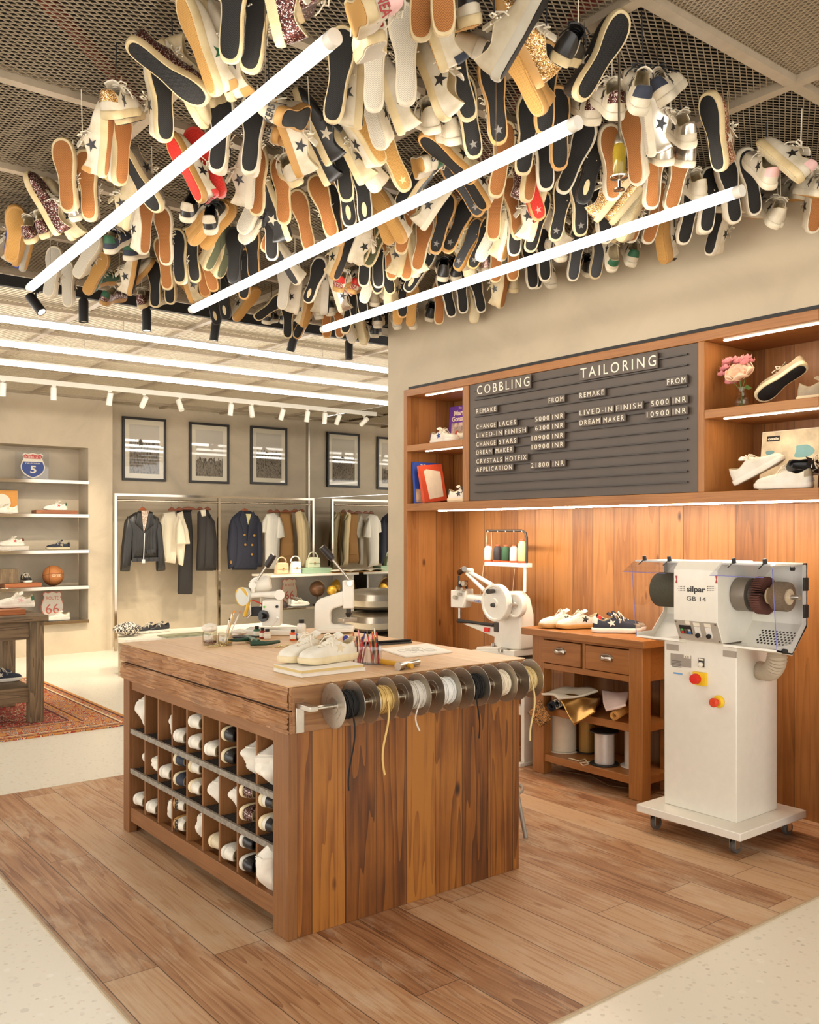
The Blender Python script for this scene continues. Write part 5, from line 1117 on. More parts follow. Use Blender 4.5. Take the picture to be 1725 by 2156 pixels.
# pen holders
def penbox(label, p, sz, h):
    t = thing('pen_holder', label, 'holder', p, math.radians(-38))
    w_ = sz/2; th = .0025
    MB().box(-w_, w_, -w_, -w_+th, 0, h).box(-w_, w_, w_-th, w_, 0, h).box(-w_, -w_+th, -w_, w_, 0, h).box(w_-th, w_, -w_, w_, 0, h).box(-w_, w_, -w_, w_, 0, th).build('box', ACRYL, t, smooth=False); return t
for p, nm, n, seed, cols in ((bt(756, 1397), 'pen', 7, 3, [(206, 70, 60), (230, 150, 150), (60, 60, 110), (230, 226, 220), (50, 46, 44), (214, 120, 110)]), (bt(788, 1398), 'brush', 8, 8, [(50, 46, 44), (230, 150, 60), (200, 60, 50), (236, 230, 220), (90, 80, 76)])):
    penbox('clear acrylic %s holder beside the cream sneakers' % nm, p, .062, .075)
    rr = random.Random(seed)
    for i in range(n):
        a = rr.uniform(0, 6.3); b0 = p+Vector((rr.uniform(-.018, .018), rr.uniform(-.018, .018), .004)); ln = rr.uniform(.105, .15); dr = Vector((rr.uniform(-.22, .22), rr.uniform(-.22, .22), 1)).normalized()*ln; c_ = cols[i % len(cols)]
        t = thing('pen' if nm == 'pen' else 'paint_brush', 'slim %s standing in the acrylic %s holder beside the cream sneakers' % ('pen' if nm == 'pen' else 'brush', nm), nm, b0, group='%s bundle in the acrylic holder' % nm)
        MB().tube([(0, 0, 0), dr*.8], .0030, 8).build('barrel', C_(*c_, .4), t); MB().tube([dr*.8, dr*.93, dr], [.0036, .003, .0015], 8).build('tip' if nm == 'pen' else 'bristles', C_(*cols[(i+2) % len(cols)], .6), t)
# sheets, ruler, hammer
sk = thing('sketch_sheet', 'open white sketchbook page with faint drawing', 'paper', bt(877, 1370))
q = [bt(802, 1368)-sk.location, bt(900, 1357)-sk.location, bt(953, 1374)-sk.location, bt(856, 1385)-sk.location]; hv = Vector((0, 0, .006))
MB().add([*q, *[a+hv for a in q]], [(0, 1, 2, 3), (4, 5, 6, 7), (0, 1, 5, 4), (1, 2, 6, 5), (2, 3, 7, 6), (3, 0, 4, 7)]).build('page_block', C_(242, 236, 224, .8), sk, smooth=False)
sl = MB(); rr = random.Random(2)
for i in range(9):
    pts = []; u0, v0 = rr.uniform(.25, .7), rr.uniform(.25, .7); a0 = rr.uniform(0, 6)
    for k in range(7):
        u, v_ = u0+.14*math.cos(a0+k*.6)*(1-k*.06), v0+.12*math.sin(a0+k*.7); pts.append(q[0].lerp(q[1], u).lerp(q[3].lerp(q[2], u), v_)+hv+Vector((0, 0, .0004)))
    sl.tube(pts, .0007, 4)
sl.build('pencil_lines', C_(150, 144, 136), sk)
rb = thing('tool_roll', 'dark flat tool wallet with tools behind the sketch sheet', 'tool', bt(815, 1358))
a0 = bt(768, 1361)-rb.location; a1 = bt(868, 1354)-rb.location; nn_ = Vector((-(a1-a0).y, (a1-a0).x, 0)).normalized()*.05
MB().add([a0, a1, a1+nn_, a0+nn_, *[v_+Vector((0, 0, .008)) for v_ in (a0, a1, a1+nn_, a0+nn_)]], [(0, 1, 2, 3), (4, 5, 6, 7), (0, 1, 5, 4), (1, 2, 6, 5), (2, 3, 7, 6), (3, 0, 4, 7)]).build('wallet', C_(58, 54, 52), rb, smooth=False)
MB().tube([a0+nn_*.4+Vector((0, 0, .014)), a1+nn_*.3+Vector((0, 0, .014))], .006, 8).build('tool_shaft', BLACKG, rb); MB().tube([a0+nn_*.8+Vector((0, 0, .013)), a0.lerp(a1, .5)+nn_*.6+Vector((0, 0, .013))], .005, 8).build('tool_shaft', STEEL, rb)
hm = thing('hammer', 'cobbler hammer with yellow handle near the spools', 'hammer', bt(835, 1403))
h0 = bt(803, 1399)-hm.location+Vector((0, 0, .013)); h1_ = bt(868, 1409)-hm.location+Vector((0, 0, .013)); MB().tube([h0, h0.lerp(h1_, .5), h1_], [.013, .011, .010], 12).build('handle', C_(214, 160, 50, .4), hm)
c0 = bt(838, 1411)-hm.location+Vector((0, 0, .015)); c1 = bt(880, 1401)-hm.location+Vector((0, 0, .015)); MB().tube([c0, c0.lerp(c1, .2), c0.lerp(c1, .3), c0.lerp(c1, .72), c1], [.017, .017, .013, .012, .014], 14).build('hammer_head', STEEL, hm)
# ---------------------------------------------------------------- machines on the far end of the bench
def card(d): return frame(Vector((0, 0, CAMZ))+FW*d, RT, -FW)
def cxy(px, py, d): return ((px-CX)/F*d, (HZ-py)/F*d)
def z1(x, y): return (400+.2551*x, 1140+.2551*y)
def cpr(root, poly, d, t0, t1, name, m, bevel=.004):
    return wp(MB().prism([cxy(*z1(a, b), d) for a, b in poly], -t1, -t0, card(d)), name, m, root, bevel=bevel)
def C3(x, y, d): return atd(*z1(x, y), d)
D1 = 5.06
hp_ = thing('hand_press', 'white C-frame hand press with long black-gripped lever', 'press', bt(703, 1330))
arc = lambda cx, cy, r, a0, a1, n=7: [(cx+r*math.cos(math.radians(a0+(a1-a0)*i/n)), cy+r*math.sin(math.radians(a0+(a1-a0)*i/n))) for i in range(n+1)]
cpr(hp_, [(1030, 752), (1032, 580)]+arc(1112, 545, 80, 175, 250)+[(1262, 410), (1350, 400), (1353, 520), (1285, 520)]+arc(1215, 595, 50, 270, 180)+[(1165, 650)]+arc(1195, 655, 30, 180, 90)+[(1300, 684), (1355, 690), (1355, 735), (1045, 752)], D1, -.03, .03, 'c_frame', WHITEM, .008)
cpr(hp_, [(1262, 322), (1352, 318), (1356, 550), (1266, 552)], D1-.004, -.034, .034, 'ram_housing', WHITEM, .006)
cpr(hp_, [(1060, 715), (1355, 708), (1355, 738), (1060, 752)], D1, -.06, .06, 'foot', WHITEM, .004)
wp(MB().cyl(C3(1310, 550, D1), C3(1310, 590, D1), .013, n=14).cyl(C3(1310, 590, D1), C3(1308, 625, D1), .020, .010, n=16), 'ram', C_(60, 56, 52, .4, .5), hp_)
wp(MB().box(-.045, .045, -.03, .03, -.008, .012, Matrix.Translation(C3(1300, 650, D1))), 'anvil', STEEL, hp_, bevel=.002)
wp(MB().cyl(C3(1320, 345, D1-.06), C3(1320, 345, D1+.02), .016, n=16), 'pivot', STEEL, hp_)
wp(MB().tube([C3(1315, 315, D1-.03), C3(1170, 140, D1-.03)], .0075, 10), 'lever', STEEL, hp_); wp(MB().tube([C3(1180, 150, D1-.03), C3(1160, 125, D1-.03), C3(1092, 46, D1-.03)], [.015, .020, .019], 14), 'grip', C_(44, 38, 36, .4), hp_); wp(MB().cyl(C3(1094, 48, D1-.03), C3(1089, 42, D1-.03), .0185, n=14), 'grip_end', STEEL, hp_)
D2 = 5.0
sv = thing('skiving_machine', 'white bench machine with yellow-rimmed wheel, black dial and lever', 'machine', bt(580, 1334))
wp(MB().box(-.16, .12, -.10, .10, 0, .028, Matrix.Translation(bt(580, 1334)) @ Matrix.Rotation(YAW-PI/2, 4, 'Z')), 'base', WHITEM, sv, bevel=.004)
cpr(sv, [(610, 482), (756, 480), (754, 690), (605, 690)], D2, -.05, .05, 'gear_box', WHITEM, .006)
wp(MB().cyl(C3(600, 615, D2-.06), C3(618, 615, D2-.045), .032, .030, n=20).cyl(C3(585, 615, D2-.085), C3(605, 615, D2-.06), .012, .016, n=14), 'dial', BLACKG, sv)
for x_, y_, c_, r_ in ((718, 538, BLACK, .008), (612, 540, C_(120, 200, 90), .006), (722, 632, STEEL, .008)): wp(MB().cyl(C3(x_, y_, D2-.049), C3(x_, y_, D2-.058), r_, n=12), 'push_button', c_, sv)
wp(MB().tube([C3(528, 378, D2+.05), C3(548, 365, D2+.05), C3(640, 345, D2+.06), C3(665, 340, D2+.06)], [.040, .046, .046, .034], 20), 'motor', WHITEM, sv)
wp(MB().tube([C3(488, 448, D2-.02), C3(600, 438, D2-.02), C3(745, 440, D2)], [.016, .014, .022], 12), 'arm', WHITEM, sv); wp(MB().cyl(C3(740, 440, D2-.04), C3(740, 440, D2+.05), .028, n=20), 'pulley', WHITEM, sv)
wp(MB().cyl(C3(425, 458, D2-.01), C3(440, 455, D2+.0), .052, n=28), 'wheel_rim', C_(212, 168, 50, .5), sv); wp(MB().cyl(C3(435, 455, D2-.02), C3(462, 452, D2+.0), .050, .046, n=28), 'wheel_face', C_(206, 206, 196, .4), sv)
wp(MB().tube([C3(490, 470, D2-.03), C3(470, 560, D2-.03), C3(450, 620, D2-.03)], .010, 8), 'belt', C_(220, 172, 50, .5), sv); wp(MB().tube([C3(500, 480, D2-.01), C3(500, 600, D2-.01), C3(470, 630, D2-.02), C3(440, 625, D2-.03)], .006, 8), 'guide', STEEL, sv)
wp(MB().box(-.03, .03, -.03, .03, -.025, .025, Matrix.Translation(C3(550, 575, D2+.04)) @ Matrix.Rotation(YAW, 4, 'Z')), 'motor_block', BLACK, sv, bevel=.003)
wp(MB().tube([C3(515, 485, D2-.02), C3(560, 500, D2-.02), C3(600, 520, D2)], .004, 6), 'red_wire', C_(200, 60, 44), sv); wp(MB().tube([C3(722, 632, D2-.06), C3(700, 665, D2-.08), C3(672, 700, D2-.08)], .005, 6), 'cable', C_(226, 218, 204), sv)
wp(MB().cyl(C3(515, 362, D2-.01), C3(530, 362, D2+.05), .02, n=16).tube([C3(520, 330, D2), C3(520, 450, D2)], .012, 10), 'bracket', WHITEM, sv)
wp(MB().tube([C3(555, 320, D2), C3(635, 200, D2)], .0065, 10), 'lever', STEEL, sv); wp(MB().tube([C3(630, 208, D2), C3(642, 190, D2), C3(690, 112, D2)], [.014, .018, .018], 14), 'grip', C_(44, 38, 36, .4), sv); wp(MB().cyl(C3(689, 114, D2), C3(694, 105, D2), .0175, n=14), 'grip_end', STEEL, sv)
# ---------------------------------------------------------------- far left: niche with steel shelves
SZS = [2.118, 1.706, 1.27, .83, .412]
SHN = ['top', 'second', 'third', 'fourth', 'lowest']
for z, nm in zip(SZS, SHN):
    tag(MB().box(1.2, 3.855, 11.33, 11.76, z-.042, z).build('steel_shelf', CHROME, bevel=.002), '%s polished steel shelf in the grey wall niche' % nm, 'shelf', 'steel shelves in the wall niche')
YS = 11.50
def nz(px, z, y=YS): p = aty(px, 1100, y); return Vector((p.x, y, z))
SHIELD = [(0, -1.0), (-.32, -.86), (-.62, -.66), (-.82, -.36), (-.86, -.02), (-.74, .34), (-.62, .60), (-.74, .82), (-.58, .98), (-.34, .90), (0, 1.0), (.34, .90), (.58, .98), (.74, .82), (.62, .60), (.74, .34), (.86, -.02), (.82, -.36), (.62, -.66), (.32, -.86)]
FY = frame((0, 0, 0), (1, 0, 0), (0, -1, 0))
s_ = thing('road_sign', 'red and blue interstate 5 shield in a clear acrylic block', 'sign', nz(68, SZS[0]+.001))
MB().box(-.19, .19, -.02, .03, 0, .335).build('acrylic_block', ACRYL, s_, smooth=False)
Mx = Matrix.Translation((0, -.022, .165)) @ FY
MB().prism([(x*.165, y*.155) for x, y in SHIELD], 0, .003, Mx).build('shield_edge', LETTER, s_, smooth=False)
MB().prism([(x*.150, y*.140) for x, y in SHIELD if y < .5]+[(.10, .062), (-.10, .062)][:0], .003, .005, Mx).build('blue_field', C_(46, 70, 140, .4), s_, smooth=False)
MB().prism([(x*.150, y*.140) for x, y in SHIELD if y > .55], .003, .0055, Mx).build('red_field', C_(196, 60, 56, .4), s_, smooth=False)
text('lettering', 'INTERSTATE', .03, Mx @ Matrix.Translation((-.095, .090, .006)), LETTER, s_, width=.19); text('lettering', 'CALIFORNIA', .018, Mx @ Matrix.Translation((-.085, .020, .006)), LETTER, s_, width=.17); text('lettering', '5', .085, Mx @ Matrix.Translation((-.032, -.085, .006)), LETTER, s_, width=.07, bold=.04)
def plinth(label, px, z, w_, d_, h_, m, y=YS):
    p = nz(px, z+.001, y); tag(MB().box(-w_/2, w_/2, -d_/2, d_/2, 0, h_).build('display_block', m, None, loc=p, bevel=.003), label, 'block'); return p+Vector((0, 0, h_+.001))
def fs(label, p, ang, up='w', mid='w', sole='w', tab='k', star='r', **k): return sneaker(label, shoe_M(p, ang), up, mid, sole, tab=tab, star=star, **k)
p = plinth('brown wood block under the red-star sneaker on the second shelf', 116, SZS[1], .50, .2, .045, W_TRAY); fs('white red-star sneaker on the brown block, second shelf', p, 180, tab='v')
cl_ = thing('wall_clock', 'orange wooden square plaque with round pale dial', 'clock', nz(8, SZS[1]+.001, 11.58)); MB().box(-.2, .16, 0, .04, 0, .28).build('plaque', C_(222, 152, 60, .4), cl_, bevel=.003); MB().cyl((-.03, -.001, .13), (-.03, -.012, .13), .105, n=32).build('dial', C_(240, 230, 208), cl_)
fs('white sneaker before the orange plaque at the frame edge', nz(10, SZS[1]+.001, 11.43), 170, star='c', tab='w')
p = plinth('glass-like plinth below the white red-star sneaker, third shelf', 24, SZS[2], .36, .14, .05, C_(226, 214, 196, .3)); fs('white red-star sneaker on the third shelf at the frame edge', p, 180, tab='m')
fs('grey and black flat sneaker on the third shelf', nz(122, SZS[2]+.001), 180, 'n', 'c', 't', 'k', 'e')
bb = thing('basketball', 'worn tan basketball on the fourth steel shelf', 'ball', nz(112, SZS[3])); MB().blob((0, 0, .125), .125, n=32, m=20).build('ball', C_(176, 112, 62, .6), bb)
sm_ = MB()
for ax in ('x', 'y', 'c', 'd'):
    pts = []
    for k in range(41):
        a = 2*PI*k/40
        v_ = {'x': Vector((math.cos(a), math.sin(a)*.3, math.sin(a))), 'y': Vector((math.cos(a), -math.sin(a), math.sin(a)*.25)), 'c': Vector((.62+.2*math.cos(2*a), math.cos(a), math.sin(a))), 'd': Vector((-.62-.2*math.cos(2*a), math.cos(a), math.sin(a)))}[ax].normalized()
        pts.append(v_*.1245+Vector((0, 0, .125)))
    sm_.tube(pts, .002, 5)
sm_.build('seam', C_(70, 44, 28), bb); text('lettering', 'GOOSE', .028, Matrix.Translation((-.05, -.1235, .118)) @ FY, C_(236, 220, 190), bb, width=.10)
p = plinth('reddish wood board under the boxed sneaker, fourth shelf', 44, SZS[3], .42, .22, .05, W_TRAY, 11.46); fs('small dark sneaker standing on the board, fourth shelf', p+Vector((.06, .02, 0)), -90, 'k', 'w', 'w', 'w', 'w')
tag(MB().box(-.11, .10, -.06, .08, 0, .17).build('wooden_box', W_OLD, None, loc=p+Vector((-.14, 0, 0)), bevel=.003), 'weathered wooden box on the board, fourth shelf', 'box')
s_ = thing('road_sign', 'pale route 66 shield with pink lettering, lowest niche shelf', 'sign', nz(110, SZS[4]+.001, 11.58)); Mx = Matrix.Translation((0, 0, .175)) @ FY
MB().prism([(x*.16, y*.175) for x, y in SHIELD], 0, .006, Mx).build('shield', C_(214, 120, 100, .4), s_, smooth=False); MB().prism([(x*.148, y*.163) for x, y in SHIELD], .006, .008, Mx).build('shield_face', C_(226, 214, 196, .3), s_, smooth=False)
text('lettering', 'ROUTE', .04, Mx @ Matrix.Translation((-.075, .07, .0085)), C_(214, 110, 90), s_, width=.15); text('lettering', '66', .12, Mx @ Matrix.Translation((-.08, -.10, .0085)), C_(214, 110, 90), s_, width=.16)
fs('white sneaker in front of the pale route shield', nz(122, SZS[4]+.001, 11.42), 182, tab='w', star='w')
# ---------------------------------------------------------------- old table on the rug
tb = thing('display_table', 'weathered wooden display table with lower shelf on the rug', 'table', (1.25, 7.85, .012))
wp(MB().box(.2, 2.19, 7.36, 8.34, .80, .845), 'tabletop', W_OLDX, tb, bevel=.006)
for x_ in (.3, 2.06):
    for y_ in (7.40, 8.20): wp(MB().box(x_, x_+.105, y_, y_+.105, .012, .80), 'leg', W_OLD, tb, bevel=.005)
wp(MB().box(.40, 2.06, 7.42, 7.45, .66, .80).box(.40, 2.06, 8.25, 8.28, .66, .80).box(2.10, 2.13, 7.5, 8.2, .66, .80), 'apron', W_OLDX, tb, bevel=.003)
wp(MB().box(.30, 2.10, 7.43, 8.28, .255, .285).box(.40, 2.06, 7.43, 7.46, .17, .255), 'lower_shelf', W_OLDX, tb, bevel=.003)
tz = .846
tt = thing('wooden_tray', 'reddish wooden board on the old display table', 'board', (1.72, 7.80, tz)); MB().box(-.62, .34, -.28, .28, 0, .042).build('board', W_TRAY, tt, bevel=.003)
def tbl(px, py, z): return on(px, py, z)
fs('white sneaker with green heel on the reddish board, front', tbl(28, 1280, .889)+Vector((.02, .02, 0)), 175, 'w', 'w', 't', 'v', 'p'); fs('white sneaker with green heel on the reddish board, behind its mate', tbl(28, 1280, .889)+Vector((.06, .16, 0)), 175, 'w', 'w', 't', 'v', 'p')
fs('dark sneaker on the lower shelf of the old table', tbl(22, 1436, .287)+Vector((-.04, .05, 0)), 5, 'n', 'w', 'w', 'k', 'w'); fs('dark sneaker behind on the lower shelf of the old table', tbl(8, 1428, .287)+Vector((-.05, .12, 0)), 5, 'n', 'w', 'w', 'k', 'w')
tag(MB().box(-.16, .12, -.10, .10, 0, .16).box(-.13, -.06, -.06, .06, .16, .30).build('wooden_riser', W_OLDX, None, loc=(1.18, 8.22, tz), bevel=.003), 'weathered wooden riser at the back of the old table', 'riser')
# rug
def rugmat():
    m, nt, p, lk = newmat('persian_rug'); tc = L(nt, 'ShaderNodeTexCoord'); sx = L(nt, 'ShaderNodeSeparateXYZ'); lk(tc.outputs['Object'], sx.inputs[0]); X, Y = sx.outputs[0], sx.outputs[1]
    ex = M_(nt, 'SUBTRACT', 1.30, M_(nt, 'ABSOLUTE', X)); ey_ = M_(nt, 'SUBTRACT', 1.42, M_(nt, 'ABSOLUTE', Y)); e = M_(nt, 'MINIMUM', ex, ey_)
    v = L(nt, 'ShaderNodeTexVoronoi'); v.inputs['Scale'].default_value = 26; lk(tc.outputs['Object'], v.inputs['Vector']); n = L(nt, 'ShaderNodeTexNoise'); n.inputs['Scale'].default_value = 20; n.inputs['Detail'].default_value = 4; lk(tc.outputs['Object'], n.inputs['Vector'])
    t = M_(nt, 'ADD', M_(nt, 'MULTIPLY', v.outputs['Distance'], .8), M_(nt, 'MULTIPLY', n.outputs['Fac'], .6))
    red, gold, blue, cream, dark = srgb(166, 44, 32), srgb(200, 138, 72), srgb(74, 78, 110), srgb(226, 200, 156), srgb(96, 44, 40)
    field = ramp(nt, [(.3, red), (.58, srgb(180, 60, 40)), (.66, cream), (.72, dark), (.85, red)], 'CONSTANT'); border = ramp(nt, [(.28, gold), (.48, blue), (.58, cream), (.66, red), (.78, gold)], 'CONSTANT')
    lk(t, field.inputs[0]); lk(t, border.inputs[0])
    mx = L(nt, 'ShaderNodeMix', data_type='RGBA'); lk(M_(nt, 'LESS_THAN', e, .42), mx.inputs['Factor']); lk(field.outputs[0], mx.inputs['A']); lk(border.outputs[0], mx.inputs['B']); cur = mx.outputs['Result']
    for a, b, c in ((.03, .05, dark), (.10, .12, cream), (.12, .135, dark), (.33, .345, dark), (.345, .365, gold), (.41, .43, dark), (0, .03, gold)):
        f = M_(nt, 'MULTIPLY', M_(nt, 'GREATER_THAN', e, a), M_(nt, 'LESS_THAN', e, b)); mx = L(nt, 'ShaderNodeMix', data_type='RGBA'); lk(f, mx.inputs['Factor']); lk(cur, mx.inputs['A']); mx.inputs['B'].default_value = (*c, 1); cur = mx.outputs['Result']
    lk(cur, p.inputs['Base Color']); p.inputs['Roughness'].default_value = .95; return m
rg = tag(MB().box(-1.30, 1.30, -1.42, 1.42, 0, .011).build('persian_rug', rugmat(), None, loc=(1.45, 8.33, .0008)), 'red and gold patterned rug under the old table', 'rug')
# ---------------------------------------------------------------- clothes rail
YR = 11.28
cr = thing('clothes_rail', 'polished steel clothes rail with two bays along the back wall', 'clothes rail', (5.5, YR, .0))
rx = [aty(243, 1100, YR).x, aty(461, 1100, YR).x, aty(659, 1100, YR).x]
for x_ in rx: wp(MB().box(x_-.016, x_+.016, YR-.016, YR+.016, .0, 1.9395), 'upright', CHROME, cr, smooth=False)
wp(MB().box(rx[0]-.016, rx[2]+.016, YR-.016, YR+.016, 1.94, 1.97), 'top_bar', CHROME, cr, smooth=False)
wp(MB().cyl((rx[0], YR, 1.885), (rx[2]-.04, YR, 1.885), .014, n=14), 'hanging_bar', CHROME, cr)
YG = YR-.01
GF = frame((0, YG, 0), (1, 0, 0), (0, -1, 0))
def zA(x, y): return (.3153*x, 900+.3153*y)
def zB(x, y): return (380+.2667*x, 800+.2667*y)
def gw(pt): p = aty(pt[0], pt[1], YG); return (p.x, p.z)
def hanger(label, pt, m=None, pt2=None, wide=.0):
    x, z = gw(pt); t = thing('clothes_hanger', label, 'hanger', (x, YG, z), group='wooden hangers on the clothes rail')
    MB().tube([(0, 0, 0), (0, .014, 1.885-z-.045), (0, .030, 1.885-z-.014), (0, .0295, 1.885-z+.006), (0, .022, 1.885-z+.016), (0, .010, 1.885-z+.0195), (0, -.003, 1.885-z+.014), (0, -.009, 1.885-z+.002)], .0022, 6).build('hook', STEEL, t)
    MB().puff([(-.05-wide, -.03), (-.05-wide, -.012), (-.015, .012), (.015, .012), (.05+wide, -.012), (.05+wide, -.03)], .012, frame((0, 0, 0), (1, 0, 0), (0, -1, 0))).build('shoulder_bar', m or C_(120, 62, 34, .4), t); return t
def garment(name, label, cat, parts_, z=zA, group=None, depth=0.0):
    """parts_: list of (part name, outline, thickness, material, forward offset)"""
    first = parts_[0][1]; bx = [gw(z(*q)) for q in first]; t = thing(name, label, cat, (sum(b[0] for b in bx)/len(bx), YG+depth, min(b[1] for b in bx)), group=group)
    for nm, poly, th, m, off in parts_:
        mb = MB()
        pts = [gw(z(*q)) for q in poly]; dense = []
        for i in range(len(pts)):
            a, b = Vector(pts[i]), Vector(pts[(i+1) % len(pts)]); k = max(1, int((b-a).length/.05))
            for j in range(k): dense.append(tuple(a.lerp(b, j/k)))
        if th > .012: mb.puff(dense, th, GF @ Matrix.Translation((0, 0, off-depth)))
        else: mb.prism(pts, off-depth, off-depth+th, GF)
        wp(mb, nm, m, t)
    return t
def cloth(name, c, rough=.85, amp=.35):
    m, nt, p, lk = newmat(name); tc = L(nt, 'ShaderNodeTexCoord'); mp = L(nt, 'ShaderNodeMapping'); mp.inputs['Scale'].default_value = (14, 14, 2.2); lk(tc.outputs['Object'], mp.inputs['Vector'])
    n = L(nt, 'ShaderNodeTexNoise'); n.inputs['Scale'].default_value = 1; n.inputs['Detail'].default_value = 3; lk(mp.outputs[0], n.inputs['Vector'])
    b = L(nt, 'ShaderNodeBump'); b.inputs['Strength'].default_value = amp; b.inputs['Distance'].default_value = .03; lk(n.outputs['Fac'], b.inputs['Height']); lk(b.outputs[0], p.inputs['Normal'])
    p.inputs['Base Color'].default_value = (*c, 1); p.inputs['Roughness'].default_value = rough; return m
LEA = cloth('black_leather_cloth', (.022, .02, .018), .32, .6); CREAM = cloth('cream_jersey', srgb(240, 228, 202)); DARK = cloth('charcoal_wool', srgb(52, 48, 46)); NAVY = cloth('navy_wool', srgb(48, 50, 64)); WTEE = cloth('white_jersey', srgb(242, 236, 222)); KHA = cloth('khaki_cotton', srgb(178, 134, 82)); BEIGE = cloth('beige_wool', srgb(226, 204, 158)); GOLDB = C_(206, 160, 90, .3, .8)
hanger('hanger holding the black leather jacket', zA(953, 540), C_(176, 92, 44, .4))
garment('leather_jacket', 'black leather biker jacket hanging at the left end of the rail', 'jacket', [('body', [(905, 565), (1005, 570), (1062, 605), (1050, 700), (1045, 885), (870, 890), (862, 720), (850, 600)], .075, LEA, 0),
    ('sleeve', [(852, 590), (885, 640), (878, 790), (862, 962), (803, 962), (812, 800), (832, 625)], .055, LEA, .01), ('sleeve', [(1045, 600), (1072, 640), (1086, 800), (1100, 955), (1045, 962), (1038, 800), (1030, 660)], .055, LEA, .01),
    ('lining', [(928, 556), (980, 556), (965, 640), (945, 700), (932, 640)], .004, mat('jacket_lining', srgb(216, 190, 170), .7, 0, .5, 60), .072), ('lapel', [(905, 560), (930, 560), (945, 700), (888, 640)], .02, LEA, .07), ('lapel', [(1005, 565), (978, 560), (950, 705), (1015, 650)], .02, LEA, .07),
    ('belt', [(868, 870), (1046, 866), (1046, 892), (868, 897)], .01, LEA, .07), ('buckle', [(930, 880), (952, 880), (952, 905), (930, 905)], .012, STEEL, .075), ('pocket_flap', [(960, 815), (1025, 812), (1025, 835), (965, 842)], .01, LEA, .075), ('zip', [(946, 705), (952, 705), (945, 880), (939, 880)], .006, STEEL, .078)])
for px_, nm, x0_, x1_, y1_ in ((1148, 'front', 1072, 1218, 930), (1196, 'middle', 1160, 1262, 945)):
    hanger('hanger holding the %s cream top' % nm, zA(px_, 540))
    garment('cream_top', '%s cream short sleeved top on the rail beside the leather jacket' % nm, 'top', [('body', [(x0_+30, 572), (px_+30, 560), (x1_-30, 600), (x1_-20, 780), (x1_-35, y1_-20), (x0_+40, y1_-30), (x0_+10, 760)], .05, CREAM, -.06 if nm == 'front' else -.03),
        ('sleeve', [(x0_+34, 575), (x0_+40, 640), (x0_+25, 780), (x0_, 775), (x0_+2, 640)], .035, CREAM, -.06 if nm == 'front' else -.03), ('sleeve', [(x1_-40, 590), (x1_-8, 680), (x1_+6, 778), (x1_-60, 782), (x1_-55, 660)], .035, CREAM, .09 if nm == 'front' else .0)], group='cream tops on the rail')
hanger('hanger clipping the black trousers', zA(1262, 535), wide=.06)
garment('trousers', 'black trousers hanging full length between tops and dark jackets', 'trousers', [('trouser_leg', [(1205, 545), (1300, 545), (1312, 700), (1308, 1117), (1213, 1116), (1225, 760)], .05, DARK, -.12), ('waistband', [(1206, 540), (1300, 540), (1300, 558), (1206, 558)], .02, DARK, -.085)])
for k, (xa, nm) in enumerate(((0, 'left'), (58, 'right'))):
    hanger('hanger holding the %s charcoal jacket' % ('front' if k == 0 else 'last'), zB(155+xa, 1010))
    garment('charcoal_jacket', 'charcoal jacket with %s, seen side-on by the middle upright' % ('white collar lining' if k == 0 else 'plain collar'), 'jacket', [('body', [(130+xa, 1040), (185+xa, 1025), (215+xa, 1080), (240+xa, 1250), (250+xa, 1505), (118+xa, 1505), (130+xa, 1250)], .06, DARK, .03-.13*k), ('sleeve', [(180+xa, 1050), (225+xa, 1110), (243+xa, 1280), (240+xa, 1490), (165+xa, 1492), (170+xa, 1250)], .05, DARK, .07-.13*k), ('collar', [(140+xa, 1028), (178+xa, 1022), (185+xa, 1075), (150+xa, 1080)], .02, DARK if k else C_(226, 216, 196), .07-.13*k)], zB, 'charcoal jackets on the rail')
hanger('hanger holding the navy blazer', zB(510, 1020), C_(150, 80, 44, .4))
garment('blazer', 'navy double breasted blazer with gold buttons, front view', 'jacket', [('body', [(470, 1030), (555, 1035), (608, 1075), (615, 1200), (602, 1500), (410, 1500), (415, 1200), (405, 1085)], .075, NAVY, 0),
    ('sleeve', [(405, 1080), (450, 1130), (445, 1300), (432, 1470), (378, 1495), (368, 1330), (386, 1130)], .055, NAVY, .015), ('sleeve', [(605, 1070), (628, 1120), (640, 1330), (638, 1475), (595, 1475), (592, 1300), (585, 1130)], .055, NAVY, .015),
    ('shirt', [(492, 1058), (538, 1058), (514, 1145)], .004, C_(222, 212, 160), .074), ('lapel', [(470, 1032), (496, 1058), (512, 1150), (500, 1280), (445, 1100)], .018, NAVY, .074), ('lapel', [(555, 1036), (538, 1058), (514, 1150), (505, 1280), (590, 1110)], .018, NAVY, .078)]+
    [('button', [(x_+9*math.cos(a), y_+9*math.sin(a)) for a in [2*PI*k/10 for k in range(10)]], .01, GOLDB, .088) for x_, y_ in ((480, 1223), (557, 1228), (486, 1300), (540, 1302), (538, 1376))]+[('cuff_button', [(382+7*math.cos(a), 1438+14*math.sin(a)) for a in [2*PI*k/8 for k in range(8)]], .01, GOLDB, .055)], zB)
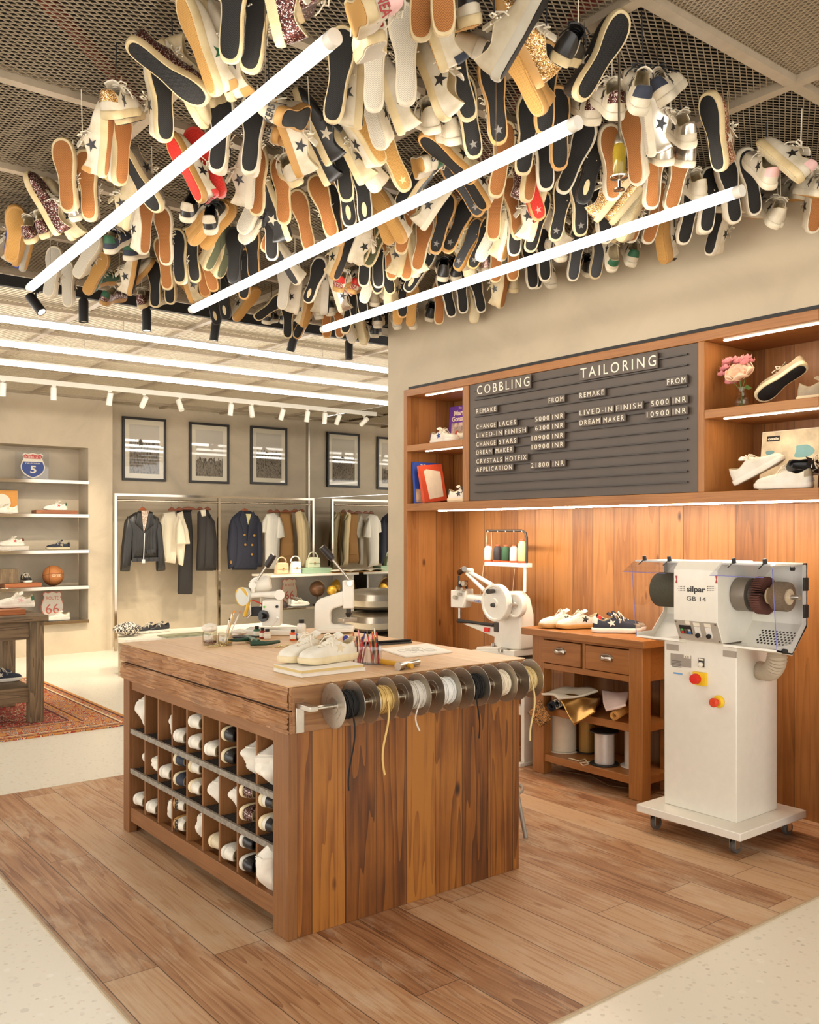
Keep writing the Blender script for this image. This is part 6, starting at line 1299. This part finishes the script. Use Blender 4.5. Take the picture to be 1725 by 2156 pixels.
for k, (x0_, px_, x1_) in enumerate(((632, 712, 805), (735, 762, 846))):
    hanger('hanger holding the %s white tee' % ('front' if k == 0 else 'second'), zB(px_, 1030))
    garment('white_tee', 'white short sleeved tee, %s of two after the blazer' % ('front one' if k == 0 else 'back one'), 'top', [('body', [(x0_+35, 1062), (px_+20, 1050), (x1_-30, 1090), (x1_-45, 1300), (x1_-50, 1500-25*k), (x0_+28, 1485), (x0_+25, 1250)], .055, WTEE, .03-.12*k), ('sleeve', [(x0_+40, 1065), (x0_+45, 1130), (x0_+30, 1210), (x0_, 1205), (x0_+6, 1120)], .035, WTEE, .03-.12*k), ('sleeve', [(x1_-45, 1080), (x1_-12, 1160), (x1_, 1240), (x1_-70, 1262), (x1_-62, 1150)], .035, WTEE, .055-.12*k)], zB, 'white tees on the rail')
for k, (xa, w_) in enumerate(((0, 100), (72, 70))):
    hanger('hanger clipping the %s khaki trousers' % ('front' if k == 0 else 'second'), zB(830+xa, 1030), wide=.03)
    garment('cargo_trousers', 'khaki cargo trousers, %s of two after the white tees' % ('wider front pair' if k == 0 else 'narrower back pair'), 'trousers', [('trouser_leg', [(805+xa, 1040), (805+xa+w_*.75, 1035), (810+xa+w_, 1250), (805+xa+w_, 1460), (800+xa, 1460), (815+xa, 1250)], .05, KHA, -.08-.12*k), ('cargo_pocket', [(828+xa, 1290), (800+xa+w_, 1285), (800+xa+w_, 1390), (832+xa, 1395)], .02, KHA, -.035-.12*k)], zB, 'khaki trousers on the rail')
for k, xa in enumerate((0, 52)):
    hanger('hanger holding the %s beige jacket' % ('front' if k == 0 else 'last'), zB(905+xa, 1025))
    garment('beige_jacket', 'beige jacket seen side-on, %s before the end upright' % ('first' if k == 0 else 'last'), 'jacket', [('body', [(905+xa, 1045), (945+xa, 1030), (975+xa, 1100), (992+xa, 1300), (998+xa, 1480), (930+xa, 1485), (925+xa, 1250)], .055, BEIGE, .02-.12*k), ('sleeve', [(935+xa, 1050), (972+xa, 1110), (990+xa, 1300), (985+xa, 1470), (950+xa, 1470), (945+xa, 1250)], .04, BEIGE, .055-.12*k)], zB, 'beige jackets on the rail')
# ---------------------------------------------------------------- framed photographs
def photo_mat(name, k):
    m, nt, p, lk = newmat(name); tc = L(nt, 'ShaderNodeTexCoord'); sx = L(nt, 'ShaderNodeSeparateXYZ'); lk(tc.outputs['Object'], sx.inputs[0]); n = L(nt, 'ShaderNodeTexNoise'); n.inputs['Scale'].default_value = 14+6*k; n.inputs['Detail'].default_value = 6; mp = L(nt, 'ShaderNodeMapping'); mp.inputs['Scale'].default_value = (1.6, 1, .8); mp.inputs['Location'].default_value = (k*3.1, k, 0); lk(tc.outputs['Object'], mp.inputs['Vector']); lk(mp.outputs[0], n.inputs['Vector'])
    edge = M_(nt, 'ADD', M_(nt, 'MULTIPLY', n.outputs['Fac'], .22), [.42, .22, .36][k]); f = M_(nt, 'LESS_THAN', sx.outputs[2], edge)
    r = ramp(nt, [(.3, (.03, .028, .025)), (.5, srgb(140, 130, 116)), (.64, srgb(60, 54, 46)), (.75, srgb(206, 196, 178))]); lk(n.outputs['Fac'], r.inputs[0]); mx = L(nt, 'ShaderNodeMix', data_type='RGBA'); mx.inputs['A'].default_value = (*srgb(206, 198, 184), 1); lk(r.outputs[0], mx.inputs['B']); lk(f, mx.inputs['Factor']); lk(mx.outputs['Result'], p.inputs['Base Color']); p.inputs['Roughness'].default_value = .02; p.inputs['Specular IOR Level'].default_value = 1.0; return m
for k, (xa, xb, ya, yb, nm) in enumerate([(258, 350, 876, 1014, 'left one with a gondola-like shape'), (399, 483, 888, 1019, 'middle one of a river skyline'), (528, 605, 896, 1022, 'last one before the mirror, a columned facade')]):
    a = aty(xa, ya, YB-.03); b = aty(xb, ya+6, YB-.03); zb_ = aty(xa, yb-3, YB-.03).z; w_, h_ = b.x-a.x, a.z-zb_
    t = thing('framed_photograph', 'black framed monochrome photograph, ' + nm, 'picture', (a.x, YB-.035, zb_), group='framed photographs on the back wall')
    fw = .032; MB().box(0, w_, 0, .03, 0, fw).box(0, w_, 0, .03, h_-fw, h_).box(0, fw, 0, .03, fw, h_-fw).box(w_-fw, w_, 0, .03, fw, h_-fw).build('frame', C_(44, 40, 38, .4), t, smooth=False)
    MB().box(fw, w_-fw, .012, .018, fw, h_-fw).build('mount', mat('mount_board', srgb(232, 222, 200), .02, 0, 0, spec=1.0), t, smooth=False); mg = .095
    MB().box(mg, w_-mg, .010, .012, mg, h_-mg).build('print', photo_mat('photo_print', k), t, smooth=False)
# ---------------------------------------------------------------- low bench and console
pb = thing('low_bench', 'low white topped bench with polished steel sides behind the workbench', 'bench', (4.6, 9.55, 0)); BP = [(3.47, 9.32), (3.50, 9.23), (3.58, 9.19), (5.6, 9.19), (5.6, 9.90), (3.68, 9.90)]; wp(MB().prism(BP, 0, .34), 'steel_base', CHROME, pb, smooth=False); wp(MB().prism(BP, .34, .385), 'top', C_(236, 228, 210, .3), pb, bevel=.004)
p = on(268, 1338, .394); tag(MB().blob((0, 0, .07), .15, (1.0, .7, .46), 24, 14, .05, 5).build('patterned_bag', spotmat('bag_print', srgb(232, 222, 204), srgb(60, 50, 46), 40), None, loc=p), 'small patterned bag on the left end of the low bench', 'bag')
fs('black sneaker on the low bench, left of its pair', on(310, 1333, .386), 195, 'k', 'w', 'w', 'k', 'k'); fs('black sneaker on the low bench, right of its pair', on(334, 1331, .386), 195, 'k', 'w', 'w', 'k', 'k')
tag(MB().box(-.25, .25, -.13, .13, 0, .012).build('magazine', mat('magazine_print', srgb(150, 150, 120), .4, 0, .5, 12), None, loc=on(388, 1338, .386)), 'printed magazine lying on the low bench behind the black sneakers', 'magazine')
cs = thing('console_table', 'white and steel console with two levels before the mirror', 'console', (6.5, 10.55, 0))
wp(MB().box(5.82, 7.18, 10.3, 10.82, .905, .935), 'top', C_(232, 224, 208, .15), cs, bevel=.002); wp(MB().box(5.95, 7.08, 10.32, 10.80, .475, .505), 'shelf', CHROME, cs, bevel=.002)
wp(MB().box(5.95, 7.1, 10.80, 10.83, 0, .905).box(7.08, 7.11, 10.32, 10.80, 0, .905), 'panel', C_(206, 198, 184, .25), cs, smooth=False)
def handbag(label, p, w_, h_, d_, m):
    t = thing('handbag', label, 'handbag', p); MB().prism([(-w_/2, 0), (w_/2, 0), (w_*.44, h_*.7), (w_*.3, h_), (-w_*.3, h_), (-w_*.44, h_*.7)], -d_/2, d_/2, FY).build('bag_body', m, t, bevel=.01)
    MB().prism([(-w_*.44, h_*.45), (w_*.44, h_*.45), (w_*.40, h_*.96), (-w_*.40, h_*.96)], d_/2, d_/2+.008, FY).build('flap', m, t, bevel=.003); MB().box(-.012, .012, -d_/2-.014, -d_/2-.008, h_*.42, h_*.55).build('clasp', GOLDB, t, smooth=False)
    MB().tube([(.07*math.cos(a), 0, h_+.07*math.sin(a)) for a in [PI*k/10 for k in range(11)]], .008, 8).build('handle', m, t)
cp_ = lambda px, y=10.5: Vector((aty(px, 1200, y).x, y, .936))
handbag('tan handbag, first on the console', cp_(593), .19, .15, .08, C_(206, 178, 140)); handbag('white handbag beside the tan one on the console', cp_(622), .15, .16, .08, C_(240, 234, 222))
p = cp_(662); tag(MB().box(-.20, .22, -.1, .1, 0, .07).build('gift_box', C_(150, 178, 150, .6), None, loc=p, bevel=.003), 'pale green box on the console', 'box'); handbag('pale green handbag on the green box', p+Vector((-.02, 0, .071)), .2, .14, .08, C_(206, 208, 178))
bk = thing('open_book', 'open book lying on the console near the hand press lever', 'book', cp_(728, 10.44)); MB().grid([[(x_, -.13, .012+.03*math.sin(min(1, abs(x_)/.1)*PI*.5)*(1-abs(x_)/.5)) for x_ in [i*.03-.27 for i in range(19)]], [(x_, .13, .012+.03*math.sin(min(1, abs(x_)/.1)*PI*.5)*(1-abs(x_)/.5)) for x_ in [i*.03-.27 for i in range(19)]]]).build('pages', C_(238, 226, 200), bk, solid=.012); MB().box(-.29, .29, -.14, .14, 0, .004).build('cover', C_(206, 150, 70), bk, smooth=False)
cz = lambda px, y=10.5: Vector((aty(px, 1280, y).x, y, .506))
s_ = thing('road_sign', 'route 66 shield sign on the lower console shelf', 'sign', cz(609, 10.72)); Mx = Matrix.Translation((0, 0, .18)) @ FY; MB().prism([(x*.15, y*.178) for x, y in SHIELD], 0, .006, Mx).build('shield', C_(210, 120, 96, .4), s_, smooth=False); MB().prism([(x*.138, y*.166) for x, y in SHIELD], .006, .008, Mx).build('shield_face', C_(226, 206, 180, .4), s_, smooth=False)
text('lettering', 'ROUTE', .036, Mx @ Matrix.Translation((-.07, .07, .0085)), C_(206, 104, 84), s_, width=.14); text('lettering', '66', .11, Mx @ Matrix.Translation((-.07, -.10, .0085)), C_(206, 104, 84), s_, width=.14)
fs('white sneaker in front of the console route shield', cz(632, 10.45), 5, tab='w', star='w'); fs('white sneaker behind its mate on the lower console shelf', cz(626, 10.58), 5, tab='w', star='w')
gl = thing('globe', 'dark brown globe on a small stand on the console shelf', 'globe', cz(668, 10.5)); MB().lathe([(.06, 0), (.062, .006), (.02, .014), (.01, .04), (.008, .11)], 20).build('stand', C_(70, 46, 30, .4), gl); MB().blob((0, 0, .215), .105, n=28, m=18).build('ball', mat('globe_print', srgb(120, 84, 56), .3, .2, .4, 9), gl)
MB().tube([(.116*math.cos(a), 0, .215+.116*math.sin(a)) for a in [-PI/2+PI*k/12 for k in range(13)]], .004, 6).build('meridian_arm', GOLDB, gl)
for px_, r_, z_, nm, y_ in ((713, .105, .12, 'large yellow gold globe behind', 10.7), (699, .07, .09, 'small gold ball in front', 10.38)):
    t = thing('gold_ball', nm + ' on the console', 'ball', Vector((aty(px_, 1280, y_).x, y_, .506))); MB().lathe([(.05, 0), (.05, .01), (.012, .02), (.012, .10+z_-r_), (.03, .11+z_-r_)], 20).build('stand', C_(206, 198, 184, .25), t); MB().blob((0, 0, .10+z_), r_, n=28, m=18).build('ball', mat('gold_ball', srgb(222, 172, 60), .25, .4, .1, 8), t)
ot = thing('ottoman', 'chrome padded ottoman of stacked cushions near the mirror', 'ottoman', (6.62, 9.12, 0))
for k in range(3): MB().puff([(.36*math.copysign(abs(math.cos(a))**.6, math.cos(a)), .36*math.copysign(abs(math.sin(a))**.6, math.sin(a))) for a in [2*PI*i/32 for i in range(32)]], .13, Matrix.Translation((0, 0, .135+.265*k))).build('cushion', STEEL, ot)
LIFTED = False
# ---------------------------------------------------------------- sneakers hanging from the mesh ceiling
# heel x y, toe x y (photo pixels), side the sole faces, upper/midsole/outsole, extras
SHOES = """
478 95 503 -97 f sck
521 122 561 -72 f sck
460 169 399 -7 lf wct n=u tab=t star=v
492 180 456 43 l wct tab=t
300 111 431 189 fdl bck
395 173 431 244 l ccc
446 244 442 155 b ccc
331 270 338 144 fr wck
277 277 262 201 b wck tab=g
252 266 252 187 b wck tab=g
140 426 142 286 f cco
187 446 187 307 f bco
234 367 259 237 rf wco tab=t star=v
194 349 230 223 r wco tab=t
117 478 75 370 l bcc
151 489 119 403 l ccc
173 471 155 381 b yww
79 518 68 442 b bcw
111 507 90 438 b bcw
14 548 54 478 r wtt txt=KERS
7 536 22 500 d utt
29 559 65 492 r uet
270 318 334 431 fdl yck
248 467 288 381 r ccw
288 518 309 406 rf wwo
345 541 350 433 f wwo
349 595 347 503 f wco
381 600 374 482 f wck
408 579 403 496 f kck
437 424 363 280 lf wtr txt=KERS tab=r
467 401 403 264 f rrr
456 370 474 196 f wwk
525 358 539 194 f wwk
510 417 528 302 r www
536 433 546 323 f wco
401 473 424 385 b kww tab=w
451 498 449 410 b kww tab=w
392 500 442 460 d ttt star=t
422 512 471 460 fd ttt star=t
507 501 571 424 f www
505 480 539 424 f www
555 521 607 431 f cco
424 557 467 492 rf ccg
449 573 485 500 rf ccg
492 600 496 478 f kkk
532 571 532 478 f ktk
244 539 248 478 b nww tab=v
284 553 288 510 b nww tab=v
102 627 122 521 f www
137 633 147 561 f www
155 575 219 500 f www
176 611 216 561 dl vtt tab=r
208 607 230 568 b vtt tab=v
252 604 288 579 r wtt
230 643 248 607 b btt tab=v
259 611 273 579 r wtk
323 634 332 550 f bck
354 627 361 571 f cck
309 651 302 607 b bcc
334 647 345 611 b ccc
406 624 395 575 l ctt
417 607 410 568 b gtt
447 600 438 561 f tto
429 611 428 579 f wto
598 56 577 -52 l bcc
640 49 623 -42 lb bcc
800 75 748 -21 lb wct z=2.76 txt=SNEA tab=p
791 122 769 52 b wcw z=2.80 txt=KERS tab=p
786 203 786 70 f www
856 191 847 7 f www
696 230 730 73 f cck
741 242 750 163 r wck
887 47 883 -83 f cco
937 33 922 -83 f bco
856 257 817 167 l wcw
810 289 786 223 d www
911 296 894 209 b www
956 318 939 243 b www
946 250 890 70 lb wck
991 230 936 90 f wck
1002 308 970 191 f kck star=e ss=1
1054 277 1026 129 f wtk ss=1
950 115 894 -7 l wct tab=n
988 80 967 -7 b wct tab=k
1036 137 1116 21 rd eek star=0 z=2.9
991 143 1023 49 rb eek star=0
1155 216 1068 104 lf ttt
1155 150 1089 66 l gtt
1103 344 1113 195 f kck
1151 254 1144 167 f wtk
588 275 630 209 rb wtk txt=KERS
581 313 612 257 rb wtt txt=SNEA
637 348 612 278 l wtt
630 400 591 320 b wct
699 327 654 240 l kck
730 403 713 296 f wck
696 372 654 292 l kck
800 334 727 237 fr wct
800 386 734 292 lf www
856 388 807 310 f wct star=c ss=1
908 369 880 327 lb wwt txt=KS tab=v
595 452 595 362 f bco
650 511 626 400 f wco
704 506 661 369 f wco
736 456 723 369 f kwk thick2
769 450 760 351 f kwk thick2
769 369 737 313 l cck
842 428 911 341 fl kck
1016 440 946 358 fd wtn ss=1
1033 424 970 351 d wtk
1005 362 925 313 d ctk
1045 393 1064 257 f wco
1106 403 1111 296 fr bco
1151 379 1148 296 f wwk
1040 487 1038 379 f cco
1096 487 1068 379 f cco
1141 449 1103 372 f rtr txt=KERS tab=r ss=1
915 518 946 403 f wtk ss=1
939 525 991 410 f wtk ss=1
883 468 932 407 r wwn
878 553 894 480 f wwo
826 574 816 480 f wco
856 574 852 497 f wco
843 518 856 456 f cco
824 501 783 417 fd wtt
854 497 814 438 d wtt
765 588 770 504 f wwk
797 591 791 497 f wwk
797 607 776 556 f kck
823 607 807 560 f kck
753 546 786 476 f wcg
772 550 807 476 f wcg
741 543 786 449 l www
696 577 727 515 rf ctk
859 605 911 532 f kwk thick2
1012 537 1047 463 f www
1052 532 1068 473 rf cwt
967 560 1016 470 fl wtn ss=1
995 553 1023 494 f wtk ss=1
1085 520 1082 445 f wwk
1118 513 1137 428 f sck
1134 595 1113 508 f wwk
1151 577 1137 494 f wwk
1045 579 1043 511 f wco
1082 576 1078 511 f wco
991 581 990 536 b xww tab=x
1021 577 1019 536 b xww tab=x
932 595 936 539 b kww
960 595 955 539 b kww
953 657 936 605 f wwk
977 647 969 598 f wwk
1016 647 998 591 f wwk
1050 636 1057 588 rf cco
1078 619 1078 570 b cck
998 668 1000 626 d ccc
925 671 925 619 f wco
904 678 913 636 b kww
838 671 833 609 f wtt
864 675 868 612 f wtt
838 694 831 647 b www
870 694 868 647 b www
592 638 603 565 f www
615 650 629 588 r www txt=RS
630 588 591 532 d wwn
647 626 664 591 f kwk thick2
671 650 678 595 r eek thick star=0
633 678 650 623 rf ctt
604 701 606 668 f kck
622 706 653 649 f ktk
566 683 571 657 b kww tab=w
603 682 603 657 b kww tab=w
535 663 585 635 fd cck
474 658 470 617 f ekk thick2
455 670 448 635 f ekk thick2
488 666 516 638 rf ett
415 626 394 598 l ctt
425 616 411 591 b ett
715 616 727 570 b wtr tab=r txt=KERS
744 619 758 588 b wtr tab=r txt=SNEA
765 626 776 593 f pww
687 701 687 654 f wto
715 701 713 670 f wwo
744 713 736 689 d www
769 717 762 692 d ccc
797 692 797 663 b wwk tab=k
790 711 791 687 b kww
699 666 696 635 b www tab=k
730 664 732 637 b www
748 659 743 617 f wwk
765 652 760 619 f wwk
723 647 713 614 l yww
675 673 670 640 b www
790 647 793 607 b eww
816 631 812 602 b eww
1212 192 1307 27 fr kck
1169 156 1220 65 b kck
1239 279 1232 174 b www tab=b
1285 266 1281 159 b www tab=b
1335 252 1350 120 b www tab=n star=k lace=k
1375 235 1441 141 rbd www tab=n star=k lace=k toe=w
1393 304 1368 225 l yww
1437 324 1419 225 b www tab=y
1390 360 1375 283 b yww tab=y
1433 364 1435 297 b yww tab=y
1375 420 1372 279 f wwo
1415 424 1433 286 f wwo
1296 399 1274 272 f wwo
1357 366 1332 268 fl wwo
1187 388 1234 268 f wwk
1230 406 1256 272 f kkk thick2
1154 377 1136 261 f wwk
1183 333 1167 214 f wtk
1171 489 1185 377 f wck ss=1
1227 478 1214 384 f wck ss=1
1288 456 1354 380 rd gcc
1256 449 1303 395 rd gcc
1538 337 1484 203 lf ock star=w
1553 453 1513 328 f wwk
1598 437 1556 326 f wwk
1607 406 1600 301 b wwc tab=p star=k
1676 388 1622 279 lb wcc tab=p
1665 429 1674 384 b wwt txt=SNEA tab=s
1705 424 1716 373 b wwt txt=KERS tab=s
1720 471 1712 384 f wwo
1614 485 1640 409 b www
1651 495 1662 428 b www
1538 456 1535 409 b kwt
1582 467 1585 420 b kwt
1509 522 1517 435 lf wwk
1484 496 1495 351 f wwk
1444 496 1451 402 f wwk
1462 431 1451 351 b www
1419 536 1393 464 lf wtt thick txt=5
1287 562 1288 449 b www tab=v
1321 565 1335 496 b www tab=v
1332 493 1343 395 f wwo
1368 496 1383 409 f wwo
1209 576 1212 500 f wwn
1256 572 1261 496 f wcn
1236 587 1234 536 b kww
1125 594 1111 522 f wwk
1154 580 1145 514 f wwk
1158 609 1151 558 b www
1176 554 1169 489 b www
1194 511 1147 453 l www
"""
FACE = {'f': (0, 0, 1), 'b': (0, 0, -1), 'l': (-1, 0, 0), 'r': (1, 0, 0), 'u': (0, 1, 0), 'd': (0, -1, 0)}
VIEW = Matrix((RT, UP, -FW)).transposed()            # columns: image right, up, towards the viewer
HANG = []
def hang_pose(hx, hy, tx, ty, face, z=None, sc=1.0):
    keep = z is not None
    mx, my = (hx+tx)/2, (hy+ty)/2; l = math.hypot(tx-hx, ty-hy); Ls = SLEN*sc
    u = (HZ-my)/F
    if z is None:
        d = Ls*F/max(l, 1); z = CAMZ+u*d
        z = min(3.0, max(2.80, z))
    d = (z-CAMZ)/u; lp = Ls*F/d
    if 'b' not in face and l < .86*lp:              # partly hidden: carry on upwards behind what covers it
        k = .9*lp/max(l, 1)
        if hy > ty: tx, ty = hx+(tx-hx)*k, hy+(ty-hy)*k
        else: hx, hy = tx+(hx-tx)*k, ty+(hy-ty)*k
        mx, my = (hx+tx)/2, (hy+ty)/2; u = (HZ-my)/F; d = (z-CAMZ)/u; lp = Ls*F/d
        if z > 3.06-0: pass
    lowz = z-abs(ty-hy)/F*d/2-.03
    if lowz < 2.775 and not keep:
        z = min(3.0, z+2.775-lowz); d = (z-CAMZ)/u
    ax, ay = (tx-hx)/F*d, -(ty-hy)/F*d; q = math.hypot(ax, ay)
    if q > Ls*.995: ax, ay = ax*Ls*.995/q, ay*Ls*.995/q; q = Ls*.995
    dep = math.sqrt(max(0, Ls*Ls-q*q))
    toe_up = ay > 0
    az = -dep if (toe_up if 'b' in face else not toe_up) else dep      # + is towards the viewer
    a = VIEW @ Vector((ax, ay, az)); a.normalize()
    n = Vector((0, 0, 0))
    for i, c in enumerate(face): n += Vector(FACE[c])*(1 if i == 0 else .75)
    n = VIEW @ n; n = n-a*n.dot(a)
    if n.length < .05: n = VIEW @ Vector((0, -1, 0)); n = n-a*n.dot(a)
    n.normalize(); zax = -n; yax = zax.cross(a)
    c = atd(mx, my, d)
    top = c.z+abs(a.z)*Ls/2+.02
    if top > ZC-.02: c.z -= top-(ZC-.02)
    if c.x+.06 > XF-.02 and c.y < 5.6: c.x = XF-.08
    M = Matrix(((a.x, yax.x, zax.x, c.x), (a.y, yax.y, zax.y, c.y), (a.z, yax.z, zax.z, c.z), (0, 0, 0, 1)))
    return M @ Matrix.Scale(sc, 4) @ Matrix.Translation((-SLEN/2, 0, -.03)), c, (mx, my)
TUB = [((66, 604), (693, 88)), ((408, 650), (1203, 265)), ((685, 692), (1548, 406))]
def where(x, y):
    def side(t):
        (x0, y0), (x1, y1) = t; return (x-x0)*(y1-y0)-(y-y0)*(x1-x0)          # > 0: above / left of the tube
    s = [side(t) for t in TUB]
    if s[0] > 0: zone, t = 'left of the left tube', TUB[0]
    elif s[1] > 0: zone, t = 'between left and middle tubes', TUB[1]
    elif s[2] > 0: zone, t = 'between middle and right tubes', TUB[2]
    else: zone, t = 'below the right tube', TUB[2]
    (x0, y0), (x1, y1) = t; k = ((x-x0)*(x1-x0)+(y-y0)*(y1-y0))/((x1-x0)**2+(y1-y0)**2)
    return zone, ('far end' if k < .3 else ('middle' if k < .66 else 'near end'))
SSTAR = {'k': C_(120, 114, 108), 'n': C_(150, 144, 138), 'r': C_(240, 150, 130), 't': C_(240, 206, 140)}
for ln in SHOES.strip().splitlines():
    t = ln.split(); hx, hy, tx, ty = map(float, t[:4]); face, c3 = t[4], t[5]; ex = dict((e.split('=')+[''])[:2] for e in t[6:])
    M, c, mid = hang_pose(hx, hy, tx, ty, face, float(ex['z']) if 'z' in ex else None)
    thick = 2 if 'thick2' in ex else ('thick' in ex)
    HANG.append([M, c, mid, face, c3, ex, thick])
# shoes deeper in the pile, seen only in the gaps between those above
rr = random.Random(11); cols3 = ['wwk', 'wco', 'wck', 'www', 'ccc', 'kck', 'wwo', 'cct', 'wwt', 'wtk', 'bco', 'yww', 'cck', 'ekk']
for i in range(16):
    px = rr.uniform(430, 1320); lo = 700-.36*max(0, px-690) if px > 690 else 640; py = rr.uniform(400, min(690, lo)-20)
    if py < 560-.33*(px-200)+0: py += 90
    l = 90; a = rr.uniform(-.35, .35)
    M, c, mid = hang_pose(px, py+l/2, px+l*math.sin(a), py-l/2, rr.choice(['f', 'f', 'b', 'r', 'l', 'fl', 'fr']), 2.97)
    HANG.append([M, c, mid, 'f', rr.choice(cols3), {'deep': ''}, False])
# ease shoes apart along their own line of sight
def capsule(h):
    M = h[0]; return M @ Vector((.055, 0, .035)), M @ Vector((.235, 0, .03))
def segdist(p1, q1, p2, q2):
    d1, d2, r = q1-p1, q2-p2, p1-p2; a, e, f = d1.dot(d1), d2.dot(d2), d2.dot(r); c, b = d1.dot(r), d1.dot(d2); den = a*e-b*b
    s = min(1, max(0, (b*f-c*e)/den)) if den > 1e-9 else 0; t = (b*s+f)/e
    if t < 0: t, s = 0, min(1, max(0, -c/a))
    elif t > 1: t, s = 1, min(1, max(0, (b-c)/a))
    return (p1+d1*s-p2-d2*t).length
caps = [capsule(h) for h in HANG]; cen = [(a+b)/2 for a, b in caps]; dirs = [(c-Vector((0, 0, CAMZ))).normalized() for c in cen]; sh = [0.0]*len(HANG)
toph = [max((h[0] @ Vector(v)).z for v in ((0, 0, 0), (0, 0, .09), (SLEN, 0, 0), (.12, 0, .11), (SLEN, 0, .04))) for h in HANG]
TUB3 = [(atz(*a, ZT), atz(*b, ZT)) for a, b in TUB]
for it in range(80):
    moved = 0
    for i in range(len(HANG)):
        for j in range(i):
            if abs(cen[i].x-cen[j].x) > .3 or abs(cen[i].y-cen[j].y) > .3: continue
            di, dj = dirs[i]*sh[i], dirs[j]*sh[j]
            g_ = .090-segdist(caps[i][0]+di, caps[i][1]+di, caps[j][0]+dj, caps[j][1]+dj)
            if g_ <= 0: continue
            moved += 1; k = 1 if (cen[i]+di).length > (cen[j]+dj).length else -1
            for q, sg in ((i, k), (j, -k)):
                v = sh[q]+sg*g_*.35; v = max(-.22, min(.40, v))
                if toph[q]+dirs[q].z*v > ZC-.015: v = min(v, sh[q])
                if cen[q].x+dirs[q].x*v > XF-.09 and cen[q].y < 5.6: v = min(v, sh[q])
                sh[q] = v
    for i in range(len(HANG)):
        di = dirs[i]*sh[i]
        for a_, b_ in TUB3:
            g_ = .075-segdist(caps[i][0]+di, caps[i][1]+di, a_, b_)
            if g_ > 0 and toph[i]+dirs[i].z*(sh[i]+g_*.6) < ZC-.01: sh[i] += g_*.6; moved += 1
    if not moved: break
for q, h in enumerate(HANG):
    h[0] = Matrix.Translation(dirs[q]*sh[q]) @ h[0]; h[1] = h[1]+dirs[q]*sh[q]
def desc(h):
    M, c, mid, face, c3, ex, thick = h; up, so = UPM[c3[0]][0], SOLM[c3[2]][0]
    kind = 'runner' if thick else 'sneaker'
    if 'txt' in ex: a = '%s %s with heel lettering' % (up, kind)
    elif 'f' in face: a = '%s %s, %s sole facing out' % (up, kind, so.replace(' gum', '-gum').replace('dark ', 'dark-'))
    elif 'b' in face: a = '%s %s, %s' % (up, kind, ('%s heel showing' % UPM[ex['tab']][0]) if ex.get('tab') else 'upper showing')
    else: a = '%s %s turned side-on' % (up, kind)
    z_, e_ = where(*mid); return '%s, %s, %s' % (a, z_, e_)
groups = {}
for h in HANG: groups.setdefault(desc(h), []).append(h)
NUM = ['first', 'second', 'third', 'fourth', 'fifth', 'sixth', 'seventh', 'eighth', 'ninth', 'tenth', 'eleventh', 'twelfth', '13th', '14th', '15th', '16th']
for d_, hs_ in groups.items():
    hs_.sort(key=lambda h: h[2][0])
    for k, h in enumerate(hs_):
        M, c, mid, face, c3, ex, thick = h; lab = d_
        if len(hs_) > 1: lab = d_.replace(' facing out', '').replace(' turned side-on', ' side-on')+', %s from left' % NUM[k]
        star = ex.get('star', 'k' if c3[0] in 'wceyt' else ('w' if c3[0] in 'kbn' else None))
        if star == '0': star = None
        star = None if c3[0] in 'sgobx' and 'star' not in ex else star
        o = sneaker(lab, M, c3[0], c3[1], c3[2], tab=ex.get('tab'), star=star, lace=ex.get('lace', 'k' if c3[0] in 'k' else 'w'), group='sneakers hanging from the mesh ceiling', thick=thick, toe=ex.get('toe'), solestar=(SSTAR.get(c3[2], SSTAR['k']) if 'ss' in ex else None), heeltext=ex.get('txt'), textc=(150, 40, 34) if c3[2] == 'r' or ex.get('tab') in ('p', 'r') else (50, 44, 40), name='sneaker')
        # lace it hangs by
        tp = M @ Vector((.13, 0, .10)); lo = M @ Vector((0, 0, .08)); hi = M @ Vector((SLEN, 0, .02))
        q = max((tp, lo, hi), key=lambda v: v.z); q = tp if tp.z > c.z-.04 else q
        ln_ = ZC+.004-q.z
        if ln_ > .02:
            s_ = sp_('hanging_lace', SM['string'], LACEM[ex.get('lace', rr.choice('wwtk'))], o)
            lean = Matrix.Rotation(rr.uniform(-.06, .06), 4, 'X') @ Matrix.Rotation(rr.uniform(-.06, .06), 4, 'Y')
            s_.matrix_parent_inverse = M.inverted(); s_.matrix_basis = Matrix.Translation(q) @ lean @ Matrix.Diagonal((1, 1, ln_, 1))
# sprinkler head, chrome with yellow glass, between the silver pairs
p = atd(1304, 370, 2.95); t = thing('sprinkler_head', 'hanging fitting with yellow glass tube and chrome disc among the sneakers', 'fitting', (p.x, p.y, p.z), group=None)
MB().lathe([(.016, .0), (.02, .005), (.021, .08), (.016, .10), (.012, .10)], 18).build('glass_tube', mat('yellow_glass', srgb(206, 176, 60), .1, 0, 0, trans=.6), t)
MB().lathe([(.005, -.05), (.018, -.047), (.018, -.043), (.005, -.04), (.005, -.012), (.028, -.008), (.03, -.003), (.012, .0), (.012, .001)], 22).build('chrome_disc', CHROME, t)
MB().lathe([(.014, .10), (.016, .11), (.01, .13), (.004, .14), (.004, ZC-p.z)], 14).build('stem', STEEL, t)
